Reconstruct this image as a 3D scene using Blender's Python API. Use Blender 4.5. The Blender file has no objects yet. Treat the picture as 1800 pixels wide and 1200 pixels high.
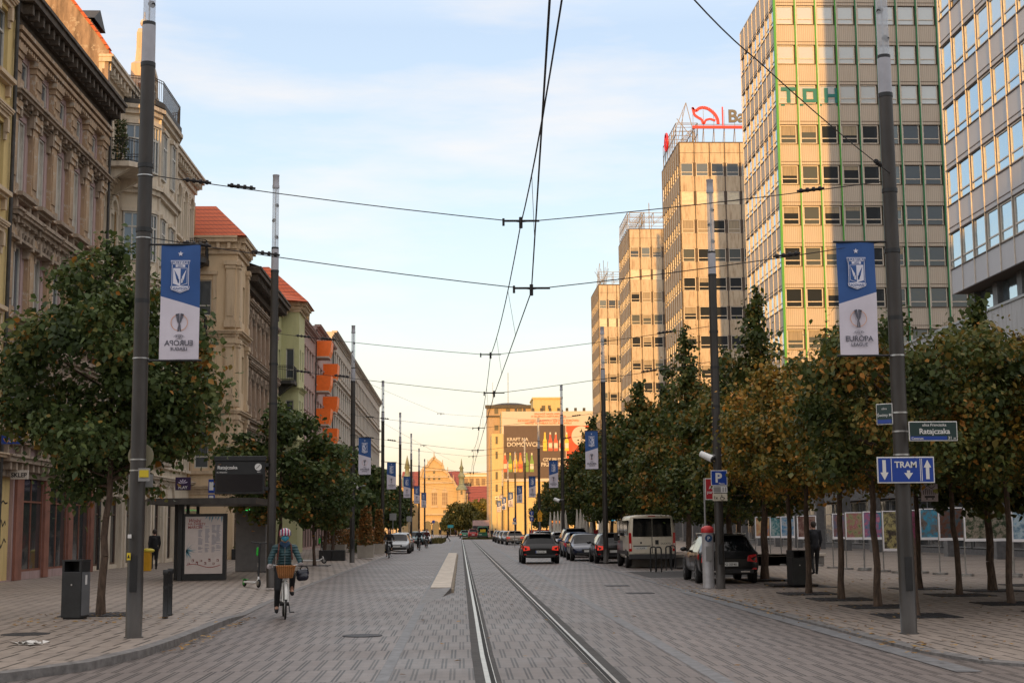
import bpy, math, random
import numpy as np
from mathutils import Vector, Matrix
R = math.radians
sc = bpy.context.scene
COL = sc.collection
# ------------------------------------------------------------------ camera
CAMH = 1.735
F_ = 2500.0
pitch = math.atan(328/2500); yaw = math.atan(92/math.hypot(2500, 328)); roll = math.atan(170/19300)
fw = Vector((math.sin(yaw)*math.cos(pitch), math.cos(yaw)*math.cos(pitch), math.sin(pitch)))
rt = Vector((math.cos(yaw), -math.sin(yaw), 0)); up = rt.cross(fw)
up2 = up*math.cos(roll)+rt*math.sin(roll); rt2 = rt*math.cos(roll)-up*math.sin(roll)
cam = bpy.data.cameras.new('camera'); camo = bpy.data.objects.new('camera', cam); COL.objects.link(camo)
m3 = Matrix((rt2, up2, -fw)).transposed()
camo.matrix_world = Matrix.Translation((0, 0, CAMH)) @ m3.to_4x4()
cam.lens = 50; cam.sensor_width = 36; cam.sensor_fit = 'HORIZONTAL'; cam.clip_start = .1; cam.clip_end = 6000
sc.camera = camo
# survey helpers: turn a photo pixel into a place in the street (depth or height known)
def _ray(px, py): return fw*F_+rt2*(px-900)-up2*(py-600)
def AT(px, py, Y): r = _ray(px, py); return Vector((0, 0, CAMH))+r*(Y/r.y)
def GR(px, py, z=0): r = _ray(px, py); return Vector((0, 0, CAMH))+r*((z-CAMH)/r.z)
# ------------------------------------------------------------------ sky, sun, exposure
SUN_EL, SUN_AZ = R(6.0), R(6.4)       # sun behind the camera and slightly left, very low
w = bpy.data.worlds.new('World'); sc.world = w; w.use_nodes = True
nt = w.node_tree; nt.nodes.clear(); N = nt.nodes.new; Lk = nt.links.new
out = N('ShaderNodeOutputWorld')
tc = N('ShaderNodeTexCoord'); nrm = N('ShaderNodeVectorMath'); nrm.operation = 'NORMALIZE'; Lk(tc.outputs['Generated'], nrm.inputs[0])
sep = N('ShaderNodeSeparateXYZ'); Lk(nrm.outputs[0], sep.inputs[0])
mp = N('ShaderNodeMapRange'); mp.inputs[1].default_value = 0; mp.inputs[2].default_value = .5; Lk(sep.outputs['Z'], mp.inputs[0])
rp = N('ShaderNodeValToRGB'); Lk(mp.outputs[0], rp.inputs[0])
e = rp.color_ramp.elements
e[0].position = 0.0; e[0].color = (.66, .47, .31, 1)
e[1].position = 1.0; e[1].color = (1.10, 1.03, .98, 1)  # upper sky, out of view, brightened to add ambient fill
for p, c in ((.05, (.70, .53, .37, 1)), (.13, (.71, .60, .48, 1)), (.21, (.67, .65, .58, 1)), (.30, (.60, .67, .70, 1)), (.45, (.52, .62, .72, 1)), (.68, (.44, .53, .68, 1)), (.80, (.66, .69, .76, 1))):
    q = e.new(p); q.color = c
mpg = N('ShaderNodeMapping'); mpg.inputs['Scale'].default_value = (2.2, 2.2, 11); mpg.inputs['Rotation'].default_value = (0, R(9), 0); Lk(nrm.outputs[0], mpg.inputs[0])
ns = N('ShaderNodeTexNoise'); ns.inputs['Scale'].default_value = 1.6; ns.inputs['Detail'].default_value = 7; ns.inputs['Roughness'].default_value = .58; Lk(mpg.outputs[0], ns.inputs['Vector'])
cr = N('ShaderNodeValToRGB'); cr.color_ramp.elements[0].position = .44; cr.color_ramp.elements[0].color = (0, 0, 0, 1); cr.color_ramp.elements[1].position = .66; cr.color_ramp.elements[1].color = (.8, .8, .8, 1); Lk(ns.outputs['Fac'], cr.inputs[0])
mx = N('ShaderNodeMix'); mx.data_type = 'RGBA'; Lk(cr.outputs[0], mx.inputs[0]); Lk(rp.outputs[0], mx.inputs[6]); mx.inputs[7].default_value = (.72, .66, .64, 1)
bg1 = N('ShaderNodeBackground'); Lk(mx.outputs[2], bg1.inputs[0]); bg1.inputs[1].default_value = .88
sky = N('ShaderNodeTexSky'); sky.sky_type = 'NISHITA'; sky.sun_disc = False; sky.sun_elevation = SUN_EL; sky.sun_rotation = math.pi+SUN_AZ
bg2 = N('ShaderNodeBackground'); Lk(sky.outputs[0], bg2.inputs[0]); bg2.inputs[1].default_value = .05
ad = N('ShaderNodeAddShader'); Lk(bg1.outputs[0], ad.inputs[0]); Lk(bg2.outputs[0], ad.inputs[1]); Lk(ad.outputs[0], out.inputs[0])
sl = bpy.data.lights.new('sun', 'SUN'); sl.energy = 3.7; sl.angle = R(.5); sl.color = (1.0, .53, .145)
so = bpy.data.objects.new('sun', sl); COL.objects.link(so)
sd = Vector((math.sin(SUN_AZ)*math.cos(SUN_EL), math.cos(SUN_AZ)*math.cos(SUN_EL), -math.sin(SUN_EL)))
so.rotation_euler = sd.to_track_quat('-Z', 'Y').to_euler()
sc.view_settings.view_transform = 'Standard'; sc.view_settings.look = 'None'; sc.view_settings.exposure = 0.40; sc.view_settings.gamma = 1
sc.cycles.max_bounces = 5; sc.cycles.diffuse_bounces = 3; sc.cycles.glossy_bounces = 3; sc.cycles.transmission_bounces = 4; sc.cycles.transparent_max_bounces = 6
# ------------------------------------------------------------------ mesh helpers
rnd = random.Random(7)
def link(o, parent=None):
    COL.objects.link(o)
    if parent is not None: o.parent = parent
    return o
def tag(o, label=None, cat=None, group=None, kind=None):
    if label: o['label'] = label
    if cat: o['category'] = cat
    if group: o['group'] = group
    if kind: o['kind'] = kind
    return o
def thing(name, label, cat, loc=(0, 0, 0), rz=0, group=None):
    o = bpy.data.objects.new(name, None); o.empty_display_size = .3; o.location = loc; o.rotation_euler = (0, 0, rz); link(o)
    return tag(o, label, cat, group)
def copy_tree(o, parent=None):
    c = o.copy(); COL.objects.link(c)
    if parent is not None: c.parent = parent
    for ch in list(o.children): copy_tree(ch, c)
    return c
def root_loc(p):
    v = Vector((0, 0, 0))
    while p is not None: v = v+Vector(p.location); p = p.parent
    return v
class Fr:                                  # a facade frame: a along the wall, b up, c outwards
    def __init__(s, o, u, n): s.o = Vector(o); s.u = Vector(u); s.n = Vector(n)
    def p(s, a, b, c): return s.o+s.u*a+Vector((0, 0, b))+s.n*c
    def rz(s): return math.atan2(s.u.y, s.u.x)
class MB:
    def __init__(s): s.v = []; s.f = []; s.m = []; s.sm = []
    def face(s, pts, m=0, sm=False):
        n = len(s.v); s.v += [tuple(p) for p in pts]; s.f.append(tuple(range(n, n+len(pts)))); s.m.append(m); s.sm.append(sm); return s
    def add(s, vs, fs, m=0, sm=False):
        n = len(s.v); s.v += [tuple(p) for p in vs]
        for f in fs: s.f.append(tuple(i+n for i in f)); s.m.append(m); s.sm.append(sm)
        return s
    def hexa(s, P, m=0):
        return s.add(P, [(0, 3, 2, 1), (4, 5, 6, 7), (0, 1, 5, 4), (1, 2, 6, 5), (2, 3, 7, 6), (3, 0, 4, 7)], m)
    def box(s, x0, x1, y0, y1, z0, z1, m=0):
        return s.hexa([(x0, y0, z0), (x1, y0, z0), (x1, y1, z0), (x0, y1, z0), (x0, y0, z1), (x1, y0, z1), (x1, y1, z1), (x0, y1, z1)], m)
    def fbox(s, F, a0, a1, b0, b1, c0, c1, m=0):
        return s.hexa([F.p(a0, b0, c1), F.p(a1, b0, c1), F.p(a1, b0, c0), F.p(a0, b0, c0), F.p(a0, b1, c1), F.p(a1, b1, c1), F.p(a1, b1, c0), F.p(a0, b1, c0)], m)
    def prism(s, pts, F, c0, c1, m=0):       # polygon (a,b) extruded between c0 and c1
        n = len(pts); P = [F.p(a, b, c1) for a, b in pts]+[F.p(a, b, c0) for a, b in pts]
        fs = [tuple(range(n)), tuple(range(2*n-1, n-1, -1))]+[(i, i+n, (i+1) % n+n, (i+1) % n) for i in range(n)]
        return s.add(P, fs, m)
    def strip(s, pts, F, c0, c1, w, m=0):     # thick polyline in the facade plane
        for (a, b), (c, d) in zip(pts[:-1], pts[1:]):
            L = math.hypot(c-a, d-b) or 1e-6; nx, ny = -(d-b)/L*w/2, (c-a)/L*w/2
            s.prism([(a+nx, b+ny), (a-nx, b-ny), (c-nx, d-ny), (c+nx, d+ny)], F, c0, c1, m)
        return s
    def plan(s, pts, z0, z1, m=0):
        n = len(pts); P = [(x, y, z0) for x, y in pts]+[(x, y, z1) for x, y in pts]
        return s.add(P, [tuple(range(n-1, -1, -1)), tuple(range(n, 2*n))]+[(i, (i+1) % n, (i+1) % n+n, i+n) for i in range(n)], m)
    def cyl(s, p0, p1, r0, r1=None, n=10, m=0, caps=True, sm=True):
        r1 = r0 if r1 is None else r1; p0 = Vector(p0); p1 = Vector(p1); d = (p1-p0).normalized()
        a = d.orthogonal().normalized(); b = d.cross(a); vs = []
        for p, r in ((p0, r0), (p1, r1)):
            for i in range(n): t = 2*math.pi*i/n; vs.append(p+a*math.cos(t)*r+b*math.sin(t)*r)
        s.add(vs, [(i, (i+1) % n, (i+1) % n+n, i+n) for i in range(n)], m, sm)
        if caps: s.face(vs[:n][::-1], m); s.face(vs[n:], m)
        return s
    def tube(s, path, r, n=6, m=0):
        for a, b in zip(path[:-1], path[1:]): s.cyl(a, b, r, r, n, m)
        return s
    def lathe(s, prof, c=(0, 0, 0), n=16, m=0, ax=None):
        vs = []; c = Vector(c); M = ax or Matrix.Identity(3)
        for r, z in prof:
            for i in range(n): t = 2*math.pi*i/n; vs.append(c+M @ Vector((r*math.cos(t), r*math.sin(t), z)))
        fs = []
        for k in range(len(prof)-1):
            for i in range(n): fs.append((k*n+i, k*n+(i+1) % n, (k+1)*n+(i+1) % n, (k+1)*n+i))
        s.add(vs, fs, m, True)
        if prof[0][0] > 1e-4: s.face(vs[:n][::-1], m)
        if prof[-1][0] > 1e-4: s.face(vs[-n:], m)
        return s
    def torus(s, c, axis, Rr, r, n=24, k=8, m=0):
        c = Vector(c); ax = Vector(axis).normalized(); a = ax.orthogonal().normalized(); b = ax.cross(a); vs = []
        for i in range(n):
            t = 2*math.pi*i/n; d = a*math.cos(t)+b*math.sin(t)
            for j in range(k): q = 2*math.pi*j/k; vs.append(c+d*(Rr+r*math.cos(q))+ax*r*math.sin(q))
        return s.add(vs, [(i*k+j, ((i+1) % n)*k+j, ((i+1) % n)*k+(j+1) % k, i*k+(j+1) % k) for i in range(n) for j in range(k)], m, True)
    def ball(s, c, r, m=0, n=10, sc3=(1, 1, 1)):
        c = Vector(c); vs = []; k = n//2+1
        for j in range(k+1):
            th = math.pi*j/k
            for i in range(n): t = 2*math.pi*i/n; vs.append(c+Vector((r*math.sin(th)*math.cos(t)*sc3[0], r*math.sin(th)*math.sin(t)*sc3[1], r*math.cos(th)*sc3[2])))
        return s.add(vs, [(j*n+i, (j+1)*n+i, (j+1)*n+(i+1) % n, j*n+(i+1) % n) for j in range(k) for i in range(n)], m, True)
    def text(s, txt, F, a, b, size, c0=.004, th=.004, m=0, align='CENTER', bold=0., mirror=False, xs=1.0, shear=0):
        vs, fs = text_geo(txt, size, align, bold*size, shear)
        P = [F.p(a+(-x if mirror else x)*xs, b+y, c0+(th if z > 0 else 0)) for x, y, z in vs]
        return s.add(P, fs, m)
    def build(s, name, mats, parent=None, world=False, smooth=False, bevel=0):
        me = bpy.data.meshes.new(name)
        off = root_loc(parent) if (world and parent is not None) else Vector((0, 0, 0))
        vs = s.v if off.length == 0 else [(x-off.x, y-off.y, z-off.z) for x, y, z in s.v]
        me.from_pydata(vs, [], s.f)
        if not isinstance(mats, (list, tuple)): mats = [mats]
        for mt in mats: me.materials.append(mt)
        me.polygons.foreach_set('material_index', s.m); me.polygons.foreach_set('use_smooth', [x or smooth for x in s.sm]); me.update()
        o = bpy.data.objects.new(name, me); link(o, parent)
        if bevel:
            bake_mod(o, 'BEVEL', width=bevel, segments=2, limit_method='ANGLE', angle_limit=R(40))
        return o
def bake_mods(o):
    dg = bpy.context.evaluated_depsgraph_get(); dg.update()
    me = bpy.data.meshes.new_from_object(o.evaluated_get(dg)); old = o.data
    o.modifiers.clear(); o.data = me; me.name = old.name
    bpy.data.meshes.remove(old); return o
def bake_mod(o, kind, **kw):
    md = o.modifiers.new('m', kind)
    for k, v in kw.items(): setattr(md, k, v)
    return bake_mods(o)
_tc = {}
def text_geo(txt, size, align='CENTER', off=0., shear=0):
    key = (txt, round(size, 4), align, round(off, 5), shear)
    if key in _tc: return _tc[key]
    cu = bpy.data.curves.new('t', 'FONT'); cu.body = txt; cu.size = size; cu.align_x = align; cu.extrude = .5; cu.offset = off; cu.shear = shear; cu.resolution_u = 3
    o = bpy.data.objects.new('t', cu); COL.objects.link(o)
    dg = bpy.context.evaluated_depsgraph_get(); dg.update(); me = bpy.data.meshes.new_from_object(o.evaluated_get(dg))
    r = ([tuple(v.co) for v in me.vertices], [tuple(p.vertices) for p in me.polygons])
    bpy.data.objects.remove(o); bpy.data.curves.remove(cu); bpy.data.meshes.remove(me); _tc[key] = r; return r
def inst(me, name, loc, rz=0, parent=None, scale=None, world=True):
    o = bpy.data.objects.new(name, me); off = root_loc(parent) if (world and parent is not None) else Vector((0, 0, 0))
    o.location = Vector(loc)-off; o.rotation_euler = (0, 0, rz)
    if scale: o.scale = scale
    return link(o, parent)
# ------------------------------------------------------------------ materials
MC = {}
def mat(name, col, rough=.6, metal=0., noise=0., nscale=4., bump=0., bscale=40., col2=None, spec=None, coat=0, emit=None, estr=1, trans=0, detail=4, stretch=None, thr=(.35, .65)):
    if name in MC: return MC[name]
    m = bpy.data.materials.new(name); m.use_nodes = True; t = m.node_tree; b = t.nodes['Principled BSDF']
    b.inputs['Base Color'].default_value = (*col, 1); b.inputs['Roughness'].default_value = rough; b.inputs['Metallic'].default_value = metal
    if spec is not None: b.inputs['Specular IOR Level'].default_value = spec
    if coat: b.inputs['Coat Weight'].default_value = coat; b.inputs['Coat Roughness'].default_value = .05
    if emit: b.inputs['Emission Color'].default_value = (*emit, 1); b.inputs['Emission Strength'].default_value = estr
    if trans: b.inputs['Transmission Weight'].default_value = trans
    tcn = t.nodes.new('ShaderNodeTexCoord'); vec = tcn.outputs['Object']
    if stretch:
        mpn = t.nodes.new('ShaderNodeMapping'); mpn.inputs['Scale'].default_value = stretch; t.links.new(vec, mpn.inputs[0]); vec = mpn.outputs[0]
    if noise or col2:
        nz = t.nodes.new('ShaderNodeTexNoise'); nz.inputs['Scale'].default_value = nscale; nz.inputs['Detail'].default_value = detail; nz.inputs['Roughness'].default_value = .6; t.links.new(vec, nz.inputs['Vector'])
        r = t.nodes.new('ShaderNodeValToRGB'); r.color_ramp.elements[0].position = thr[0]; r.color_ramp.elements[1].position = thr[1]
        c2 = col2 or tuple(min(1, x*(1+noise)) for x in col); c1 = col if col2 else tuple(x*(1-noise) for x in col)
        r.color_ramp.elements[0].color = (*c1, 1); r.color_ramp.elements[1].color = (*c2, 1)
        t.links.new(nz.outputs['Fac'], r.inputs[0]); t.links.new(r.outputs[0], b.inputs['Base Color'])
    if bump:
        nb = t.nodes.new('ShaderNodeTexNoise'); nb.inputs['Scale'].default_value = bscale; nb.inputs['Detail'].default_value = 3; t.links.new(vec, nb.inputs['Vector'])
        bp = t.nodes.new('ShaderNodeBump'); bp.inputs['Strength'].default_value = bump; bp.inputs['Distance'].default_value = .02; t.links.new(nb.outputs['Fac'], bp.inputs['Height']); t.links.new(bp.outputs[0], b.inputs['Normal'])
    MC[name] = m; return m
class G:                                    # tiny node-graph helper
    def __init__(s, m): s.t = m.node_tree; s.b = s.t.nodes['Principled BSDF']
    def n(s, k, **kw):
        x = s.t.nodes.new(k)
        for a, b in kw.items(): setattr(x, a, b)
        return x
    def l(s, a, b): s.t.links.new(a, b)
    def math(s, op, a, b=None, c=None):
        x = s.t.nodes.new('ShaderNodeMath'); x.operation = op
        for i, q in enumerate((a, b, c)):
            if q is None: continue
            if isinstance(q, (int, float)): x.inputs[i].default_value = q
            else: s.l(q, x.inputs[i])
        return x.outputs[0]
    def mix(s, f, a, b, mode='MIX'):
        x = s.t.nodes.new('ShaderNodeMix'); x.data_type = 'RGBA'; x.blend_type = mode
        for i, q in ((0, f), (6, a), (7, b)):
            if isinstance(q, tuple): x.inputs[i].default_value = (*q, 1)
            elif isinstance(q, (int, float)): x.inputs[i].default_value = q
            else: s.l(q, x.inputs[i])
        return x.outputs[2]
    def noise(s, vec, sc_, det=4, ro=.6):
        x = s.t.nodes.new('ShaderNodeTexNoise'); x.inputs['Scale'].default_value = sc_; x.inputs['Detail'].default_value = det; x.inputs['Roughness'].default_value = ro; s.l(vec, x.inputs['Vector']); return x
def newmat(name, rough=.7):
    m = bpy.data.materials.new(name); m.use_nodes = True; MC[name] = m; g = G(m); g.b.inputs['Roughness'].default_value = rough; return m, g
def paving(name, ca, cb, line, row=1.4, pitch=.228, pair=.048, lw=.025, jrow=.02, tint=(.30, .22, .20), single=False, rough=.55):
    m, g = newmat(name, rough); tcn = g.n('ShaderNodeTexCoord'); o = tcn.outputs['Object']; sp = g.n('ShaderNodeSeparateXYZ'); g.l(o, sp.inputs[0]); X, Y = sp.outputs[0], sp.outputs[1]
    ry = g.math('DIVIDE', Y, row); fl = g.math('FLOOR', ry); fy = g.math('FRACT', ry)
    u = g.math('ADD', g.math('DIVIDE', X, pitch), g.math('MULTIPLY', fl, .5 if not single else .37)); fu = g.math('MULTIPLY', g.math('FRACT', u), pitch); cell = g.math('FLOOR', u)
    wn = g.n('ShaderNodeTexWhiteNoise'); wn.noise_dimensions = '2D'; cv = g.n('ShaderNodeCombineXYZ'); g.l(cell, cv.inputs[0]); g.l(fl, cv.inputs[1]); g.l(cv.outputs[0], wn.inputs[0])
    def line_at(c): return g.math('LESS_THAN', g.math('ABSOLUTE', g.math('SUBTRACT', fu, c)), lw/2)
    l1 = line_at(pitch*.5-pair/2)
    lines = l1 if single else g.math('MAXIMUM', l1, line_at(pitch*.5+pair/2))
    fade = g.math('ADD', g.math('MULTIPLY', wn.outputs[0], .35), .65); lines = g.math('MULTIPLY', lines, fade)
    jo = g.math('LESS_THAN', g.math('ABSOLUTE', g.math('SUBTRACT', fy, .5)), .5-jrow/2/row); jo = g.math('SUBTRACT', 1, jo)
    f4 = g.math('FRACT', g.math('MULTIPLY', ry, 4)); thin = g.math('LESS_THAN', f4, .05)
    j = g.math('MAXIMUM', lines, g.math('MAXIMUM', g.math('MULTIPLY', jo, .6), g.math('MULTIPLY', thin, .3)))
    cell2 = g.n('ShaderNodeTexWhiteNoise'); cell2.noise_dimensions = '2D'; cv2 = g.n('ShaderNodeCombineXYZ'); g.l(cell, cv2.inputs[0]); g.l(g.math('FLOOR', g.math('MULTIPLY', ry, 4)), cv2.inputs[1]); g.l(cv2.outputs[0], cell2.inputs[0])
    base = g.mix(cell2.outputs[0], ca, cb)
    n1 = g.noise(o, .45, 5, .65); rr = g.n('ShaderNodeValToRGB'); rr.color_ramp.elements[0].position = .35; rr.color_ramp.elements[1].position = .7; g.l(n1.outputs['Fac'], rr.inputs[0])
    base = g.mix(g.math('MULTIPLY', rr.outputs[0], .5), base, tint)
    n3 = g.noise(o, 1.7, 4, .7); r3 = g.n('ShaderNodeValToRGB'); r3.color_ramp.elements[0].position = .60; r3.color_ramp.elements[1].position = .75; g.l(n3.outputs['Fac'], r3.inputs[0])
    base = g.mix(g.math('MULTIPLY', r3.outputs[0], .28), base, tuple(x*.5 for x in ca))
    n2 = g.noise(o, 60, 3, .7); base = g.mix(g.math('MULTIPLY', n2.outputs['Fac'], .35), base, tuple(x*.62 for x in ca))
    mpt = g.n('ShaderNodeMapping'); mpt.inputs['Scale'].default_value = (1.5, .05, 1); g.l(o, mpt.inputs[0]); n5 = g.noise(mpt.outputs[0], 1.1, 5, .65); r5 = g.n('ShaderNodeValToRGB'); r5.color_ramp.elements[0].position = .48; r5.color_ramp.elements[1].position = .68; g.l(n5.outputs['Fac'], r5.inputs[0])
    base = g.mix(g.math('MULTIPLY', r5.outputs[0], .32), base, tuple(x*.55 for x in ca))
    n6 = g.noise(o, 5.5, 3, .5); r6 = g.n('ShaderNodeValToRGB'); r6.color_ramp.elements[0].position = .70; r6.color_ramp.elements[1].position = .74; g.l(n6.outputs['Fac'], r6.inputs[0]); base = g.mix(g.math('MULTIPLY', r6.outputs[0], .5), base, tuple(x*.35 for x in ca))
    g.l(g.mix(j, base, line), g.b.inputs['Base Color'])
    g.l(g.math('ADD', g.math('MULTIPLY', n1.outputs['Fac'], .35), rough-.2), g.b.inputs['Roughness'])
    bp = g.n('ShaderNodeBump'); bp.inputs['Strength'].default_value = .6; bp.inputs['Distance'].default_value = .01
    g.l(g.math('SUBTRACT', g.math('MULTIPLY', n2.outputs['Fac'], .25), j), bp.inputs['Height']); g.l(bp.outputs[0], g.b.inputs['Normal'])
    return m
def leafmat(name, cols, trans=.25):
    m, g = newmat(name, .55); at = g.n('ShaderNodeAttribute'); at.attribute_name = 'lv'; r = g.n('ShaderNodeValToRGB'); g.l(at.outputs['Fac'], r.inputs[0]); el = r.color_ramp.elements
    while len(el) < len(cols): el.new(.5)
    for i, (p, c) in enumerate(cols): el[i].position = p; el[i].color = (*c, 1)
    g.l(r.outputs[0], g.b.inputs['Base Color']); g.b.inputs['Specular IOR Level'].default_value = .3
    tr = g.n('ShaderNodeBsdfTranslucent'); g.l(r.outputs[0], tr.inputs[0]); ms = g.n('ShaderNodeMixShader'); ms.inputs[0].default_value = trans
    g.l(g.b.outputs[0], ms.inputs[1]); g.l(tr.outputs[0], ms.inputs[2]); g.l(ms.outputs[0], m.node_tree.nodes['Material Output'].inputs[0]); return m
def ribbed(name, ca, cb, pitch=.12, noise=.15, ax='XY', stain=None):
    m, g = newmat(name, .6); tcn = g.n('ShaderNodeTexCoord'); o = tcn.outputs['Object']; sp = g.n('ShaderNodeSeparateXYZ'); g.l(o, sp.inputs[0])
    u = g.math('ADD', sp.outputs[0], sp.outputs[1]); f = g.math('FRACT', g.math('DIVIDE', u, pitch)); k = g.math('LESS_THAN', f, .28)
    n1 = g.noise(o, .5, 5); base = g.mix(n1.outputs['Fac'], ca, tuple(x*(1-noise) for x in ca)); c = g.mix(g.math('MULTIPLY', k, .55), base, cb)
    if stain:
        mpn = g.n('ShaderNodeMapping'); mpn.inputs['Scale'].default_value = (2.5, 2.5, .25); g.l(o, mpn.inputs[0]); n2 = g.noise(mpn.outputs[0], 1.5, 6, .7)
        r = g.n('ShaderNodeValToRGB'); r.color_ramp.elements[0].position = .5; r.color_ramp.elements[1].position = .72; g.l(n2.outputs['Fac'], r.inputs[0]); c = g.mix(g.math('MULTIPLY', r.outputs[0], .7), c, stain)
    g.l(c, g.b.inputs['Base Color']); bp = g.n('ShaderNodeBump'); bp.inputs['Strength'].default_value = .5; bp.inputs['Distance'].default_value = .02; g.l(k, bp.inputs['Height']); bp.invert = True; g.l(bp.outputs[0], g.b.inputs['Normal']); return m
def plaster(name, ca, cb, stain, amt=.6, sc_=.7, patch=None):
    m, g = newmat(name, .85); tcn = g.n('ShaderNodeTexCoord'); o = tcn.outputs['Object']
    n1 = g.noise(o, sc_, 6, .65); base = g.mix(n1.outputs['Fac'], ca, cb)
    mpn = g.n('ShaderNodeMapping'); mpn.inputs['Scale'].default_value = (2.2, 2.2, .35); g.l(o, mpn.inputs[0]); n2 = g.noise(mpn.outputs[0], 1.3, 7, .72)
    r = g.n('ShaderNodeValToRGB'); r.color_ramp.elements[0].position = .47; r.color_ramp.elements[1].position = .66; g.l(n2.outputs['Fac'], r.inputs[0]); c = g.mix(g.math('MULTIPLY', r.outputs[0], amt), base, stain)
    if patch:
        n3 = g.noise(o, 1.9, 5, .75); r3 = g.n('ShaderNodeValToRGB'); r3.color_ramp.elements[0].position = .58; r3.color_ramp.elements[1].position = .61; g.l(n3.outputs['Fac'], r3.inputs[0]); c = g.mix(g.math('MULTIPLY', r3.outputs[0], .85), c, patch)
    g.l(c, g.b.inputs['Base Color']); nb = g.noise(o, 25, 4); bp = g.n('ShaderNodeBump'); bp.inputs['Strength'].default_value = .35; bp.inputs['Distance'].default_value = .03; g.l(nb.outputs['Fac'], bp.inputs['Height']); g.l(bp.outputs[0], g.b.inputs['Normal']); return m
def tiles(name, ca, cb, pitch=.3):
    m, g = newmat(name, .7); tcn = g.n('ShaderNodeTexCoord'); o = tcn.outputs['Object']; sp = g.n('ShaderNodeSeparateXYZ'); g.l(o, sp.inputs[0])
    f = g.math('FRACT', g.math('DIVIDE', sp.outputs[2], pitch)); k = g.math('LESS_THAN', f, .16); n1 = g.noise(o, 2.2, 5, .7)
    f2 = g.math('LESS_THAN', g.math('FRACT', g.math('DIVIDE', g.math('ADD', sp.outputs[0], sp.outputs[1]), .26)), .12)
    g.l(g.mix(g.math('MAXIMUM', k, g.math('MULTIPLY', f2, .5)), g.mix(n1.outputs['Fac'], ca, cb), tuple(x*.35 for x in ca)), g.b.inputs['Base Color'])
    bp = g.n('ShaderNodeBump'); bp.inputs['Strength'].default_value = .7; bp.inputs['Distance'].default_value = .05; g.l(f, bp.inputs['Height']); g.l(bp.outputs[0], g.b.inputs['Normal']); return m
def picture(name, cols, scale=5, seed=0., dist=.8):
    m, g = newmat(name, .35); tcn = g.n('ShaderNodeTexCoord'); mpn = g.n('ShaderNodeMapping'); dist *= .3; mpn.inputs['Location'].default_value = (seed*3.1, seed*1.7, seed); g.l(tcn.outputs['Object'], mpn.inputs[0])
    nz = g.noise(mpn.outputs[0], scale, 6, .7); nz.inputs['Distortion'].default_value = dist; r = g.n('ShaderNodeValToRGB'); g.l(nz.outputs['Fac'], r.inputs[0]); el = r.color_ramp.elements
    while len(el) < len(cols): el.new(.5)
    for i, c in enumerate(cols): el[i].position = .3+.42*i/(len(cols)-1); el[i].color = (*c, 1)
    g.l(r.outputs[0], g.b.inputs['Base Color']); return m
def glassy(name, col, metal=.5, rough=.06, wob=.15):
    m, g = newmat(name, rough); g.b.inputs['Base Color'].default_value = (*col, 1); g.b.inputs['Metallic'].default_value = metal; g.b.inputs['Specular IOR Level'].default_value = .8
    tcn = g.n('ShaderNodeTexCoord'); nz = g.noise(tcn.outputs['Object'], .9, 2); bp = g.n('ShaderNodeBump'); bp.inputs['Strength'].default_value = wob; bp.inputs['Distance'].default_value = .05; g.l(nz.outputs['Fac'], bp.inputs['Height']); g.l(bp.outputs[0], g.b.inputs['Normal']); return m
M_pole = mat('pole_paint', (.040, .035, .032), .45, .25, noise=.30, nscale=3, stretch=(1, 1, .3))
M_frost = mat('frosted_polymer', (.36, .36, .40), .35, 0, noise=.08)
M_steel = mat('steel', (.42, .42, .42), .35, .8, noise=.15, nscale=9)
M_dark = mat('dark_metal', (.022, .023, .025), .45, .3, noise=.2)
M_black = mat('black_rubber', (.012, .012, .013), .7)
M_white = mat('white_paint', (.72, .72, .72), .45, noise=.05)
M_wire = mat('wire_metal', (.02, .018, .02), .55, .3)
M_glass = glassy('window_glass_dark', (.10, .12, .14), .35)
M_carglass = mat('car_glass', (.004, .005, .006), .05, 0, spec=.35)
M_signblue = mat('sign_blue', (.008, .045, .28), .35)
M_signwhite = mat('sign_white', (.62, .61, .60), .4)
M_shop = glassy('shop_glass', (.05, .055, .06), .25)
M_greylit = mat('grey_aluminium', (.30, .30, .30), .45, .5)
# ------------------------------------------------------------------ the ground, the pavements, the road
def struct(o): return tag(o, kind='structure')
m_road = paving('road_slabs', (.162, .134, .124), (.210, .175, .160), (.008, .006, .005), pitch=.228, tint=(.15, .125, .115))
m_bed = paving('track_slabs', (.138, .114, .106), (.180, .150, .138), (.007, .005, .005), pitch=.228, tint=(.125, .108, .10))
m_pave = paving('pavement_slabs', (.28, .23, .195), (.38, .315, .27), (.020, .016, .014), row=1.1, pitch=.30, lw=.042, single=True, tint=(.17, .145, .13))
m_ground = mat('far_ground', (.10, .095, .09), .9, noise=.25, nscale=.3)
m_kerb = mat('granite_kerb', (.15, .142, .14), .6, noise=.3, nscale=7, bump=.2)
m_kerb2 = mat('granite_strip', (.145, .145, .152), .6, noise=.25, nscale=5)
m_concrete = mat('pale_concrete', (.52, .46, .39), .75, noise=.2, nscale=3, bump=.15)
m_asph = mat('asphalt_patch', (.055, .052, .052), .85, noise=.3, nscale=8, bump=.3)
m_seal = mat('rail_sealant', (.040, .037, .036), .8, noise=.3, nscale=5, bump=.3)
m_rail = mat('polished_rail', (.44, .41, .38), .3, .85, noise=.2, nscale=4)
m_groove = mat('rail_groove', (.006, .006, .006), .9)
mb = MB(); mb.box(-900, 900, -120, 1500, -1.0, -.03); struct(mb.build('ground', m_ground))
def sheet(name, x0, x1, y0, y1, z, m, nx=1, ny=1):
    b = MB(); b.face([(x0, y0, z), (x1, y0, z), (x1, y1, z), (x0, y1, z)]); return struct(b.build(name, m))
sheet('road', -13, 40, -20, 420, 0, m_road)
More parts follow.
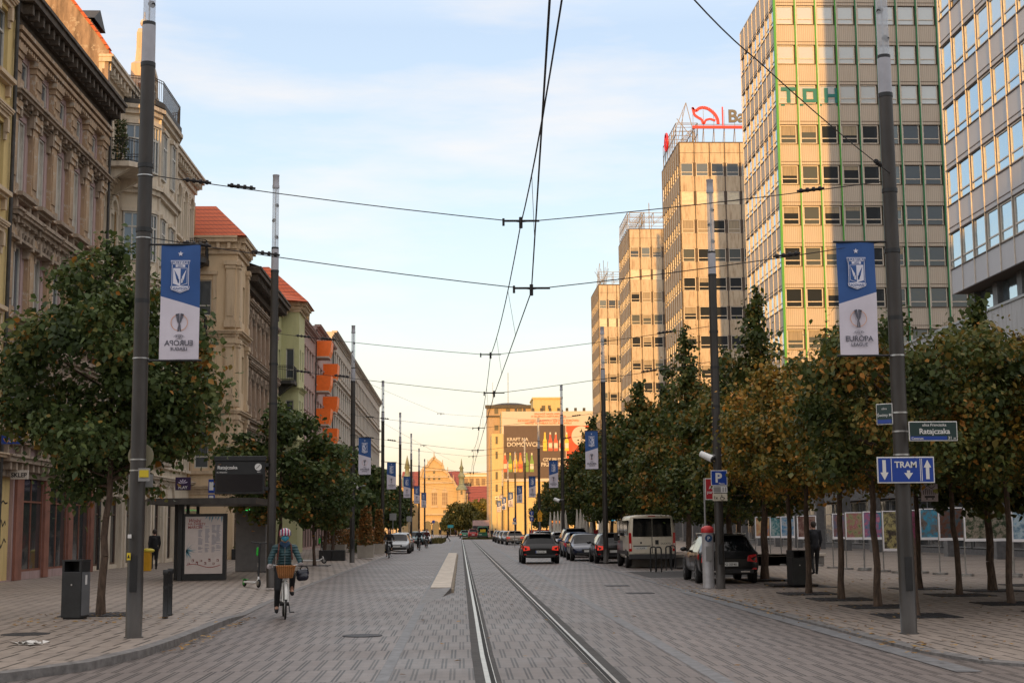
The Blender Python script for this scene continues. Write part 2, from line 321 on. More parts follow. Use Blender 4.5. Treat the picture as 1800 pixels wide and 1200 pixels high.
sheet('track_bed', -.85, 2.85, -20, 420, .004, m_bed)
for x0, x1 in ((-1.0, -.85), (2.85, 3.05)): sheet('road_strip', x0, x1, -20, 420, .008, m_kerb2)
# left pavement: a kerbed corner near the camera, dropping flush beyond it
kx = [(-13, 15.2), (-7.4, 16.1), (-6.2, 16.5), (-5.3, 17.3), (-4.7, 18.6), (-4.42, 20.5), (-4.35, 22.5), (-4.35, 25), (-4.38, 27.5), (-4.45, 30), (-4.6, 34), (-4.75, 45), (-4.75, 420)]
kh = [.12]*8+[.11, .03, .02, .02, .02]
b = MB(); k = MB()
def offs(pts, d):
    r = []
    for i, (x, y) in enumerate(pts):
        a = Vector(pts[max(0, i-1)]); c = Vector(pts[min(len(pts)-1, i+1)]); t = (c-a).normalized(); r.append((x-t.y*d, y+t.x*d))
    return r
kin = offs(kx, .16)
for i in range(len(kx)-1):
    a, c = kx[i], kx[i+1]; ai, ci = kin[i], kin[i+1]; h0, h1 = kh[i], kh[i+1]
    k.add([(*a, -.02), (*c, -.02), (a[0], a[1], h0-.012), (c[0], c[1], h1-.012), (*ai, h0), (*ci, h1), (*ai, -.02), (*ci, -.02)], [(0, 1, 3, 2), (2, 3, 5, 4), (4, 5, 7, 6)])
    b.face([(*ai, h0-.003), (*ci, h1-.003), (min(ci[0]-1.3, -5.9), max(ci[1], 15.4), .12), (min(ai[0]-1.3, -5.9), max(ai[1], 15.4), .12)])
for i in range(len(kx)-1):
    ai, ci = kin[i], kin[i+1]
    b.face([(min(ai[0]-1.3, -5.9), max(ai[1], 15.4), .12), (min(ci[0]-1.3, -5.9), max(ci[1], 15.4), .12), (-17, ci[1], .12), (-17, ai[1], .12)])
struct(b.build('pavement', m_pave)); struct(k.build('kerb', m_kerb))
# right pavement, almost flush
rx = [(40, 14.5), (9.5, 16.2), (7.3, 17.0), (6.55, 18.0), (6.28, 19.5), (6.25, 22), (6.2, 26), (6.2, 34), (6.15, 38.8), (6.3, 39.3)]
rin = offs(rx, -.2); k = MB(); b = MB()
for i in range(len(rx)-1):
    a, c, ai, ci = rx[i], rx[i+1], rin[i], rin[i+1]
    k.add([(*a, -.02), (*c, -.02), (*a, .035), (*c, .035), (*ai, .045), (*ci, .045), (*ai, -.02), (*ci, -.02)], [(0, 1, 3, 2), (2, 3, 5, 4), (4, 5, 7, 6)])
b.plan([(40, 14.7)]+[(x, y) for x, y in rin[1:]]+[(10.4, 39.3), (10.4, 420), (40, 420)], -.02, .042)
struct(b.build('pavement', m_pave)); struct(k.build('kerb', m_kerb))
sheet('gutter', 5.85, 6.17, 17, 39, .008, m_kerb2)
b = MB(); b.box(6.0, 6.14, 39, 420, -.02, .012); struct(b.build('kerb', m_kerb2))
b = MB(); b.box(10.2, 10.4, 39.5, 420, -.02, .06); struct(b.build('kerb', m_kerb2))
# parking bays: asphalt patch and white bay lines
for y0 in (49.2,): sheet('asphalt', 6.5, 10.1, y0, y0+7.5, .006, m_asph)
b = MB()
for y in (49.0, 56.8, 68): b.face([(6.3, y, .010), (10.1, y, .010), (10.1, y+.12, .010), (6.3, y+.12, .010)])
struct(b.build('bay_marking', M_white))
# grooved rails set in dark sealant
for i, x in enumerate((.285, 1.745)):
    s = 1 if i == 0 else -1
    t = thing('tram_rail', ('left' if i == 0 else 'right')+' grooved steel tram rail running up the middle of the paved street', 'rail', (x, 0, 0))
    def stripx(xa, xb, z, m, nm, i=i):
        b = MB()
        ys = [-10, 12, 14, 16, 18, 20, 24, 30, 60, 120, 420]
        for ya, yb in zip(ys[:-1], ys[1:]):
            fa = .05*max(0, (20-ya)/10)*(1 if i == 0 else 0); fb = .05*max(0, (20-yb)/10)*(1 if i == 0 else 0)
            ga = -.0007*max(0, ya-30)*(1 if ya < 260 else 1); gb = -.0007*max(0, yb-30)
            b.face([(xa+fa+ga, ya, z), (xb+fa+ga, ya, z), (xb+fb+gb, yb, z), (xa+fb+gb, yb, z)])
        b.build(nm, m, t)
    stripx(-.15, .15, .009, m_seal, 'sealant'); stripx(-.034, .026, .0135, m_rail, 'rail_head') if i == 0 else stripx(-.022, .022, .0135, m_rail, 'rail_head')
    stripx(.026, .078, .0165, m_groove, 'groove') if i == 0 else stripx(-.075, -.022, .0165, m_groove, 'groove')
    stripx(.078, .088, .0175, m_rail, 'guard_lip') if i == 0 else stripx(-.083, -.075, .0175, m_rail, 'guard_lip')
# refuge island between the tracks and the left lane
t = thing('traffic_island', 'long narrow raised pale concrete island beside the left tram rail', 'traffic island', (-.55, 39.5, 0))
b = MB(); y = 0
while y < 54:
    b.box(-.30, .26, y+.012, y+1.8, 0, .16+rnd.uniform(-.003, .003)); y += 1.8
b.build('platform', m_concrete, t, bevel=.012)
b = MB(); b.add([(-.34, 0, .0), (.27, 0, 0), (.27, 0, .15), (-.34, 0, .12), (-.42, -6.0, .012), (-.3, -6.2, .0), (.05, -2.5, .0), (-.42, -6, 0)], [(3, 2, 6, 4), (4, 6, 5), (2, 1, 6), (0, 3, 4, 7)]); b.build('ramp', m_kerb, t)
b = MB()
b.plan([(.27, 54), (.27, 0)]+[(x, i*.49+d) for i in range(110) for x, d in ((.29, 0), (.34, .01), (.34, .21), (.29, .22))], 0, .10)
b.build('edge_blocks', mat('worn_edge', (.30, .25, .19), .8, noise=.3), t)
# small things on the ground
def disc(name, lab, cat, x, y, z, r, m, grp=None, sq=False):
    b = MB()
    if sq: b.box(-r, r, -r, r, -.01, 0)
    else: b.cyl((0, 0, -.01), (0, 0, 0), r, r, 22)
    o = b.build(name, m); o.location = (x, y, z); return tag(o, lab, cat, grp)
m_manh = mat('cast_iron', (.045, .045, .05), .6, .5, noise=.3, nscale=20, bump=.6, bscale=60)
p = GR(637, 1117); disc('manhole_cover', 'round dark manhole cover in the left lane of the road', 'manhole', p.x, p.y, .012, .33, m_manh)
p = GR(1085, 1029); disc('manhole_cover', 'dark drain cover in the right lane ahead of the parked cars, farther of two', 'manhole', p.x, p.y, .012, .35, m_manh, None, True)
p = GR(1125, 1042); disc('manhole_cover', 'dark drain cover in the right lane, nearer of two', 'manhole', p.x, p.y, .012, .35, m_manh, None, True)
p = GR(45, 1114, .12); disc('manhole_cover', 'dark round cover in the left pavement beside the white litter', 'manhole', p.x, p.y, .126, .38, m_manh)
# litter and leaves
b = MB(); p = GR(50, 1133, .12); r2 = random.Random(4)
for i in range(26):
    x, y = r2.gauss(0, .10), r2.gauss(0, .05); a = r2.random()*6
    b.face([(x+.07*math.cos(a+q), y+.06*math.sin(a+q), .01+r2.random()*.06) for q in (0, 1.6, 3.2, 4.7)])
o = b.build('litter', mat('paper_litter', (.6, .58, .55), .8)); o.location = (p.x, p.y, .12); tag(o, 'crumpled white paper litter lying on the left pavement', 'litter')
m_leafl = leafmat('fallen_leaf', [(0, (.20, .10, .03)), (.5, (.38, .22, .05)), (1, (.14, .07, .03))], .1)
def leaves_on(spots, name='fallen_leaves', n=700, size=.05, seed=3):
    r2 = random.Random(seed); b = MB(); lv = []
    for i in range(n):
        x, y, z = spots(r2); a = r2.random()*6.3; s = size*r2.uniform(.6, 1.5)
        b.face([(x+s*math.cos(a+q)*(.55 if j % 2 else 1), y+s*math.sin(a+q)*(.55 if j % 2 else 1), z+.004+r2.random()*.025) for j, q in enumerate((0, 1.57, 3.14, 4.71))]); lv.append(r2.random())
    o = b.build(name, m_leafl); at = o.data.attributes.new('lv', 'FLOAT', 'FACE'); at.data.foreach_set('value', lv); return tag(o, kind='stuff')
leaves_on(lambda r: (r.uniform(5.8, 6.3)+abs(r.gauss(0, .3)), r.uniform(18, 44), .042), n=200)
leaves_on(lambda r: (r.uniform(6.5, 15), r.uniform(19, 46), .045), n=420, seed=9, size=.045)
leaves_on(lambda r: (-4.3+abs(r.gauss(0, .12)), r.uniform(21, 29), .01), n=70, seed=5)
leaves_on(lambda r: (r.gauss(-7, 1.2), r.gauss(27.5, 1.2), .125), n=120, seed=6)
leaves_on(lambda r: (r.uniform(-1.3, 5), r.uniform(15, 42), .012), n=36, seed=8)
# planted verges in the distance
m_verge = leafmat('verge_grass', [(0, (.05, .055, .02)), (.5, (.12, .11, .035)), (1, (.19, .14, .05))])
for x0, x1, y0, y1, hh in ((-11, -2.2, 170, 212, .7), (.2, 5.2, 232, 244, .4)):
    r2 = random.Random(int(y0)); b = MB(); lv = []
    for i in range(1700):
        x, y = r2.uniform(x0, x1), r2.uniform(y0, y1); h = r2.uniform(.3, 1)*hh; a = r2.random()*3.1; c, s = math.cos(a)*.14, math.sin(a)*.14
        b.face([(x-c, y-s, 0), (x+c, y+s, 0), (x+c*.3+r2.uniform(-.1, .1), y, h)]); lv.append(r2.random())
    o = b.build('grass_verge', m_verge); at = o.data.attributes.new('lv', 'FLOAT', 'FACE'); at.data.foreach_set('value', lv); tag(o, kind='stuff')
# ------------------------------------------------------------------ old town houses on the left
m_frame_w = mat('window_frame_white', (.50, .48, .44), .55, noise=.1)
m_frame_b = mat('window_frame_brown', (.10, .06, .04), .6, noise=.2)
_win = {}
def window_meshes(w, h, style='cross', fm=None, arch=False):
    k = (round(w, 2), round(h, 2), style, fm.name if fm else '')
    if k in _win: return _win[k]
    F = Fr((0, 0, 0), (1, 0, 0), (0, -1, 0)); b = MB(); t = .07
    b.fbox(F, -w/2, -w/2+t, 0, h, -.05, .05); b.fbox(F, w/2-t, w/2, 0, h, -.05, .05); b.fbox(F, -w/2+t, w/2-t, 0, t, -.05, .05); b.fbox(F, -w/2+t, w/2-t, h-t, h, -.05, .05)
    if style == 'cross': b.fbox(F, -.035, .035, t, h*.68, -.04, .035); b.fbox(F, -w/2+t, w/2-t, h*.68, h*.68+.08, -.04, .045); b.fbox(F, -.03, .03, h*.68+.08, h-t, -.04, .03)
    if style == 'low': b.fbox(F, -w/2+t, w/2-t, h*.27, h*.27+.07, -.04, .04)
    if style == 'two': b.fbox(F, -.04, .04, t, h-t, -.04, .04)
    if style == 'shop': b.fbox(F, -.03, .03, t, h-t, -.04, .03); b.fbox(F, -w/2+t, w/2-t, h*.72, h*.72+.06, -.04, .04)
    fo = b.build('window', fm or m_frame_w); me = fo.data; bpy.data.objects.remove(fo)
    b = MB(); b.fbox(F, -w/2+.01, w/2-.01, .01, h-.01, -.02, 0)
    go = b.build('pane', M_glass); ge = go.data; bpy.data.objects.remove(go); _win[k] = (me, ge); return _win[k]
_pm = {}
def pane_mesh(ge, m):
    k = (ge.name, m.name)
    if k not in _pm: c = ge.copy(); c.materials[0] = m; _pm[k] = c
    return _pm[k]
def put_window(root, F, a, b, w, h, c=-.18, style='cross', fm=None, glass=None, name='window'):
    me, ge = window_meshes(w, h, style, fm)
    if glass: ge = pane_mesh(ge, glass)
    o = inst(me, name, F.p(a, b, c), F.rz(), root); p = bpy.data.objects.new('pane', ge); link(p, o); return o
def wall_with_holes(mb, F, a0, a1, b0, b1, holes, depth=.35, m=0, mr=None):
    mr = m if mr is None else mr
    A = sorted({a0, a1, *[x for h in holes for x in (h[0], h[1])]}); B = sorted({b0, b1, *[x for h in holes for x in (h[2], h[3])]})
    A = [x for x in A if a0-1e-6 <= x <= a1+1e-6]; B = [x for x in B if b0-1e-6 <= x <= b1+1e-6]
    for j in range(len(B)-1):
        run = None
        for i in range(len(A)-1):
            ca, cb = (A[i]+A[i+1])/2, (B[j]+B[j+1])/2; hole = any(h[0] < ca < h[1] and h[2] < cb < h[3] for h in holes)
            if not hole: run = A[i] if run is None else run
            if run is not None and (hole or i == len(A)-2):
                e_ = A[i] if hole else A[i+1]; mb.face([F.p(run, B[j], 0), F.p(e_, B[j], 0), F.p(e_, B[j+1], 0), F.p(run, B[j+1], 0)], m); run = None
    for x0, x1, y0, y1 in holes:
        mb.face([F.p(x0, y0, 0), F.p(x0, y1, 0), F.p(x0, y1, -depth), F.p(x0, y0, -depth)], mr); mb.face([F.p(x1, y0, 0), F.p(x1, y1, 0), F.p(x1, y1, -depth), F.p(x1, y0, -depth)], mr)
        mb.face([F.p(x0, y0, 0), F.p(x1, y0, 0), F.p(x1, y0, -depth), F.p(x0, y0, -depth)], mr); mb.face([F.p(x0, y1, 0), F.p(x1, y1, 0), F.p(x1, y1, -depth), F.p(x0, y1, -depth)], mr)
def proto(fn, name, m):
    b = MB(); fn(b, Fr((0, 0, 0), (1, 0, 0), (0, -1, 0))); o = b.build(name, m); me = o.data; bpy.data.objects.remove(o); return me
def hood_fn(w, h=.45, d=.38, ped=False):
    def f(b, F):
        b.fbox(F, -w/2, w/2, 0, h*.4, 0, d*.45); b.fbox(F, -w/2-.05, w/2+.05, h*.4, h*.62, 0, d*.7); b.fbox(F, -w/2-.12, w/2+.12, h*.62, h*.8, 0, d*.9); b.fbox(F, -w/2-.16, w/2+.16, h*.8, h, 0, d)
        for s in (-1, 1): b.fbox(F, s*(w/2-.12)-.1, s*(w/2-.12)+.1, -.45, 0, 0, d*.6); b.fbox(F, s*(w/2-.12)-.08, s*(w/2-.12)+.08, -.7, -.45, 0, d*.3)
        if ped: b.prism([(-w/2-.16, h), (w/2+.16, h), (0, h+w*.24)], F, 0, d*.9)
    return f
def pil_fn(w, h, d=.16):
    def f(b, F):
        b.fbox(F, -w/2, w/2, .4, h-.45, 0, d); b.fbox(F, -w/2-.07, w/2+.07, 0, .4, 0, d+.08); b.fbox(F, -w/2-.05, w/2+.05, h-.45, h-.25, 0, d+.06); b.fbox(F, -w/2-.12, w/2+.12, h-.25, h, 0, d+.12)
        b.fbox(F, -w/2+.08, w/2-.08, .65, h-.7, d, d+.04)
    return f
def sill_fn(w, d=.3):
    def f(b, F):
        b.fbox(F, -w/2, w/2, -.14, 0, 0, d); b.fbox(F, -w/2+.06, w/2-.06, -.24, -.14, 0, d*.6)
        for s in (-1, 1): b.fbox(F, s*(w/2-.15)-.09, s*(w/2-.15)+.09, -.6, -.24, 0, d*.5)
    return f
def cornice(root, F, a0, a1, z, d, h, m, brackets=True, name='cornice', soffit=None):
    b = MB(); b.fbox(F, a0, a1, z-h, z-h*.7, 0, d*.25); b.fbox(F, a0, a1, z-h*.7, z-h*.35, 0, d*.45)
    if brackets:
        x = a0+.3
        while x < a1-.2: b.fbox(F, x-.09, x+.09, z-h*.72, z-h*.37, d*.452, d*.85); x += .62
    b.fbox(F, a0-.05, a1+.05, z-h*.35, z-h*.12, 0, d); b.fbox(F, a0-.08, a1+.08, z-h*.12, z, 0, d+.08)
    return b.build(name, m, root, world=True)
def dentils(b, F, a0, a1, z, st=.3, s=.13, c=.2):
    x = a0
    while x < a1: b.fbox(F, x, x+s, z, z+s, 0, c); x += st
def railing(b, pts, z0, z1, st=.13, r=.013):
    for (x0, y0), (x1, y1) in zip(pts[:-1], pts[1:]):
        L = math.hypot(x1-x0, y1-y0); n = max(1, int(L/st))
        for zz in (z0+.06, z1-.12, z1): b.cyl((x0, y0, zz), (x1, y1, zz), r*1.4, n=5)
        for i in range(n+1): t = i/n; b.cyl((x0+(x1-x0)*t, y0+(y1-y0)*t, z0), (x0+(x1-x0)*t, y0+(y1-y0)*t, z1), r, n=4)
PX = (0, 1, 0), (1, 0, 0)                    # street faces on the left look east (+x), run along +y
def side(x, y): return Fr((x, y, 0), (0, 1, 0), (1, 0, 0))
def front(x, y): return Fr((x, y, 0), (1, 0, 0), (0, -1, 0))
m_yell = plaster('yellow_plaster', (.60, .44, .18), (.66, .50, .23), (.28, .20, .10), .3)
m_decay = plaster('decayed_plaster', (.27, .185, .13), (.42, .31, .23), (.11, .08, .06), .8, 1.2, patch=(.42, .35, .28))
m_pink = plaster('pink_plaster', (.37, .26, .255), (.44, .31, .30), (.20, .145, .13), .6, 1.5)
m_orn = plaster('weathered_stucco', (.24, .18, .135), (.42, .33, .25), (.075, .058, .046), .8, 2.5)
m_pilas = plaster('peeling_pilaster', (.33, .21, .12), (.46, .33, .22), (.17, .12, .085), .75, 3, patch=(.5, .44, .37))
m_cream = plaster('cream_stucco', (.60, .51, .40), (.68, .60, .48), (.34, .26, .18), .4)
m_creamd = plaster('cream_ornament', (.56, .47, .37), (.66, .58, .47), (.26, .2, .15), .55, 2)
m_beige = plaster('beige_plaster', (.60, .45, .29), (.66, .50, .33), (.36, .26, .17), .25)
m_beiget = plaster('beige_trim', (.52, .40, .27), (.60, .46, .32), (.28, .2, .14), .45, 2)
m_green = plaster('pale_green_plaster', (.50, .49, .27), (.56, .55, .31), (.30, .29, .16), .3)
m_rose = plaster('rose_plaster', (.42, .29, .26), (.48, .34, .31), (.2, .15, .13), .3)
m_grey = plaster('grey_plaster', (.50, .44, .38), (.58, .52, .45), (.25, .22, .19), .4)
m_ochre = mat('ochre_brick', (.33, .20, .08), .85, noise=.25, nscale=6, bump=.4)
m_roofr = tiles('red_tiles', (.50, .085, .03), (.60, .14, .05)); m_roofd = tiles('dark_roof', (.05, .04, .035), (.09, .07, .06))
m_tin = mat('tin_edge', (.045, .042, .04), .6, .3, noise=.3); m_rail_i = mat('wrought_iron', (.02, .02, .022), .5, .4)
m_orange = mat('orange_panel', (.95, .17, .012), .45, noise=.06); m_curt = mat('curtain_cloth', (.40, .36, .31), .8, noise=.15, nscale=3, stretch=(12, 12, .3))
m_boards = mat('window_boards', (.36, .33, .28), .8, noise=.25, nscale=2)
panes = [M_glass, M_glass, glassy('pane_curtained', (.22, .21, .19), .1, .2), M_glass]
def house(name, lab, x, y0, y1, H, wallm, depth=11, grp='old houses along the left of the street'):
    t = thing(name, lab, 'building', (x, y0, 0), 0, grp); return t
def body_box(b, x, y0, y1, H, depth, m=0):     # everything but the street face
    b.face([(x, y0, 0), (x-depth, y0, 0), (x-depth, y0, H), (x, y0, H)], m); b.face([(x, y1, 0), (x-depth, y1, 0), (x-depth, y1, H), (x, y1, H)], m)
    b.face([(x-depth, y0, 0), (x-depth, y1, 0), (x-depth, y1, H), (x-depth, y0, H)], m); b.face([(x, y0, H), (x, y1, H), (x-depth, y1, H), (x-depth, y0, H)], m)
def ground_floor(root, F, W, xs, w, h, fm, sill=.5, glass=None):
    return [(a-w/2, a+w/2, sill, sill+h) for a in xs]
# --- A: yellow house at the left edge
XA = -15.0
t = house('yellow_house', 'smooth yellow plastered house at the left edge of the photo', XA, 34.6, 46.9, 19, m_yell)
F = side(XA, 34.6); b = MB(); body_box(b, XA, 34.6, 46.9, 21.5, 11); hs = []
for z in (5.2, 9.0, 12.8, 16.6):
    for a in (2, 5, 8, 10.9): hs.append((a-.65, a+.65, z, z+2.3))
for a in (2.5, 6.5, 10.2): hs.append((a-1.1, a+1.1, .6, 3.4))
wall_with_holes(b, F, 0, 12.3, 0, 21.5, hs); b.build('wall', m_yell, t, world=True)
for h in hs: put_window(t, F, (h[0]+h[1])/2, h[2], h[1]-h[0], h[3]-h[2], style='cross' if h[2] > 1 else 'shop')
sm_ = proto(sill_fn(1.6), 'window_sill', m_beiget); hm = proto(hood_fn(1.5, .35, .25), 'window_hood', m_beiget)
for h in hs[:16]: inst(sm_, 'window_sill', F.p((h[0]+h[1])/2, h[2], 0), F.rz(), t); inst(hm, 'window_hood', F.p((h[0]+h[1])/2, h[3]+.15, 0), F.rz(), t)
cornice(t, F, 0, 12.3, 21.5, .7, .9, m_beiget); cornice(t, F, 0, 12.3, 4.3, .25, .4, m_beiget, False, 'string_course')
b = MB(); b.cyl((XA+.12, 46.7, .2), (XA+.12, 46.7, 21), .07, n=8); b.build('downpipe', m_tin, t, world=True)
# --- B: long decayed tenement
XB = -15.2; yB0, yB1 = 47.0, 59.7; W = yB1-yB0
t = house('decayed_tenement', 'weathered brown and pink stucco tenement with peeling pilasters and deep dark eaves', XB, yB0, yB1, 20, m_pink)
F = side(XB, yB0); b = MB(); body_box(b, XB, yB0, yB1, 19.2, 11); hs = []; xs = [1.5+i*2.35 for i in range(5)]
for z, hh in ((4.9, 2.4), (9.0, 2.5), (13.2, 2.7), (16.9, 1.1)):
    for a in xs: hs.append((a-.55, a+.55, z, z+hh))
gf = [(3.0, 5.6, .4, 3.7), (6.2, 8.8, .4, 3.7), (9.4, 12.1, .4, 3.7)]
wall_with_holes(b, F, 0, W, 0, 19.2, hs+gf+[(.5, 2.1, .15, 3.6)], m=0); b.build('wall', m_pink, t, world=True)
b = MB(); b.fbox(F, .5, 2.1, .15, 3.6, -.30, -.12); b.build('doorway_wall', m_yell, t, world=True)
for a0, a1 in ((2.25, 3.0), (5.6, 6.2), (8.8, 9.4), (12.1, 12.6)): b = MB(); b.fbox(F, a0, a1, .13, 3.9, .002, .10); b.build('shop_surround', mat('rust_cladding', (.24, .10, .07), .6, noise=.2, nscale=2), t, world=True)
for i, h in enumerate(hs):
    o = put_window(t, F, (h[0]+h[1])/2, h[2], 1.1, h[3]-h[2], c=-.10, style='two', glass=m_boards if i in (10, 11, 12, 13, 14) else (panes[i % 4]))
for i, h in enumerate(gf): put_window(t, F, (h[0]+h[1])/2, h[2], h[1]-h[0], h[3]-h[2], style='shop', c=-.06, fm=mat('rust_frame', (.20, .075, .045), .6, noise=.2), glass=M_shop, name='shop_window')
for z, H_, ped in ((4.9, 2.4, False), (9.0, 2.5, False), (13.2, 2.7, False)):
    hm = proto(hood_fn(1.7, .62 if z < 13 else .5, .62 if z < 13 else .42, ped), 'window_hood', m_orn); pm = proto(pil_fn(.62, H_+.55), 'pilaster', m_pilas); sm_ = proto(sill_fn(1.75, .42), 'window_sill', m_orn)
    for a in xs: inst(hm, 'window_hood', F.p(a, z+H_+.35, 0), F.rz(), t); inst(sm_, 'window_sill', F.p(a, z, 0), F.rz(), t)
    for a in [xs[0]-1.17]+[x+1.17 for x in xs]: inst(pm, 'pilaster', F.p(a, z-.15, 0), F.rz(), t)
pm = proto(pil_fn(.75, 1.6, .2), 'attic_pilaster', m_pilas)
for a in [xs[0]-1.17]+[x+1.17 for x in xs]: inst(pm, 'attic_pilaster', F.p(a, 16.65, 0), F.rz(), t)
for z, d, h in ((4.3, .55, .7), (8.35, .45, .6), (12.5, .5, .65), (16.6, .42, .45)):
    o = cornice(t, F, 0, W, z, d, h, m_orn, True, 'string_course')
b = MB()
for z in (8.6, 12.75):
    x = .25
    while x < W-.2: b.lathe([(.09, 0), (.05, .08), (.10, .25), (.05, .42), (.09, .5)], F.p(x, z-1.15, .22), 8); x += .38
    b.fbox(F, 0, W, z-1.25, z-1.15, 0, .36); b.fbox(F, 0, W, z-.65, z-.5, 0, .36)
b.build('balustrade', m_orn, t, world=True)
b = MB(); dentils(b, F, .1, W-.1, 18.2, .26, .13, .3); b.fbox(F, 0, W, 18.4, 18.55, 0, .35); b.fbox(F, 0, W, 18.65, 18.8, 0, .4); b.build('frieze', m_pilas, t, world=True)
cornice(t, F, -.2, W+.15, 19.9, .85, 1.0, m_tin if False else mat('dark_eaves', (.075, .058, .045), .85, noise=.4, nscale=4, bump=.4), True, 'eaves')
b = MB(); b.add([(XB+.9, yB0, 19.91), (XB+.9, yB1, 19.91), (XB-6, yB1, 23.6), (XB-6, yB0, 23.6), (XB-11, yB0, 20), (XB-11, yB1, 20)], [(0, 1, 2, 3), (3, 2, 5, 4), (0, 3, 4), (1, 5, 2)]); rf = b.build('roof', m_roofd, t, world=True)
b = MB(); b.box(XB-6, XB-3.5, yB1-3, yB1-.3, 21, 26.2); b.box(XB-5, XB-3.2, yB0+5, yB0+6.5, 21, 24.6); b.build('chimney', m_creamd, rf, world=True)
b = MB(); Fz = Fr((XB, yB1+.02, 0), (-1, 0, 0), (0, -1, 0)); b.prism([(-.1, 19.2), (-.1, 22.3), (.3, 22.9), (1.9, 25.0), (4.2, 27.4), (6, 27.4), (6, 19.2)], Fz, -.3, 0); fw_ = b.build('fire_wall', m_decay, t, world=True); b = MB(); b.strip([(-.1, 22.35), (.3, 22.95), (1.9, 25.05), (4.2, 27.45), (6, 27.45)], Fz, -.35, .04, .12); b.build('tile_capping', m_roofr, fw_, world=True)
b = MB(); b.cyl((XB+.3, yB1-.1, .2), (XB+.3, yB1-.1, 19.5), .06, n=8); b.build('downpipe', m_tin, t, world=True)
b = MB(); Fg = side(XB, yB0)
r2 = random.Random(5)
for z0, s in ((2.1, .32), (1.35, .34), (2.75, .2)):
    pts = [(.65+i*.15+r2.uniform(-.08, .08), z0+r2.uniform(-s, s)*.6) for i in range(9)]; b.strip(pts, Fg, -.115, -.11, .05)
b.build('graffiti', M_black, t, world=True)
# --- C: cream ornate house with oriel, balconies, gable and red roof
XC = -15.5; yC0, yC1 = 59.75, 82.0; W = yC1-yC0; HC = 21.6
t = house('cream_house', 'ornate cream house with oriel bay, iron balconies, tall gable and steep red roof', XC, yC0, yC1, HC, m_cream)
F = side(XC, yC0); b = MB(); body_box(b, XC, yC0, yC1, HC, 11); hs = []
for z, hh in ((5.2, 2.4), (9.2, 2.4), (13.4, 2.4), (17.9, 2.2)):
    for a in (1.2, 2.9, 12.0, 13.6, 15.4, 17.2, 19.0, 20.8): hs.append((a-.5, a+.5, z, z+hh))
gf = [(a-1.0, a+1.0, .3, 3.3) for a in (1.7, 4.7, 7.7, 10.7, 13.7, 16.9)]
wall_with_holes(b, F, 0, W, 0, HC, hs+gf); b.build('wall', m_cream, t, world=True)
for i, h in enumerate(hs): put_window(t, F, (h[0]+h[1])/2, h[2], 1.0, h[3]-h[2], style='cross', glass=panes[i % 4])
for h in gf: put_window(t, F, (h[0]+h[1])/2, h[2], 2.0, 3.0, style='shop', fm=m_frame_b, glass=M_shop, name='shop_window')
def archring(b, F, a, z, r, w=.16, c=.14):
    pts = [(a+r*math.cos(q), z+r*math.sin(q)) for q in [math.pi*i/10 for i in range(11)]]; b.strip(pts, F, 0, c, w)
b = MB()
for a in (1.7, 4.7, 7.7, 10.7, 13.7, 16.9): archring(b, F, a, 3.3, 1.0, .22, .12); b.fbox(F, a-1.35, a-1.05, 0, 3.3, 0, .14); b.fbox(F, a+1.05, a+1.35, 0, 3.3, 0, .14)
b.build('ground_floor_arches', m_creamd, t, world=True)
b = MB()
for h in hs:
    a = (h[0]+h[1])/2; archring(b, F, a, h[3]+.05, .62, .2, .16); b.fbox(F, a-.75, a-.55, h[2]-.1, h[3]+.1, 0, .12); b.fbox(F, a+.55, a+.75, h[2]-.1, h[3]+.1, 0, .12); b.fbox(F, a-.8, a+.8, h[2]-.25, h[2]-.1, 0, .22)
b.build('window_surrounds', m_creamd, t, world=True)
b = MB()
for a0, a1 in ((0, .55), (3.4, 3.9), (14.3, 14.7), (21.6, 22.2)):
    b.fbox(F, a0, a1, 4.6, HC-.9, 0, .06)
b.build('brick_band', m_ochre, t, world=True)
for z in (4.5, 8.6, 12.7, 17.2): cornice(t, F, 0, W, z, .32, .45, m_creamd, False, 'string_course')
cornice(t, F, -.05, W+.05, HC+.5, .55, .9, m_creamd, True, 'eaves')
# oriel bay (polygonal) rising to a roof balcony
ob = [(XC, yC0+3.9), (XC+1.25, yC0+4.3), (XC+1.55, yC0+5.0), (XC+1.55, yC0+9.0), (XC+1.25, yC0+9.9), (XC, yC0+10.6)]
orl = MB(); orl.plan(ob, 4.8, 21.2); ors = orl.build('oriel', m_cream, t, world=True)
def edgeF(p, q):
    u = Vector((q[0]-p[0], q[1]-p[1], 0)); L = u.length; u /= L; return Fr((p[0], p[1], 0), u, Vector((u.y, -u.x, 0))), L
b = MB(); b2 = MB(); rw = []
for p, q in zip(ob[:-1], ob[1:]):
    Fe, L = edgeF(p, q)
    for z in (4.8, 8.9, 12.9, 17.0, 20.7):
        b.fbox(Fe, -.05, L+.05, z, z+.22, 0, .16); b.fbox(Fe, -.1, L+.1, z+.22, z+.4, 0, .3)
    for a in ((0, L) if L > .9 else ()): b.fbox(Fe, max(0, a-.2), min(L, a+.2), 5.4, 20.7, 0, .1)
    for z in (5.9, 9.8, 13.9, 18.0):
        n = 2 if L > 2 else 1
        for i in range(n):
            a = L*(i+.5)/n; ww = min(.8, L/n*.6); o = put_window(t, Fe, a, z, round(ww, 1), 2.2, c=.06, style='cross'); b2.fbox(Fe, a-ww/2-.1, a+ww/2+.1, z+2.22, z+2.4, 0, .18)
            b2.fbox(Fe, a-.25, a+.25, z-.75, z-.25, 0, .1)
b.build('oriel_cornice', m_creamd, t, world=True); b2.build('oriel_ornament', m_creamd, t, world=True)
b = MB(); c = [(x+.25 if x > XC else x, y) for x, y in ob]; b.plan(c, 21.2, 21.42); b.build('oriel_roof', m_tin, t, world=True)
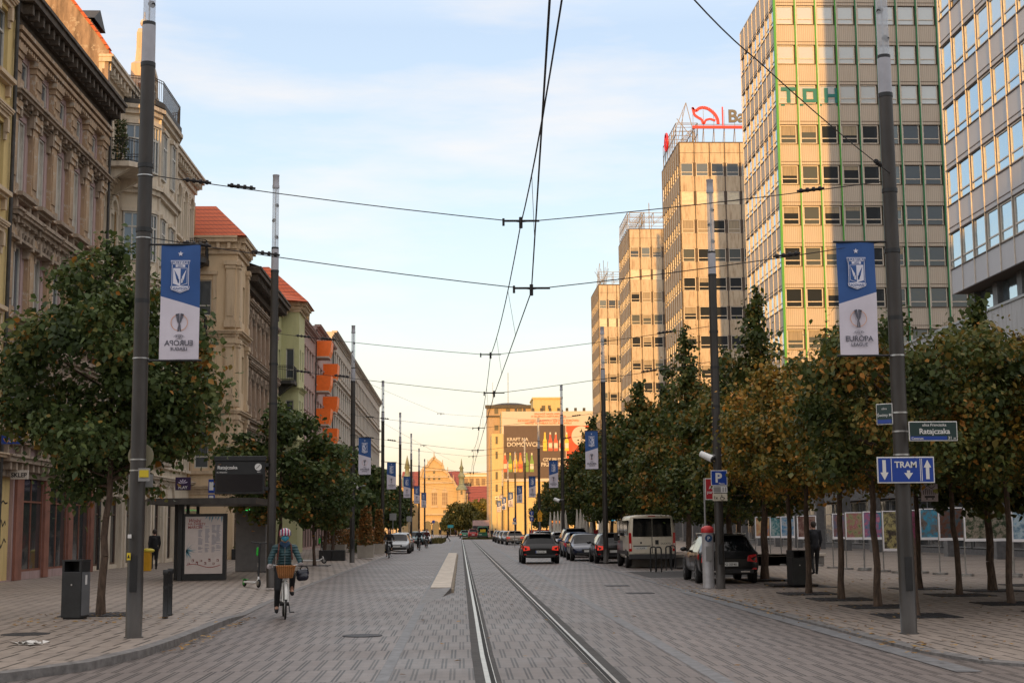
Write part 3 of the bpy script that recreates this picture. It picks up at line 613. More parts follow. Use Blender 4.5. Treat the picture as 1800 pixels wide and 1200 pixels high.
b = MB(); railing(b, [(x+.15 if x > XC else x, y) for x, y in ob], 21.42, 22.5); b.build('balcony_railing', m_rail_i, t, world=True)
for ya, yb, z, pr, ox in ((yC0+.35, yC0+3.2, 17.3, 1.7, 0), (yC0+.35, yC0+3.2, 9.0, 1.3, 0), (yC0+11, yC0+13.5, 13.2, 1.3, 0), (yC0+14, yC0+16.8, 9.1, 1.3, 0)):
    b = MB(); b.plan([(XC, ya), (XC+pr-.4, ya), (XC+pr, ya+.4), (XC+pr, yb-.4), (XC+pr-.4, yb), (XC, yb)], z, z+.22)
    for yy in (ya+.4, yb-.4): b.prism([(0, z), (pr*.8, z), (.15, z-.7), (0, z-.7)], Fr((XC, yy, 0), (1, 0, 0), (0, -1, 0)), -.12, .12)
    s_ = b.build('balcony', m_creamd, t, world=True)
    b = MB(); railing(b, [(XC, ya+.03), (XC+pr-.42, ya+.03), (XC+pr-.05, ya+.42), (XC+pr-.05, yb-.42), (XC+pr-.42, yb-.03), (XC, yb-.03)], z+.22, z+1.25); b.build('railing', m_rail_i, s_, world=True)
# gable and roof
Fg = side(XC+.05, yC0+7.0); GW = 4.8
gp = [(0, HC), (GW, HC), (GW, HC+2.6), (GW-1.0, HC+3.0), (GW-1.1, HC+4.6), (GW-1.9, HC+5.2), (GW-2.1, HC+6.4), (GW/2+.3, HC+7.7), (GW/2, HC+8.2), (GW/2-.3, HC+7.7), (2.1, HC+6.4), (1.9, HC+5.2), (1.1, HC+4.6), (1.0, HC+3.0), (0, HC+2.6)]
gp = [(a_, HC+(z_-HC)*.62) for a_, z_ in gp]; b = MB(); b.prism(gp, Fg, -.6, 0); gb = b.build('gable', m_beiget, t, world=True)
b = MB(); b.strip(gp[2:]+[gp[1]], Fg, .002, .14, .25)
for a in (1.5, 3.3): archring(b, Fg, a, HC+2.1, .38, .12, .12); b.fbox(Fg, a-.55, a-.42, HC+.6, HC+2.1, 0, .1); b.fbox(Fg, a+.42, a+.55, HC+.6, HC+2.1, 0, .1)
b.ball(Fg.p(GW/2, HC+5.35, -.3), .22); b.cyl(Fg.p(GW/2, HC+5.0, -.3), Fg.p(GW/2, HC+5.9, -.3), .05); b.build('gable_ornament', m_creamd, gb, world=True)
for a in (1.5, 3.3): put_window(t, Fg, a, HC+.65, .8, 1.5, c=.03, style='cross')
b = MB(); x0, x1 = XC+.6, XC-1.6
b.add([(x0, yC0, HC+.5), (x0, yC1, HC+.5), (x1, yC1-1.5, HC+3.0), (x1, yC0+.2, HC+3.0), (XC-11, yC0, HC+.5), (XC-11, yC1, HC+.5)], [(0, 1, 2, 3), (3, 2, 5, 4), (0, 3, 4), (1, 5, 2)]); rf = b.build('roof', m_roofr, t, world=True)
b = MB(); b.box(XC-2.4, XC-.5, yC0+.3, yC0+1.9, HC+.4, HC+2.2); b.build('dormer', m_cream, rf, world=True)
b = MB(); b.add([(XC-.3, yC0+.1, HC+2.2), (XC-.3, yC0+2.1, HC+2.2), (XC-.3, yC0+1.1, HC+2.9), (XC-2.6, yC0+.1, HC+2.2), (XC-2.6, yC0+2.1, HC+2.2), (XC-2.6, yC0+1.1, HC+2.9)], [(0, 1, 2), (0, 2, 5, 3), (1, 4, 5, 2)]); b.build('dormer_roof', m_tin, rf, world=True)
put_window(t, side(XC-.5, yC0), 1.1, HC+.7, .8, 1.3, c=.03, style='two')
# plants on the balcony
def shrub(name, lab, cat, x, y, z, r, h, m, n=500, ls=.07, seed=1, parent=None, stem=True, grp=None):
    r2 = random.Random(seed); b = MB(); lv = []
    for i in range(n):
        a = r2.random()*6.283; q = r*math.sqrt(r2.random()); zz = r2.random()**.8*h; q *= (1-.45*zz/h); px, py = q*math.cos(a), q*math.sin(a)
        d = Vector((r2.gauss(0, 1), r2.gauss(0, 1), r2.gauss(0, .7))).normalized(); e_ = d.orthogonal().normalized(); s = ls*r2.uniform(.6, 1.4); c_ = Vector((px, py, zz+.05))
        b.face([c_-e_*s*.45, c_+d*s*.5, c_+e_*s*.45, c_-d*s*.5]); lv.append(r2.random())
    t_ = thing(name, lab, cat, (x, y, z), 0, grp); o = b.build('foliage', m, t_); at = o.data.attributes.new('lv', 'FLOAT', 'FACE'); at.data.foreach_set('value', lv)
    if stem:
        b = MB()
        for i in range(7): a = r2.random()*6.283; b.cyl((0, 0, 0), (r*.5*math.cos(a), r*.5*math.sin(a), h*.75), .014, .006, 5)
        b.build('stem', m_bark, t_)
    return t_
m_bark = mat('tree_bark', (.085, .055, .038), .9, noise=.4, nscale=6, bump=.8, bscale=18, stretch=(3, 3, .8))
m_lf_sh = leafmat('shrub_leaf', [(0, (.03, .05, .018)), (.6, (.07, .09, .03)), (1, (.15, .12, .04))])
m_lf_or = leafmat('autumn_shrub_leaf', [(0, (.07, .07, .02)), (.4, (.20, .11, .03)), (1, (.34, .13, .03))])
shrub('potted_plant', 'small spiky conifer in a pot on the near iron balcony of the cream house', 'plant', XC+.8, yC0+.9, 17.52, .42, 1.9, m_lf_sh, 500, .12, 3)
# --- D: beige house standing forward, camera-facing side with one window per floor
XD = -13.0; yD0, yD1 = 82.1, 86.0; HD = 18.4
t = house('beige_house', 'smooth beige corner house standing forward with small hipped red roof', XD, yD0, yD1, HD, m_beige)
F = side(XD, yD0); Fs = Fr((XD-3.2, yD0, 0), (1, 0, 0), (0, -1, 0)); b = MB(); W = yD1-yD0
hs = [(1.1, 1.9, z, z+2.1) for z in (5.0, 9.1, 14.2)]; hf = [(W/2-.5, W/2+.5, z, z+2.2) for z in (5.0, 9.1, 14.2)]
hs = [(.95, 1.75, 5.3, 7.6), (.95, 1.75, 9.9, 12.2), (.95, 1.75, 14.1, 16.2)]; hf = [(a-.4, a+.4, z, z+2.2) for z in (5.2, 9.8, 14.0) for a in (1.1, 2.8)]
wall_with_holes(b, Fs, 0, 3.2, 0, HD, hs); wall_with_holes(b, F, 0, W, 0, HD, hf+[(.6, 3.3, .3, 3.2)]); b.face([(XD, yD1, 0), (XD-9, yD1, 0), (XD-9, yD1, HD), (XD, yD1, HD)]); b.face([(XD, yD0, HD), (XD, yD1, HD), (XD-9, yD1, HD), (XD-9, yD0, HD)]); b.build('wall', m_beige, t, world=True)
for h in hs: put_window(t, Fs, (h[0]+h[1])/2, h[2], .8, h[3]-h[2], style='low', c=-.15)
for h in hf: put_window(t, F, (h[0]+h[1])/2, h[2], .8, h[3]-h[2], style='cross')
put_window(t, F, 1.95, .3, 2.7, 2.9, style='shop', fm=m_frame_b, glass=M_shop, name='shop_window')
for z in (4.3, 8.6, 13.2):
    cornice(t, Fs, 0, 3.2, z, .3, .5, m_beiget, False, 'string_course'); cornice(t, F, 0, W, z, .34, .5, m_beiget, False, 'string_course')
b = MB()
for h in hs: b.fbox(Fs, h[0]-.3, h[0]-.1, h[2]-.2, h[3]+.3, 0, .08); b.fbox(Fs, h[1]+.1, h[1]+.3, h[2]-.2, h[3]+.3, 0, .08); b.fbox(Fs, h[0]-.35, h[1]+.35, h[3]+.3, h[3]+.5, 0, .16); b.fbox(Fs, h[0]-.35, h[1]+.35, h[2]-.35, h[2]-.15, 0, .2)
b.build('window_surrounds', m_beiget, t, world=True)
pm = proto(pil_fn(.5, 3.9), 'pilaster', m_beiget)
for z in (4.4, 8.8, 13.4):
    for a in (.3, W-.3): inst(pm, 'pilaster', F.p(a, z, 0), F.rz(), t)
    inst(pm, 'pilaster', Fs.p(2.85, z, 0), Fs.rz(), t)
cornice(t, Fs, 0, 3.2, HD+.3, .55, 1.0, m_beiget); cornice(t, F, -.1, W+.2, HD+.3, .5, 1.0, m_beiget)
b = MB(); x0 = XD+.6; x1 = XD-3.4; ya, yb = yD0-.6, yD1+.5; zt = HD+2.6
b.add([(x0, ya, HD+.3), (x0, yb, HD+.3), (x1, yb, HD+.3), (x1, ya, HD+.3), (XD-1.6, (ya+yb)/2, zt), (x1, (ya+yb)/2, zt)], [(0, 1, 4), (0, 4, 5, 3), (1, 2, 5, 4)]); b.build('roof', m_roofr, t, world=True)
for z in (17.0, 12.6):
    b = MB(); b.plan([(XD-3.2, yD0-1.5), (XD-2.1, yD0-1.5), (XD-1.6, yD0-1.1), (XD-1.6, yD0-.02), (XD-3.2, yD0-.02)], z, z+.3); b.prism([(0, z), (1.5, z), (0, z-.8)], Fr((XD-3.2, yD0-.6, 0), (1, 0, 0), (0, -1, 0)), -.3, .3); s_ = b.build('balcony', m_tin, t, world=True)
    b = MB(); railing(b, [(XD-3.2, yD0-1.45), (XD-2.1, yD0-1.45), (XD-1.65, yD0-1.05), (XD-1.65, yD0-.05)], z+.3, z+1.35, .1, .016); b.build('railing', m_rail_i, s_, world=True)
# --- E: second decayed tenement
XE = -13.2; yE0, yE1 = 86.05, 101.0; W = yE1-yE0; HE = 17.2
t = house('brown_tenement', 'weathered grey-brown tenement with deep dark eaves between beige and pale green houses', XE, yE0, yE1, HE, m_decay)
F = side(XE, yE0); b = MB(); body_box(b, XE, yE0, yE1, HE, 10); xs = [1.3+i*2.05 for i in range(7)]; hs = [(a-.5, a+.5, z, z+hh) for z, hh in ((5, 2.3), (9, 2.3), (12.8, 2.2), (15.9, .7)) for a in xs]; gf = [(a-1.3, a+1.3, .3, 3.3) for a in (2, 5.6, 9.2, 12.8)]
wall_with_holes(b, F, 0, W, 0, HE, hs+gf); b.build('wall', m_decay, t, world=True)
for i, h in enumerate(hs): put_window(t, F, (h[0]+h[1])/2, h[2], 1.0, h[3]-h[2], style='two', glass=panes[i % 4])
for h in gf: put_window(t, F, (h[0]+h[1])/2, h[2], 2.6, 3.0, style='shop', glass=M_shop, fm=m_frame_b, name='shop_window')
hm = proto(hood_fn(1.5, .5, .5), 'window_hood', m_orn); pm = proto(pil_fn(.45, 2.8), 'pilaster', m_decay)
for z in (5, 9, 12.8):
    for a in xs: inst(hm, 'window_hood', F.p(a, z+2.5, 0), F.rz(), t)
    for a in [xs[0]-1.02]+[x+1.02 for x in xs]: inst(pm, 'pilaster', F.p(a, z-.2, 0), F.rz(), t)
    cornice(t, F, 0, W, z-.5, .4, .5, m_orn, False, 'string_course')
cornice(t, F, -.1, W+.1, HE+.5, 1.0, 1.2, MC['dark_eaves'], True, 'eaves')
b = MB(); b.add([(XE+1.05, yE0, HE+.5), (XE+1.05, yE1, HE+.5), (XE-5, yE1, HE+2.6), (XE-5, yE0, HE+2.6)], [(0, 1, 2, 3)]); b.build('roof', m_roofd, t, world=True)
# --- F: pale green house with projecting bay
XF = -13.2; yF0, yF1 = 101.1, 113.0; HF = 17.8
t = house('green_house', 'pale yellow-green house with projecting corner bay, balconies and red hipped roof', XF, yF0, yF1, HF, m_green)
b = MB(); body_box(b, XF, yF0, yF1, HF, 10); F = side(XF, yF0); W = yF1-yF0; hs = [(a-.5, a+.5, z, z+2.2) for z in (5, 8.9, 12.6) for a in (1.0, 2.4, 7.8, 9.3, 10.8)]
wall_with_holes(b, F, 0, W, 0, HF, hs+[(.5, 3, .3, 3.3), (7.5, 11, .3, 3.3)]); Fb = Fr((XF, yF0+3.4, 0), (1, 0, 0), (0, -1, 0)); Fbs = side(XF+1.3, yF0+3.4)
hb = [(.35, .95, z, z+2.2) for z in (5.2, 9.0, 12.8)]; hbs = [(a-.4, a+.4, z, z+2.2) for z in (5.2, 9.0, 12.8) for a in (1, 2.6)]
wall_with_holes(b, Fb, 0, 1.3, 0, HF+.3, hb); wall_with_holes(b, Fbs, 0, 3.6, 0, HF+.3, hbs); b.face([(XF, yF0+7, 0), (XF+1.3, yF0+7, 0), (XF+1.3, yF0+7, HF+.3), (XF, yF0+7, HF+.3)])
b.build('wall', m_green, t, world=True)
for h in hs: put_window(t, F, (h[0]+h[1])/2, h[2], 1.0, 2.2, style='cross')
for h in hb: put_window(t, Fb, .65, h[2], .6, 2.2, style='low', c=-.12)
for h in hbs: put_window(t, Fbs, (h[0]+h[1])/2, h[2], .8, 2.2, style='low', c=-.12)
for z in (4.3, 8.3, 12.1): cornice(t, Fb, 0, 1.3, z, .2, .3, m_green, False, 'string_course'); cornice(t, Fbs, 0, 3.6, z, .2, .3, m_green, False, 'string_course')
cornice(t, Fb, -.1, 1.3, HF+.6, .45, .7, m_beiget); cornice(t, Fbs, -.2, 3.7, HF+.6, .5, .7, m_beiget); cornice(t, F, 0, 3.3, HF+.1, .6, .6, m_beiget)
b = MB(); b.add([(XF+2, yF0+2.8, HF+.6), (XF+2, yF0+7.6, HF+.6), (XF-3, yF1, HF+.6), (XF-3, yF0, HF+.6), (XF-1.2, yF0+5, HF+3.6), (XF-5, yF0+5, HF+3.6)], [(0, 1, 4), (0, 4, 5, 3), (1, 2, 5, 4)]); b.add([(XF+.4, yF0, HF+.1), (XF+.4, yF0+3, HF+.1), (XF-4, yF0+3, HF+3.4), (XF-4, yF0, HF+3.4)], [(0, 1, 2, 3)]); b.build('roof', m_roofr, t, world=True)
for z in (12.2, 8.2):
    b = MB(); b.plan([(XF, yF0+1.2), (XF+1.0, yF0+1.2), (XF+1.2, yF0+1.6), (XF+1.2, yF0+3.38), (XF, yF0+3.38)], z, z+.25); b.prism([(0, z), (1, z), (0, z-.8)], Fr((XF, yF0+2.4, 0), (1, 0, 0), (0, -1, 0)), -.4, .4); s_ = b.build('balcony', m_tin, t, world=True)
    b = MB(); railing(b, [(XF, yF0+1.25), (XF+1.0, yF0+1.25), (XF+1.15, yF0+1.65), (XF+1.15, yF0+3.3)], z+.25, z+1.3, .12, .016); b.build('railing', m_rail_i, s_, world=True)
# --- G, H, I: plainer blocks running on to the end of the row
def plain_block(name, lab, x, y0, y1, H0, H1, m, pitch, floors, ww=1.1, wh=1.7, trim=None, style='two', first=1.2, gh=3.2):
    t = house(name, lab, x, y0, y1, H0, m); F = side(x, y0); W = y1-y0; b = MB(); n = int((W-first)/pitch)+1; xs = [first+i*pitch for i in range(n) if first+i*pitch < W-.7]
    hs = [(a-ww/2, a+ww/2, z, z+wh) for z in floors for a in xs]; gf = [(a-pitch*.42, a+pitch*.42, .3, gh) for a in xs]
    H = min(H0, H1); wall_with_holes(b, F, 0, W, 0, H, hs+gf, .25); body_box(b, x, y0, y1, H, 10)
    if H1 != H0: b.prism([(0, H), (W, H), (W, H1) if H1 > H0 else (0, H0)], F, -.5, 0)
    b.build('wall', m, t, world=True); k = 0
    for i, h in enumerate(sorted(hs, key=lambda q: q[0])):
        if i < 96: put_window(t, F, (h[0]+h[1])/2, h[2], ww, wh, style=style, c=-.12, glass=panes[i % 4])
    rest = sorted(hs, key=lambda q: q[0])[96:]
    if rest:
        b = MB()
        for h in rest:
            b.fbox(F, h[0], h[1], h[2], h[3], -.16, -.13, 1)
            for aa, bb in ((h[0], h[0]+.07), (h[1]-.07, h[1]), ((h[0]+h[1])/2-.04, (h[0]+h[1])/2+.04)): b.fbox(F, aa, bb, h[2], h[3], -.13, -.07, 0)
        tag(b.build('far_windows', [m_frame_w, M_glass], t, world=True), kind='stuff')
    for i, h in enumerate(gf[:40]): put_window(t, F, (h[0]+h[1])/2, h[2], round(h[1]-h[0], 2), round(h[3]-h[2], 2), style='shop', c=-.15, fm=m_frame_b, glass=M_shop, name='shop_window')
    b = MB()
    for h in hs: b.fbox(F, h[0]-.12, h[1]+.12, h[2]-.16, h[2]-.03, 0, .14); b.fbox(F, h[0]-.12, h[1]+.12, h[3]+.05, h[3]+.2, 0, .12)
    b.fbox(F, 0, W, 3.7, 4.0, 0, .2); b.build('window_trim', trim or m_grey, t, world=True)
    cornice(t, F, 0, W, max(H0, H1)+.1 if H0 == H1 else H, .5, .55, trim or m_grey, False, 'eaves')
    b = MB(); b.cyl((x+.15, y0+.1, .2), (x+.15, y0+.1, H0-.4), .06, n=6); b.build('downpipe', m_tin, t, world=True); return t, F
t, F = plain_block('rose_house', 'dusky rose plastered house before the orange balconies', -13.0, 113.1, 126, 18.6, 18.6, m_rose, 2.1, (5, 8.4, 11.8, 15.2), trim=m_rose)
b = MB(); b.add([(-12.4, 113, 18.7), (-12.4, 126, 18.7), (-17, 126, 20.6), (-17, 113, 20.6)], [(0, 1, 2, 3)]); rf = b.build('roof', m_roofd, t, world=True)
b = MB(); b.box(-14.2, -13.2, 122.5, 123.7, 18.6, 20.8); b.build('chimney', m_ochre, rf, world=True)
t, F = plain_block('balcony_house', 'rose house carrying bright orange box balconies', -13.0, 126.1, 143, 19.8, 19.8, m_rose, 2.4, (4.8, 8.1, 11.4, 14.7), trim=m_rose)
for yy, zs in ((128.5, (17.2, 14.1, 11.1, 8.0)), (135.4, (15.9, 12.8, 9.8, 6.8))):
    for z in zs:
        b = MB(); Fp = Fr((-13.0, yy, 0), (1, 0, 0), (0, -1, 0))
        b.prism([(0, z), (1.15, z), (1.32, z+.5), (1.38, z+1.4), (0, z+1.4)], Fp, -1.1, -1.04); b.prism([(0, z), (1.15, z), (1.32, z+.5), (1.38, z+1.4), (0, z+1.4)], Fp, 1.04, 1.1)
        b.add([(-13+1.15, yy-1.1, z), (-13+1.32, yy-1.1, z+.5), (-13+1.38, yy-1.1, z+1.4), (-13+1.15, yy+1.1, z), (-13+1.32, yy+1.1, z+.5), (-13+1.38, yy+1.1, z+1.4)], [(0, 1, 4, 3), (1, 2, 5, 4)], 0)
        bo = b.build('orange_balcony', m_orange, t, world=True); b = MB(); b.box(-13, -11.83, yy-1.12, yy+1.12, z-.14, z-.01); b.build('slab', m_grey, bo, world=True)
b = MB(); b.box(-14.6, -13.4, 139, 141, 19.6, 21.2); b.build('chimney', mat('orange_chimney', (.5, .22, .05), .8, noise=.2), t, world=True)
t, F = plain_block('grey_apartment_block', 'long pale grey apartment house at the far end of the left row', -13.0, 143.1, 228, 21.6, 21.6, m_grey, 2.7, (4.8, 8.1, 11.4, 14.7, 18.0), ww=1.5, wh=1.9)
b = MB(); Fe = Fr((-16, 228.02, 0), (1, 0, 0), (0, 1, 0))
for z in (7.4, 10.7, 14.0, 17.3): b = MB(); b.prism([(0, z-.15), (84.9, z-.15), (84.9, z+.12)]+[(q, z+d) for k in range(29, -1, -1) for q, d in ((1+k*2.8+1.5, .12), (1+k*2.8+1.45, .0), (1+k*2.8, .0), (1+k*2.8-.05, .12))]+[(0, z+.12)], F, .002, .25); b.build('bevelled_band', m_grey, t, world=True)
# ornate iron shop and sign pieces along the left row
def wall_sign(lab, px0, px1, py0, py1, Y, m, mt=None, txt=None, name='shop_sign', cat='sign', size=None, tm=None, ydir=None, ty=.32, bold=.02):
    a = AT(px0, py1, Y); c = AT(px1, py0, Y); t = thing(name, lab, cat, ((a.x+c.x)/2, Y, a.z)); w_, h_ = (c.x-a.x), (c.z-a.z); F = Fr((0, 0, 0), (1, 0, 0), (0, -1, 0))
    b = MB(); b.fbox(F, -w_/2, w_/2, 0, h_, -.12, 0); b.build('panel', m, t, bevel=.01)
    if txt: b = MB(); b.text(txt, F, 0, h_*ty, size or h_*.4, bold=bold); b.build('lettering', tm or M_signwhite, t)
    return t, F, w_, h_
m_purple = mat('purple_panel', (.028, .01, .055), .4, noise=.1)
t, F, w_, h_ = wall_sign('square dark purple sign with white star flourish hung over the left shops', 308, 335, 838, 861, 62, m_purple, txt='PLAY', ty=.10, size=.17, bold=.03)
b = MB()
for i in range(5): a = R(20+i*36); b.prism([(0, h_*.5), (.16*math.cos(a-.15), h_*.5+.16*math.sin(a-.15)), (.22*math.cos(a), h_*.5+.2*math.sin(a)), (.16*math.cos(a+.15), h_*.5+.16*math.sin(a+.15))], F, .002, .008)
b.build('emblem', mat('lilac', (.62, .55, .7), .5), t)
t, F, w_, h_ = wall_sign('small blue sign with white panel, upper of two beside the tram stop display', 366, 377, 842, 866, 66, M_signblue, name='blue_sign'); b = MB(); b.fbox(F, -w_*.35, w_*.35, h_*.2, h_*.8, .003, .008); b.build('white_field', M_signwhite, t)
t, F, w_, h_ = wall_sign('small blue sign with white panel, lower of two beside the tram stop display', 366, 377, 869, 877, 66, M_signblue, name='blue_sign'); b = MB(); b.fbox(F, -w_*.35, w_*.35, h_*.2, h_*.8, .003, .008); b.build('white_field', M_signwhite, t)
t, F, w_, h_ = wall_sign('blue bank sign with round white logo and orange wings at the left edge', 2, 36, 763, 780, 46, M_signblue, name='bank_sign')
b = MB(); b.prism([(-w_*.4, h_*.6), (0, h_*.35), (w_*.4, h_*.6), (w_*.3, h_*.25), (-w_*.3, h_*.25)], F, .002, .006); b.build('orange_wings', mat('orange_paint', (.7, .3, .03), .5), t); b = MB(); b.cyl(F.p(0, h_*.5, .004), F.p(0, h_*.5, .012), h_*.32, n=18); b.build('disc', M_signwhite, t)
b = MB(); b.cyl(F.p(0, h_*.5, .014), F.p(0, h_*.5, .018), h_*.24, n=18); b.build('disc_centre', M_signblue, t)
wall_sign('white hanging notice with black capital lettering beside the shelter roof', 419, 438, 892, 912, 64, M_signwhite, name='notice_board', txt='UBEZPIECZENIA\nSKLEP\nOPTYK', size=.13, ty=.7, tm=M_black, bold=.01)
wall_sign('pale wall sign with three lines above the yellow graffiti doorway', 18, 49, 826, 842, 48, m_grey, name='shop_sign', txt='SKLEP', size=.2, ty=.25, tm=M_dark)
# ------------------------------------------------------------------ office towers on the right
m_t2 = ribbed('corrugated_cream', (.52, .45, .375), (.27, .22, .18), .155, stain=(.40, .32, .25))
m_t1 = ribbed('grey_corrugated', (.52, .52, .55), (.37, .365, .38), .11)
m_t3 = plaster('tan_concrete_panel', (.46, .375, .27), (.56, .47, .36), (.26, .175, .11), .75, .5)
m_mgreen = mat('green_fin', (.055, .30, .035), .5); m_mgreen_shaded = mat('shaded_green_fin', (.01, .16, .055), .5)
m_mlight = mat('light_mullion', (.56, .50, .43), .5, .1, noise=.1); m_mbrown = mat('brown_mullion', (.075, .055, .045), .6, noise=.3)
m_gdark = glassy('tower_glass_dark', (.035, .042, .05), .22, .07, .3); m_gmid = glassy('tower_glass_grey', (.13, .15, .155), .3, .12, .3); m_glight = glassy('tower_glass_pale_sky', (.50, .52, .52), .3, .25, .2)
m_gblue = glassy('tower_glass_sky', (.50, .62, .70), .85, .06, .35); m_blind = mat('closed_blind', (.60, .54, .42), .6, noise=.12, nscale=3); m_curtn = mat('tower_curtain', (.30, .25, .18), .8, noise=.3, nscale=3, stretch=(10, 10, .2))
m_seam = mat('panel_seam', (.12, .09, .07), .8)
_bl = {}
def tower(name, lab, x0, x1, y0, y1, zb, zt, zw, m, style, vis=(True, True), pitch=1.7, floor=3.31):
    t = thing(name, lab, 'tower block', (x0, y0, zb), 0, 'office towers in a row along the right of the street')
    r2 = random.Random(int(y0)); Ff = Fr((x0, y0, 0), (1, 0, 0), (0, -1, 0)); Fs = Fr((x0, y1, 0), (0, -1, 0), (-1, 0, 0))
    W, D = x1-x0, y1-y0; b = MB(); b.box(x0+.12, x1, y0+.12, y1-.05, zb, zt-.05); b.build('core', m_seam, t, world=True)
    zs = [];
    z = zw
    while z > zb+1.2: zs.append(z); z -= floor
    z = zw+floor
    while z+.8 < zt: zs.append(z); z += floor
    zs.sort(); hw = .92 if style == 'grey' else .78
    for F, L, which in ((Ff, W, 0), (Fs, D, 1)):
        b = MB(); edges = [zb]+[q for z in zs for q in (z-hw, z+hw)]+[zt]
        for i in range(0, len(edges), 2):
            lo, hi = edges[i], edges[i+1]
            if hi-lo > .15:
                n = max(1, round((hi-lo)/1.2)) if style == 'tan' else 1
                for q in range(n):
                    l2, h2 = lo+(hi-lo)*q/n, lo+(hi-lo)*(q+1)/n; b.fbox(F, 0, L, l2+(.02 if q else 0), h2-(.02 if q < n-1 else 0), -.115, 0)
        b.build('spandrel_panels', m, t, world=True)
        if style != 'tan':
            b = MB()
            for z in zs: b.fbox(F, 0, L, z+hw+.28, z+hw+.32, .001, .02); b.fbox(F, 0, L, z-hw-.04, z-hw+.01, .001, .05); b.fbox(F, 0, L, z+hw, z+hw+.04, .001, .05)
            b.build('panel_joints', m_seam, t, world=True)
        ncol = int(round(L/pitch)); p = L/ncol
        b = MB(); b2 = MB()
        for i in range(ncol+1):
            a = i*p
            if style == 'green' and which == 0: b.fbox(F, a-(.05 if i else .12), a+.05, zb, zt, .002, .12 if i else .3, 0); b2.fbox(F, a+.052, a+.13, zb, zt, .002, .10)
            elif style == 'green': b.fbox(F, a-.04, a+.04, zb, zt, .002, .06, 2)
            elif style == 'grey': b.fbox(F, a-.025, a+.025, zb, zt, .002, .055, 2)
            else: b.fbox(F, a-.05, a+.05, zb, zt, .002, .08 if i else .1, 3)
        if style == 'green' and which == 0:
            for ff in range(len(b.f)): b.m[ff] = 0 if ff < 24 else 1  # fins past the shadow edge carry their shade as a darker green
        b.build('mullions', [m_mgreen, m_mgreen_shaded, m_mlight, m_mbrown], t, world=True)
        if b2.v: b2.build('mullion_edges', m_mlight, t, world=True)
        ww = round(p-(.34 if which == 0 else .2), 2); cells = [(z, i) for i in range(ncol) for z in zs]
        wy = lambda c: F.p((c[1]+.5)*p, c[0], 0)
        hid = 14 if which == 0 else 99
        cells.sort(key=lambda c: (c[1] if which == 0 else -c[1], c[0])); cells = [c for c in cells if c[1] < hid]
        n_ind = 50; rest = MB()
        for k, (z, i) in enumerate(cells):
            fi = zs.index(z); top = len(zs)-1-fi; rr = r2.random()
            if which == 1: g = m_gblue if rr < .93 else m_gdark
            elif style == 'tan':
                row = [m_gmid, m_blind, m_curtn, m_gmid, m_gdark, m_gdark][top % 6] if top < 6 else m_gdark
                if top == 1: g = m_blind
                else: g = row if rr < .72 else (m_gdark if rr < .9 else m_gmid)
            else:
                g = m_glight if z > 34.5 else (m_gdark if rr < .76 else m_gmid)  # upper rows: reflected sky put into a paler pane colour
            if k < n_ind:
                o = put_window(t, F, (i+.5)*p, z-hw+.02, ww, hw*2-.04, c=-.06, style='low', fm=m_mlight, glass=g)
                if which == 0 and g in (m_gdark, m_gmid) and r2.random() < .45:
                    bk_ = (round(ww, 2), r2.choice((.3, .5, .75)))
                    if bk_ not in _bl: b = MB(); b.fbox(Fr((0, 0, 0), (1, 0, 0), (0, -1, 0)), -ww/2+.08, ww/2-.08, hw*2-.11-bk_[1], hw*2-.12, .001, .012); q_ = b.build('blind', m_curtn); _bl[bk_] = q_.data; bpy.data.objects.remove(q_)
                    link(bpy.data.objects.new('blind', _bl[bk_]), o)
            else:
                a0 = (i+.5)*p-ww/2; gi = {m_gblue.name: 1, m_gdark.name: 2, m_gmid.name: 3, m_glight.name: 4, m_blind.name: 5, m_curtn.name: 6}[g.name]
                rest.fbox(F, a0+.06, a0+ww-.06, z-hw+.05, z+hw-.05, -.11, -.06, gi); rest.fbox(F, a0, a0+ww, z-hw+.40, z-hw+.47, -.059, -.01, 0); rest.fbox(F, a0, a0+.06, z-hw, z+hw, -.1, -.02, 0); rest.fbox(F, a0+ww-.06, a0+ww, z-hw, z+hw, -.1, -.02, 0)
        if rest.v: tag(rest.build('further_windows', [m_mlight, m_gblue, m_gdark, m_gmid, m_glight, m_blind, m_curtn], t, world=True), kind='stuff')
    b = MB(); b.box(x0-.03, x1, y0-.03, y1, zt, zt+.12); b.build('parapet', m_mbrown if style == 'tan' else m_mlight, t, world=True)
    return t, Ff, Fs, zs
tower('office_tower', 'nearest grey tower with golden edged mullions, cut by the right edge of the photo', 25.2, 46, 57.6, 71.1, 13.4, 50, 15.6, m_t1, 'grey')
t2, Ff2, Fs2, zs2 = tower('office_tower', 'cream corrugated tower with bright green vertical stripes behind the tram sign pole', 25.5, 47, 110, 123.6, 11.9, 46, 16.25, m_t2, 'green')
t3, Ff3, Fs3, zs3 = tower('office_tower', 'tan concrete tower carrying the red bison sign on its roof', 25.0, 46, 157.5, 170.6, 11.9, 45.2, 42.1-3.31*9, m_t3, 'tan')
t4, Ff4, Fs4, zs4 = tower('office_tower', 'stained tan tower with plain lattice roof frame, second from the far end', 24.7, 46, 204, 216.6, 11.9, 45.0, 41.6-3.31*9, m_t3, 'tan')
t5, Ff5, Fs5, zs5 = tower('office_tower', 'farthest and smallest looking tan tower with tangled aerials on its roof', 24.6, 46, 250, 263, 11.9, 44.6, 41.2-3.31*9, m_t3, 'tan')
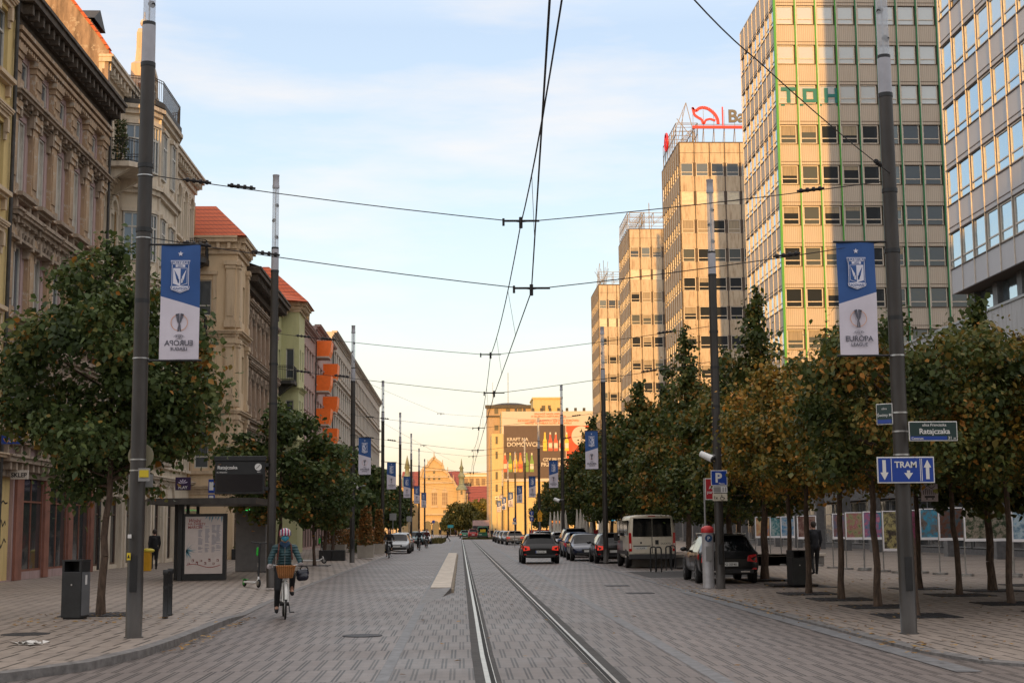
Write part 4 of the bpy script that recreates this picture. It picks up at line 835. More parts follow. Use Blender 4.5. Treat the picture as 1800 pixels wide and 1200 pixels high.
# teal writing on one window row of the green striped tower
b = MB()
z = 35.95
a = .35; b.fbox(Ff2, a, a+1.2, z+.45, z+.75, .003, .012); b.fbox(Ff2, a+.45, a+.75, z-.55, z+.45, .003, .012)
a = 2.1; b.fbox(Ff2, a, a+1.15, z+.4, z+.65, .003, .012); b.fbox(Ff2, a, a+1.15, z-.5, z-.25, .003, .012); b.fbox(Ff2, a, a+.3, z-.25, z+.4, .003, .012); b.fbox(Ff2, a+.85, a+1.15, z-.25, z+.4, .003, .012)
a = 3.85; b.fbox(Ff2, a, a+.3, z-.55, z+.7, .003, .012); b.fbox(Ff2, a+.85, a+1.15, z-.55, z+.7, .003, .012); b.fbox(Ff2, a+.3, a+.85, z-.05, z+.2, .003, .012)
for k in range(7): b.fbox(Ff2, .3+k*.75, .62+k*.75, z-.8+.1*(k % 2), z-.62, .003, .012)
b.build('window_writing', mat('teal_paint', (.01, .16, .15), .6), t2, world=True)
# roof frames and the bison sign
m_lat = mat('lattice_steel', (.30, .27, .24), .6, .3, noise=.2); m_red = mat('sign_red', (.62, .015, .02), .4); m_dgrey = mat('sign_grey', (.10, .10, .10), .5)
def lattice(t, F, a0, a1, z0, h, st=1.6, c0=-2.5, r=.05, name='roof_frame'):
    b = MB(); n = max(1, int((a1-a0)/st)); st = (a1-a0)/n
    for c in (0, c0):
        for zz in (z0, z0+h*.5, z0+h): b.cyl(F.p(a0, zz, c), F.p(a1, zz, c), r, n=4)
        for i in range(n+1):
            b.cyl(F.p(a0+i*st, z0-.3, c), F.p(a0+i*st, z0+h, c), r, n=4)
            if i < n: b.cyl(F.p(a0+i*st, z0, c), F.p(a0+(i+1)*st, z0+h, c), r*.8, n=4)
    for i in range(n+1): b.cyl(F.p(a0+i*st, z0, 0), F.p(a0+i*st, z0+h, c0), r*.8, n=4); b.cyl(F.p(a0+i*st, z0+h, 0), F.p(a0+i*st, z0+h, c0), r*.8, n=4)
    return b.build(name, m_lat, t, world=True)
lattice(t3, Fs3, 1.0, 11.5, 45.4, 2.6); 
b = MB()
for i in range(9): a = .6+i*1.2; b.cyl(Ff3.p(a, 45.2, -.4), Ff3.p(a, 46.6, -.4), .05, n=4); b.cyl(Ff3.p(a, 45.2, -1.8), Ff3.p(a, 47.4, -.4), .045, n=4); b.cyl(Ff3.p(a, 46.6, -.4), Ff3.p(a, 49.2, -.4), .03, n=4)
b.cyl(Ff3.p(0, 47.5, -.4), Ff3.p(10.5, 47.5, -.4), .04, n=4)
for q in ((0, 45.2, 1.2, 50.4), (1.2, 50.4, 2.4, 45.2), (-.6, 46, 1.2, 50.4), (.3, 47, 2.1, 47), (.1, 48.5, 2, 46)): b.cyl(Ff3.p(q[0], q[1], -1.5), Ff3.p(q[2], q[3], -1.5), .05, n=4)
b.build('sign_frame', m_lat, t3, world=True)
sg = thing('rooftop_sign', 'red bison outline with dark grey letters above a red bar on a tower roof', 'sign', tuple(Ff3.p(3.2, 45.6, -.2)))
def zz(px, py): p = AT(px, py, 157.7); return (p.x-25.0, p.z)
bis = [(1218, 192), (1221, 203), (1228, 207), (1236, 210), (1240, 219), (1243, 212), (1250, 214)]
outl = [zz(*q) for q in [(1217, 191), (1219, 203), (1224, 209), (1233, 211), (1236, 219), (1240, 217), (1242, 211), (1250, 211), (1257, 213), (1259, 219), (1262, 219), (1261, 212), (1256, 204), (1252, 197), (1243, 191), (1234, 189), (1228, 192), (1222, 197), (1218, 196)]]
top = [zz(*q) for q in [(1223, 196), (1229, 191), (1236, 190), (1244, 192), (1251, 197), (1257, 203), (1261, 211), (1262, 219)]]; bot = [zz(*q) for q in [(1217, 190), (1220, 203), (1227, 208), (1233, 211), (1236, 219)]]; bel = [zz(*q) for q in [(1237, 219), (1240, 212), (1248, 210), (1253, 212), (1257, 213)]]; hd = [zz(*q) for q in [(1216, 190), (1221, 195), (1224, 197)]]
b = MB()
for L_, w_ in ((top, .34), (bot, .28), (bel, .24), (hd, .2)): b.strip(L_, Ff3, -.1, .05, w_)
b.build('bison', m_red, sg, world=True)
x0, z0 = zz(1217, 227); x1, z1 = zz(1306, 222); b = MB(); b.fbox(Ff3, x0, x0+14, z0, z1, -.1, .05); b.build('red_bar', m_red, sg, world=True)
x0, z0 = zz(1269, 221); x1, z1 = zz(1271, 189); b = MB(); b.fbox(Ff3, x0, x0+.14, z0, z1, -.1, .05); b.build('divider', m_red, sg, world=True)
x0, z0 = zz(1279, 215.5); b = MB(); b.text('Bank', Ff3, x0, z0, 2.05, c0=-.1, th=.15, align='LEFT', bold=.03); b.build('lettering', m_dgrey, sg, world=True)
sg = thing('rooftop_sign', 'round red sign seen almost edge on at the street corner of the tan tower roof', 'sign', tuple(Fs3.p(9.5, 45.6, -.2)))
b = MB(); c = Fs3.p(6.0, 47.2, .35); b.torus(c, (1, 0, 0), 1.05, .13, 24, 6); b.cyl(c+Vector((0, -.7, -.7)), c+Vector((0, .7, .7)), .13, n=6); b.cyl(c+Vector((0, -.7, .3)), c+Vector((0, .5, -.8)), .11, n=6); b.build('red_ring', m_red, sg, world=True)
lattice(t4, Ff4, .2, 9, 46.0, 1.5, 1.5); lattice(t4, Fs4, 1.0, 11.5, 45.4, 2.4)
b = MB(); b.cyl(Ff4.p(3.2, 45, -1), Ff4.p(3.2, 49.2, -1), .06, n=5); b.build('aerial', m_lat, t4, world=True)
r2 = random.Random(3); b = MB()
for i in range(16): a = r2.uniform(0, 4); b.cyl(Fs5.p(r2.uniform(6, 12), 44.6, -r2.uniform(0, 2)), Fs5.p(r2.uniform(6, 12), 45.5+r2.uniform(.5, 4.2), -r2.uniform(0, 2)), .05, n=4)
b.build('aerials', m_lat, t5, world=True); lattice(t5, Ff5, .2, 8, 45.2, 1.8, 2.2)
# podium running under and between the towers
m_pod = ribbed('podium_panel', (.44, .44, .45), (.30, .30, .31), .16, stain=(.2, .18, .16)); m_col = mat('podium_column', (.13, .13, .135), .5, noise=.2)
m_shopdark = glassy('podium_shop_glass', (.025, .03, .035), .2, .08, .2)
t = thing('podium_building', 'long low ribbed grey podium with dark glazed shops under the towers', 'building', (24.7, 30, 0))
b = MB(); Fp = Fr((25.2, 275, 0), (0, -1, 0), (-1, 0, 0)); L = 275-30
b.box(25.3, 60, 30, 275, 10.15, 11.75); b.build('roof_slab', m_seam, t, world=True)
b = MB(); b.fbox(Fp, 0, L, 10.1, 11.8, -.1, 0); b.fbox(Fr((25.2, 30, 0), (1, 0, 0), (0, -1, 0)), 0, 35, 10.1, 11.8, 0.01, .1); b.build('fascia', m_pod, t, world=True)
b = MB(); b.fbox(Fp, 0, L, 11.8, 11.92, -.1, .06); b.build('coping', M_greylit, t, world=True)
b = MB(); b.box(29, 60, 30.2, 275, 0, 10.15); b.build('wall', mat('podium_back_wall', (.05, .052, .055), .7, noise=.3), t, world=True)
b = MB(); b.box(26.3, 46, 57.9, 70.9, 11.76, 13.38); b.build('recessed_band', m_gblue, t, world=True)
b = MB()
for i in range(5): b.box(26.0, 26.6, 58.0+i*3.05, 58.6+i*3.05, 11.8, 13.4)
b.build('band_columns', m_col, t, world=True)
Fw = Fr((28.9, 275, 0), (0, -1, 0), (-1, 0, 0))
b = MB(); b.fbox(Fw, 0, L, 3.5, 4.3, .02, .5); b.fbox(Fw, 0, L, 7.4, 8.2, .02, .3); b.fbox(Fw, 0, L, 0, .35, .02, .2); b.build('bands', m_col, t, world=True)
for i in range(49): 
    b_ = i*5.0
    if 275-b_ > 150: continue
    put_window(t, Fw, b_+2.5, .4, 4.7, 3.0, c=.1, style='shop', fm=M_greylit, glass=m_shopdark, name='shop_window'); put_window(t, Fw, b_+2.5, 4.4, 4.7, 2.9, c=.1, style='two', fm=M_greylit, glass=m_shopdark)
cm = MB(); cm.box(-.3, .3, -.3, .3, 0, 10.1); o = cm.build('column', m_col); me = o.data; bpy.data.objects.remove(o)
for y in range(34, 272, 7): inst(me, 'column', (26.2, y, .04), 0, t)
m_lit = mat('lit_shop_panel', (.5, .5, .5), .5, emit=(.9, .95, 1.0), estr=.9)
for (lab, px0, px1, py0, py1, Y, col, txt) in (('small glowing cyan shop sign among the right trees, upper one', 1092, 1098, 893, 899, 90, (.05, .5, .7), None), ('cyan lit shop sign with white lettering behind the trees above the parked cars', 1071, 1085, 907, 915, 92, (.01, .10, .16), 'optyk'), ('green lit shop cross sign glowing above the van roof', 1118, 1126, 903, 909, 80, (.0, .4, .1), None)):
    mm = mat('sign_'+lab[:14].replace(' ', '_'), col, .5, emit=col, estr=1.2); a = AT(px0, py1, Y); c = AT(px1, py0, Y); s_ = thing('shop_sign', lab, 'sign', ((a.x+c.x)/2, Y, a.z)); w_ = c.x-a.x; h_ = c.z-a.z
    if 'cross' in lab: b = MB(); F = Fr((0, 0, 0), (1, 0, 0), (0, -1, 0)); b.fbox(F, -w_/2, w_/2, h_*.3, h_*.7, -.08, 0); b.fbox(F, -w_*.15, w_*.15, h_*.7, h_*1.1, -.08, 0); b.fbox(F, -w_*.15, w_*.15, -h_*.1, h_*.3, -.08, 0); b.build('cross', mm, s_)
    else: b = MB(); F = Fr((0, 0, 0), (1, 0, 0), (0, -1, 0)); b.fbox(F, -w_/2, w_/2, 0, h_, -.1, 0); b.build('panel', mm, s_, bevel=.02)
    if txt: b = MB(); b.text(txt, F, 0, h_*.3, h_*.8, bold=.02); b.build('lettering', mat('lit_letters', (.6, .8, .9), .5, emit=(.5, .8, .9), estr=.8), s_)
# furled parasols and red menus of the cafe terrace behind the parked cars
m_par = mat('parasol_cloth', (.56, .52, .45), .8, noise=.1); m_redc = mat('red_cloth', (.42, .02, .025), .7, noise=.15)
def parasol_proto():
    t = thing('furled_parasol', 'x', 'parasol', (0, 0, 0), 0, 'furled cream parasols on the cafe terrace behind the parked cars'); b = MB(); b.cyl((0, 0, 0), (0, 0, 2.9), .03, n=6); b.cyl((0, 0, 0), (0, 0, .1), .3, n=12); b.build('pole', M_greylit, t)
    b = MB(); b.lathe([(.03, 2.95), (.07, 2.6), (.12, 1.9), (.15, 1.35), (.19, 1.0), (.05, 1.02)], n=9); b.build('cloth', m_par, t); return t
pp = parasol_proto(); spots = [(px, Y) for px, Y in ((968, 112), (975, 110), (981, 108), (987, 106), (995, 104), (1015, 98), (1021, 97), (1027, 96), (1033, 94), (1040, 93), (1056, 90), (1062, 90))]
ordn = ['first', 'second', 'third', 'fourth', 'fifth', 'sixth', 'seventh', 'eighth', 'ninth', 'tenth', 'eleventh', 'twelfth', 'thirteenth', 'fourteenth', 'fifteenth', 'sixteenth']
for i, (px, Y) in enumerate(spots):
    o = pp if i == 0 else copy_tree(pp); p = AT(px, 950, Y); o.location = (p.x, Y, .04); o['label'] = 'furled cream parasol behind the parked cars, %s from the left of twelve' % ordn[i]
for i, (px, Y) in enumerate(((941, 120), (956, 115), (1045, 95), (1055, 93))):
    p = AT(px, 950, Y); s_ = thing('terrace_screen', 'red cloth terrace screen behind the parked cars, %s from the left of four' % ordn[i], 'screen', (p.x, Y, .04), 0, 'red screens of the cafe terrace'); b = MB(); b.box(-.45, .45, -.02, .02, .25, 1.55); b.build('cloth', m_redc, s_); b = MB(); [b.cyl((s*.48, 0, 0), (s*.48, 0, 1.7), .03, n=6) for s in (-1, 1)]; b.build('frame', M_greylit, s_)
# ------------------------------------------------------------------ far end of the street
m_sand = plaster('lit_sandstone', (.43, .31, .165), (.52, .385, .215), (.31, .215, .115), .4, .25); m_sandd = plaster('sandstone_trim', (.42, .33, .22), (.5, .4, .28), (.28, .2, .13), .5, .5)
m_winb = mat('brown_lattice_window', (.16, .09, .05), .5, noise=.2); m_copper = mat('green_copper', (.17, .19, .13), .6, noise=.25, nscale=1); m_roofm = tiles('maroon_tiles', (.24, .05, .035), (.32, .08, .05), .5)
YE = 420.0
def E(px, py, Y=YE): p = AT(px, py, Y); return p.x, p.z
t = thing('gabled_hall', 'golden sandstone hall with tall stepped gable and arched entrance at the street end', 'building', (AT(779, 900, YE).x, YE, 0))
F = Fr((0, YE, 0), (1, 0, 0), (0, -1, 0)); b = MB()
gp = [E(*q) for q in [(738, 930), (822, 930), (822, 870), (810, 862), (806, 858), (800, 852), (797, 845), (790, 838), (787, 831), (780, 826), (778, 817), (773, 812), (767, 808), (763, 804), (758, 808), (754, 813), (752, 818), (747, 820), (742, 826), (740, 832), (738, 838)]]
b.prism(gp, F, -14, 0); b.build('wall', m_sand, t, world=True)
b = MB(); b.strip(gp[2:], F, .01, .5, .7)
for y0_ in (848, 838, 826): x0, z = E(742 if y0_ > 830 else 748, y0_); x1, _ = E(796 if y0_ == 848 else (789 if y0_ == 838 else 779), y0_); b.fbox(F, x0, x1, z-.25, z+.2, .01, .5)
for px, py in ((763, 803), (778, 817), (752, 817), (787, 830), (797, 844), (808, 858)): x, z = E(px, py); b.cyl(F.p(x, z-.5, 0), F.p(x, z+1.6, 0), .22, .08, n=6)
x0, z = E(745, 905); x1, _ = E(806, 905); b.fbox(F, x0, x1, z, z+.5, .01, .9); b.build('gable_trim', m_sandd, t, world=True)
def rectwin(t, F, px0, px1, py0, py1, m, name='window', c=.06, mull=True, Y=YE):
    x0, z1 = E(px0, py0, Y); x1, z0 = E(px1, py1, Y); b = MB(); b.fbox(F, x0, x1, z0, z1, -.05, c); o = b.build(name, m, t, world=True)
    if mull:
        b = MB(); w_ = (x1-x0)
        for q in (0, .33, .66, 1): b.fbox(F, x0+w_*q-.07, x0+w_*q+.07, z0, z1, c+.001, c+.12)
        for q in (0, .35, .7, 1): b.fbox(F, x0, x1, z0+(z1-z0)*q-.06, z0+(z1-z0)*q+.06, c+.001, c+.1)
        b.build('lattice', m_sandd, o, world=True)
    return o
for q in ((758.5, 768.5, 866, 887), (777, 787, 866, 887), (742, 749, 868, 884)): rectwin(t, F, *q, m_winb)
for q in ((752, 756, 836, 843), (761, 765, 836, 843), (770, 774, 836, 843), (761, 765, 826, 832), (779, 784, 896, 907)): rectwin(t, F, *q, M_dark, mull=False)
b = MB()
for a0, a1 in ((757, 770), (775.5, 788.5)):
    x0, z = E(a0, 865.5); x1, _ = E(a1, 865.5); b.prism([(x0, z), (x1, z), ((x0+x1)/2, z+1.6)], F, .01, .3); x0, z0 = E(a0, 892); x1, z1 = E(a1, 888); b.fbox(F, x0, x1, z0, z1, .01, .4)
b.build('window_pediments', m_sandd, t, world=True)
for px in (752, 765.5, 780):
    x, zb = E(px, 928); w_ = 1.0; pts = [(x-w_, .1), (x+w_, .1)]+[(x+w_*math.cos(q), 2.2+w_*math.sin(q)) for q in [math.pi*i/8 for i in range(9)]]; pts = [(a, z*1.35) for a, z in pts]; b = MB(); b.prism(pts, F, -.05, .08); b.build('archway', M_dark, t, world=True)
    b = MB(); archring(b, F, x, 2.97, 1.25, .35, .3); b.build('arch_surround', m_sandd, t, world=True)
b = MB(); x0, z0 = E(738, 838); x1, z1 = E(766, 805); b.add([(x0-.2, YE+.6, z0), (x0+4.5, YE+.6, z0+6.2), (x0+4.5, YE+14, z0+6.2), (x0-.2, YE+14, z0)], [(0, 1, 2, 3)]); b.build('roof', m_roofm, t, world=True)
# corner tower with green cap
t = thing('corner_tower', 'round sandstone stair tower with green copper cap beside the gabled hall', 'tower', (AT(811.5, 900, YE-2).x, YE-2, 0)); c = AT(811.5, 900, YE-2).x
r_ = 1.32; zt = E(811, 861, YE-2)[1]; b = MB(); b.cyl((0, 0, 0), (0, 0, zt), r_, n=16); b.build('shaft', m_sand, t)
b = MB()
h = zt; b.lathe([(r_+.35, h), (r_+.3, h+.5), (1.0, h+1.3), (.8, h+1.7), (.8, h+3.6), (1.15, h+3.8), (1.0, h+4.3), (.55, h+5.0), (.5, h+6.2), (.7, h+6.3), (.3, h+7.2), (.05, h+9.2)], n=16); b.build('cap', m_copper, t)
for z in (3.2, 8.0, 11.6): b = MB(); b.box(-.3, .3, -r_-.06, -r_+.1, z, z+1.2); b.build('window', M_dark, t)
def farblock(name, lab, px0, px1, ytop, ybase, Y, depth, m, roofm=None, ridge=None, cat='building'):
    x0, zt = E(px0, ytop, Y); x1, _ = E(px1, ytop, Y); t = thing(name, lab, cat, (x0, Y, 0)); F = Fr((0, Y, 0), (1, 0, 0), (0, -1, 0)); zb = 0; b = MB(); b.fbox(F, x0, x1, 0, zt, -depth, 0); b.build('wall', m, t, world=True)
    if roofm: _, zr = E(px0, ridge, Y); b = MB(); b.add([(x0-.4, Y-.5, zt), (x1+.4, Y-.5, zt), (x1, Y+depth/2, zr), (x0, Y+depth/2, zr), (x0-.4, Y+depth, zt), (x1+.4, Y+depth, zt)], [(0, 1, 2, 3), (3, 2, 5, 4), (0, 3, 4), (1, 5, 2)]); b.build('roof', roofm, t, world=True)
    return t, F, x0, x1, zt
t, F, x0, x1, zt = farblock('side_wing', 'lit wing with steep maroon tiled roof right of the corner tower', 819, 858, 882, 930, 424, 12, m_sand, m_roofm, 853)
for q in ((832, 839, 885, 898), (849, 855, 885, 900)): rectwin(t, F, *q, M_dark, mull=False, Y=424)
t, F, x0, x1, zt = farblock('side_wing', 'wing behind the gable whose maroon roof rises on both sides of it', 706, 812, 856, 930, 436, 14, m_sand, m_roofm, 827)
b = MB(); c_ = AT(716, 840, 434).x; b.lathe([(1.6, zt), (1.7, zt+2.5), (.8, zt+3.5), (.6, zt+5.5), (.9, zt+5.6), (.05, zt+9.5)], (c_, 433, 0), 12); b.build('turret', m_copper, t, world=True)
t, F, x0, x1, zt = farblock('modern_block', 'pale yellow flat roofed modern block behind the maroon roofs', 808, 860, 831, 930, 470, 14, m_sand)
b = MB()
for k, z in enumerate((zt-1.2, zt-5.3, zt-9.6)): b.fbox(F, x0, x1, z, z+(1.0 if k else .6), .01, .4)
b.build('white_bands', mat('white_band', (.62, .57, .47), .7), t, world=True)
for k in range(5): b = MB(); a = x0+1.5+k*1.9; b.fbox(F, a, a+1.2, zt-4.0, zt-1.8, .01, .08); b.build('window', m_winb, t, world=True)
t, F, x0, x1, zt = farblock('distant_house', 'lit brick fronted house glimpsed left of the gabled hall behind banners', 672, 704, 880, 930, 400, 12, m_sandd, m_roofm, 862)
# brown corner building and the block carrying the huge beer poster
t, F, x0, x1, zt = farblock('brown_corner_building', 'tall brown stone building with rounded corner left of the huge poster', 859, 936, 712, 930, 312, 16, plaster('brown_stone', (.36, .26, .17), (.44, .33, .22), (.25, .17, .1), .4, .3))
b = MB(); cx_, cz = E(862, 712, 312); b.cyl((cx_+.6, 313.4, 0), (cx_+.6, 313.4, zt), 1.5, n=14); b.build('rounded_corner', MC['brown_stone'], t, world=True)
b = MB(); b.fbox(F, x0-.8, x1+.2, zt-.7, zt, 0, .6); b.fbox(F, x0-.6, x1, zt-2.6, zt-2.3, 0, .3); b.lathe([(5.0, zt), (4.8, zt+.3), (2.5, zt+.8), (.1, zt+1.0)], ((x0+x1)/2, 318, 0), 20); b.build('cornice', m_tin, t, world=True)
for k in range(3):
    for z in (zt-1.9, zt-5.5, zt-9): b = MB(); a = x0+1.2+k*2.6; b.fbox(F, a, a+.9, z, z+1.1, .01, .06); b.build('window', M_dark, t, world=True)
b = MB(); b.cyl((AT(893, 700, 316).x, 316, zt), (AT(893, 660, 316).x, 316, AT(893, 655, 316).z), .09, n=4); b.cyl((AT(866, 700, 314).x, 314, zt), (AT(866, 660, 314).x, 314, AT(866, 672, 314).z), .05, n=4); b.build('aerial', m_lat, t, world=True)
m_yw = plaster('golden_plaster', (.54, .41, .19), (.60, .47, .24), (.40, .30, .15), .3, .3)
t, F, x0, x1, zt = farblock('poster_building', 'yellow plastered building with blank gable carrying the huge beer poster', 881, 1046, 723, 930, 300, 18, m_yw)
xa, za = E(937, 701, 301); xb, _ = E(987, 701, 301); b = MB(); b.box(xa, xb, 301, 312, zt-1, za); b.box(xa-.2, xb+.2, 300.8, 312, za, za+.35); b.build('roof_house', m_yw, t, world=True)
for q in ((952, 958.5, 712.5, 722), (963, 968, 712, 718)): x_, z1_ = E(q[0], q[2], 301); x2_, z0_ = E(q[1], q[3], 301); b = MB(); b.box(x_, x2_, 300.9, 301.0, z0_, z1_); b.build('window', M_dark, t, world=True)
xa, za = E(864, 762, 299); xb, _ = E(882, 762, 299); b = MB(); b.box(xa, xb+.3, 299, 312, 0, za); b.build('lower_wing', m_yw, t, world=True)
for py in (774, 800, 836, 858, 880): x_, z1_ = E(871, py-7, 299); x2_, z0_ = E(875, py+6, 299); b = MB(); b.box(x_, x2_, 298.93, 299, z0_, z1_); b.build('window', M_dark, t, world=True)
b = MB()
for k in range(9): x_, z_ = E(907+k*15, 721.5, 300); b.box(x_-.25, x_+.25, 300, 301, zt, zt+.7)
b.build('chimney_pots', m_tin, t, world=True)
# the poster: flat, at its real place on the gable
m_pw = mat('poster_white', (.50, .45, .39), .6); m_pb = mat('poster_brown', (.075, .048, .045), .6, noise=.06, nscale=1); m_pr = mat('poster_red', (.62, .06, .02), .6, noise=.15, nscale=.8)
t = thing('giant_poster', 'huge brown and red beer poster with rows of bottles on the yellow gable', 'poster', (E(965, 800, 299.8)[0], 299.8, E(965, 850, 299.8)[1])); F = Fr((0, 299.85, 0), (1, 0, 0), (0, -1, 0))
def prect(nm, px0, px1, py0, py1, m, c, parent): x0, z1 = E(px0, py0, 299.8); x1, z0 = E(px1, py1, 299.8); b = MB(); b.fbox(F, x0, x1, z0, z1, c-.03, c); return b.build(nm, m, parent, world=True)
prect('backing', 882, 1046, 723, 845, m_pw, .05, t); br = prect('brown_field', 885.5, 995, 748, 840, m_pb, .09, t); prect('red_field', 995, 1046, 748, 840, m_pr, .10, t)
def ptext(s, px, py, size, m, parent=t, al='LEFT', bold=.03): x, z = E(px, py, 299.8); b = MB(); b.text(s, F, x, z, size, c0=.12, th=.03, align=al, bold=bold); b.build('lettering', m, parent, world=True)
ptext('KRAFT NA', 891, 774.5, .95, m_pw); ptext('DOMÓWCE...', 891, 784.5, 1.25, m_pw); ptext('CZY PILSNER', 954, 810, .9, m_pw); ptext('PRZY GRILLU?', 951, 819, 1.1, m_pw)
for k, (s, y, sz) in enumerate((('SPRAWDŹ NASZĄ OFERTĘ', 728.5, .5), ('W SKLEPACH I RESTAURACJACH', 733, .5), ('ZAWARTOŚĆ ALKOHOLU SZKODZI ZDROWIU', 740.5, .6), ('NAWET NIEWIELKA ILOŚĆ ALKOHOLU', 745, .55))): ptext(s, 964, y, sz, m_pr, al='CENTER', bold=.01)
bc = {'g': (.10, .22, .03), 'o': (.65, .22, .02), 'r': (.6, .05, .03), 'y': (.7, .42, .04), 'w': (.55, .5, .42)}
def bottle(px, py0, h, c1, c2):
    x, z0 = E(px, py0, 299.8); b = MB(); pts = [(-.42, 0), (.42, 0), (.42, h*.52), (.2, h*.68), (.15, h), (-.15, h), (-.2, h*.68), (-.42, h*.52)]; b.prism([(x+a, z0+q) for a, q in pts], F, .101, .13, 0); b.fbox(F, x-.36, x+.36, z0+h*.15, z0+h*.42, .131, .15, 1); b.fbox(F, x-.14, x+.14, z0+h*.88, z0+h, .131, .15, 1)
    b.build('bottle_picture', [mat('bottle_'+c1, bc[c1], .5, noise=.2, nscale=2), mat('label_'+c2, bc[c2], .5, noise=.15, nscale=3)], t, world=True)
for k, (c1, c2) in enumerate((('r', 'w'), ('g', 'y'), ('y', 'o'), ('o', 'r'), ('g', 'g'), ('g', 'w'))): bottle(888+k*9+(2 if k > 3 else 0), 829, 4.0, c1, c2)
for k, (c1, c2) in enumerate((('y', 'y'), ('r', 'w'), ('r', 'w'), ('w', 'r'), ('y', 'w'))): bottle(958+k*9.6, 792, 3.9, c1, c2)
x, z = E(1022, 766, 299.8); b = MB(); b.prism([(x+2.1*math.cos(q), z+2.1*math.sin(q)) for q in [math.pi*i/12 for i in range(24)]], F, .13, .16); b.build('white_disc', m_pw, t, world=True)
# pink kiosk hoarding in the distance, row of low houses behind trees
t, F, x0, x1, zt = farblock('pink_hoarding', 'low pink and grey hoarding beyond the green van', 831, 860, 914, 930, 290, 3, mat('pink_panel', (.45, .30, .28), .7, noise=.15), cat='hoarding')
b = MB(); b.fbox(F, x0, x1, 1.6, 2.3, .01, .08); b.build('dark_band', M_dark, t, world=True)
# block behind the camera that keeps the low sun off the street
t = thing('cross_street_block', 'plain plastered block across the junction behind the viewpoint', 'building', (0, -60, 0)); b = MB(); b.box(-70, 70, -12, 0, 0, 29.5); b.build('wall', m_cream, t)
b = MB(); b.box(-70.5, 70.5, -12.5, .5, 29.5, 30.0); b.build('parapet', m_tin, t)
for ch in t.children: pass
# ------------------------------------------------------------------ lamp posts
FX = Fr((0, 0, 0), (1, 0, 0), (0, -1, 0))
m_tube = mat('clear_polymer', (.62, .64, .68), .12, 0, spec=.6)
def _tube():
    m = m_tube; t = m.node_tree; tr = t.nodes.new('ShaderNodeBsdfTransparent'); tr.inputs[0].default_value = (.93, .95, .98, 1); ms = t.nodes.new('ShaderNodeMixShader'); ms.inputs[0].default_value = .42
    t.links.new(tr.outputs[0], ms.inputs[1]); t.links.new(t.nodes['Principled BSDF'].outputs[0], ms.inputs[2]); t.links.new(ms.outputs[0], t.nodes['Material Output'].inputs[0])
_tube()
def make_post(H=12.0):
    t = thing('lamp_post', 'x', 'lamp post', (0, 0, 0), 0, 'tall dark lamp posts lining both sides of the street')
    k = H/12.0; zt = 8.85*k+.25
    b = MB(); b.lathe([(.15, 0), (.15, .012), (.126, .014), (.128, .9), (.124, .92), (.119, 4), (.112, zt)], n=20)
    b.build('pole', M_pole, t)
    for z, r in ((zt-.02, .120), (zt+.66, .106), (6.35*k, .128), (7.4*k, .126), (5.2, .121)): b = MB(); b.cyl((0, 0, z), (0, 0, z+.07), r, n=18); b.build('band', M_dark, t)
    b = MB(); b.lathe([(.111, zt+.05), (.108, zt+.67)], n=18); b.build('frosted_collar', M_frost, t)
    b = MB(); b.lathe([(.098, zt+.73), (.095, zt+2.5)], n=18); b.build('clear_tube', m_tube, t)
    b = MB(); b.cyl((.0, 0, zt+.7), (0, 0, zt+2.55), .014, n=6)
    b.build('tube_stem', M_steel, t)
    for z, s in ((zt+1.05, 1), (zt+1.55, -1), (zt+2.0, 1)):
        b = MB(); b.ball((.04*s, 0, z), .05, n=8); b.cyl((0, 0, z), (.07*s, -.05, z-.05), .035, .045, 8); b.build('spot_lamp', M_dark, t)
    b = MB(); b.lathe([(.104, zt+2.5), (.104, zt+2.58), (.095, zt+2.6), (.093, H-.05), (.1, H-.04), (.1, H)], n=18); b.build('cap', M_frost, t)
    b = MB(); b.box(-.055, .055, -.133, -.10, .7, 1.25); b.build('service_door', M_dark, t)
    return t
LP = [(-5.05, 22.5, .12), (-5.42, 41.2, .12), (-5.40, 71.3, .12), (-5.38, 98.3, .12), (-5.35, 125.6, .12), (-5.35, 153.5, .12), (-5.35, 182, .12), (-5.35, 210, .12)]
RP = [(7.02, 22.5, .045), (7.1, 39.3, .045), (6.95, 69.0, .045), (6.93, 97.5, .045), (6.93, 127, .045), (6.93, 155, .045), (6.93, 183, .045), (6.93, 211, .045), (6.93, 240, .045)]
pl = make_post(12.0); pr_ = None
ll = ['nearest left lamp post, beside the litter bin, with a mirrored banner', 'left lamp post just behind the cyclist with the basket, next to the tram stop display', 'left lamp post standing beside the pale planters, third along the left row', 'fourth lamp post along the left side, beside the second cyclist', 'fifth lamp post along the left side', 'sixth lamp post along the left side', 'seventh lamp post along the left side', 'eighth and farthest lamp post on the left side']
rl = ['nearest right lamp post carrying the tram lane sign and the street name plates', 'right lamp post between the parking meter and the black estate car', 'right lamp post rising beside the beige van, third along the right row', 'fourth lamp post along the right side, beside the red and white banner trees', 'fifth lamp post along the right side, before the giant poster', 'sixth lamp post along the right side, before the giant poster', 'seventh lamp post along the right side', 'eighth lamp post along the right side', 'ninth and farthest lamp post on the right side']
rl[3] = 'fourth lamp post along the right side, left of the trees'
for i, (x, y, z) in enumerate(LP):
    o = pl if i == 0 else copy_tree(pl); o.location = (x, y, z); o['label'] = ll[i]
    if i > 1: o.scale = (1, 1, .985)
for i, (x, y, z) in enumerate(RP): o = copy_tree(pl); o.location = (x, y, z); o.scale = (1, 1, .955); o['label'] = rl[i]
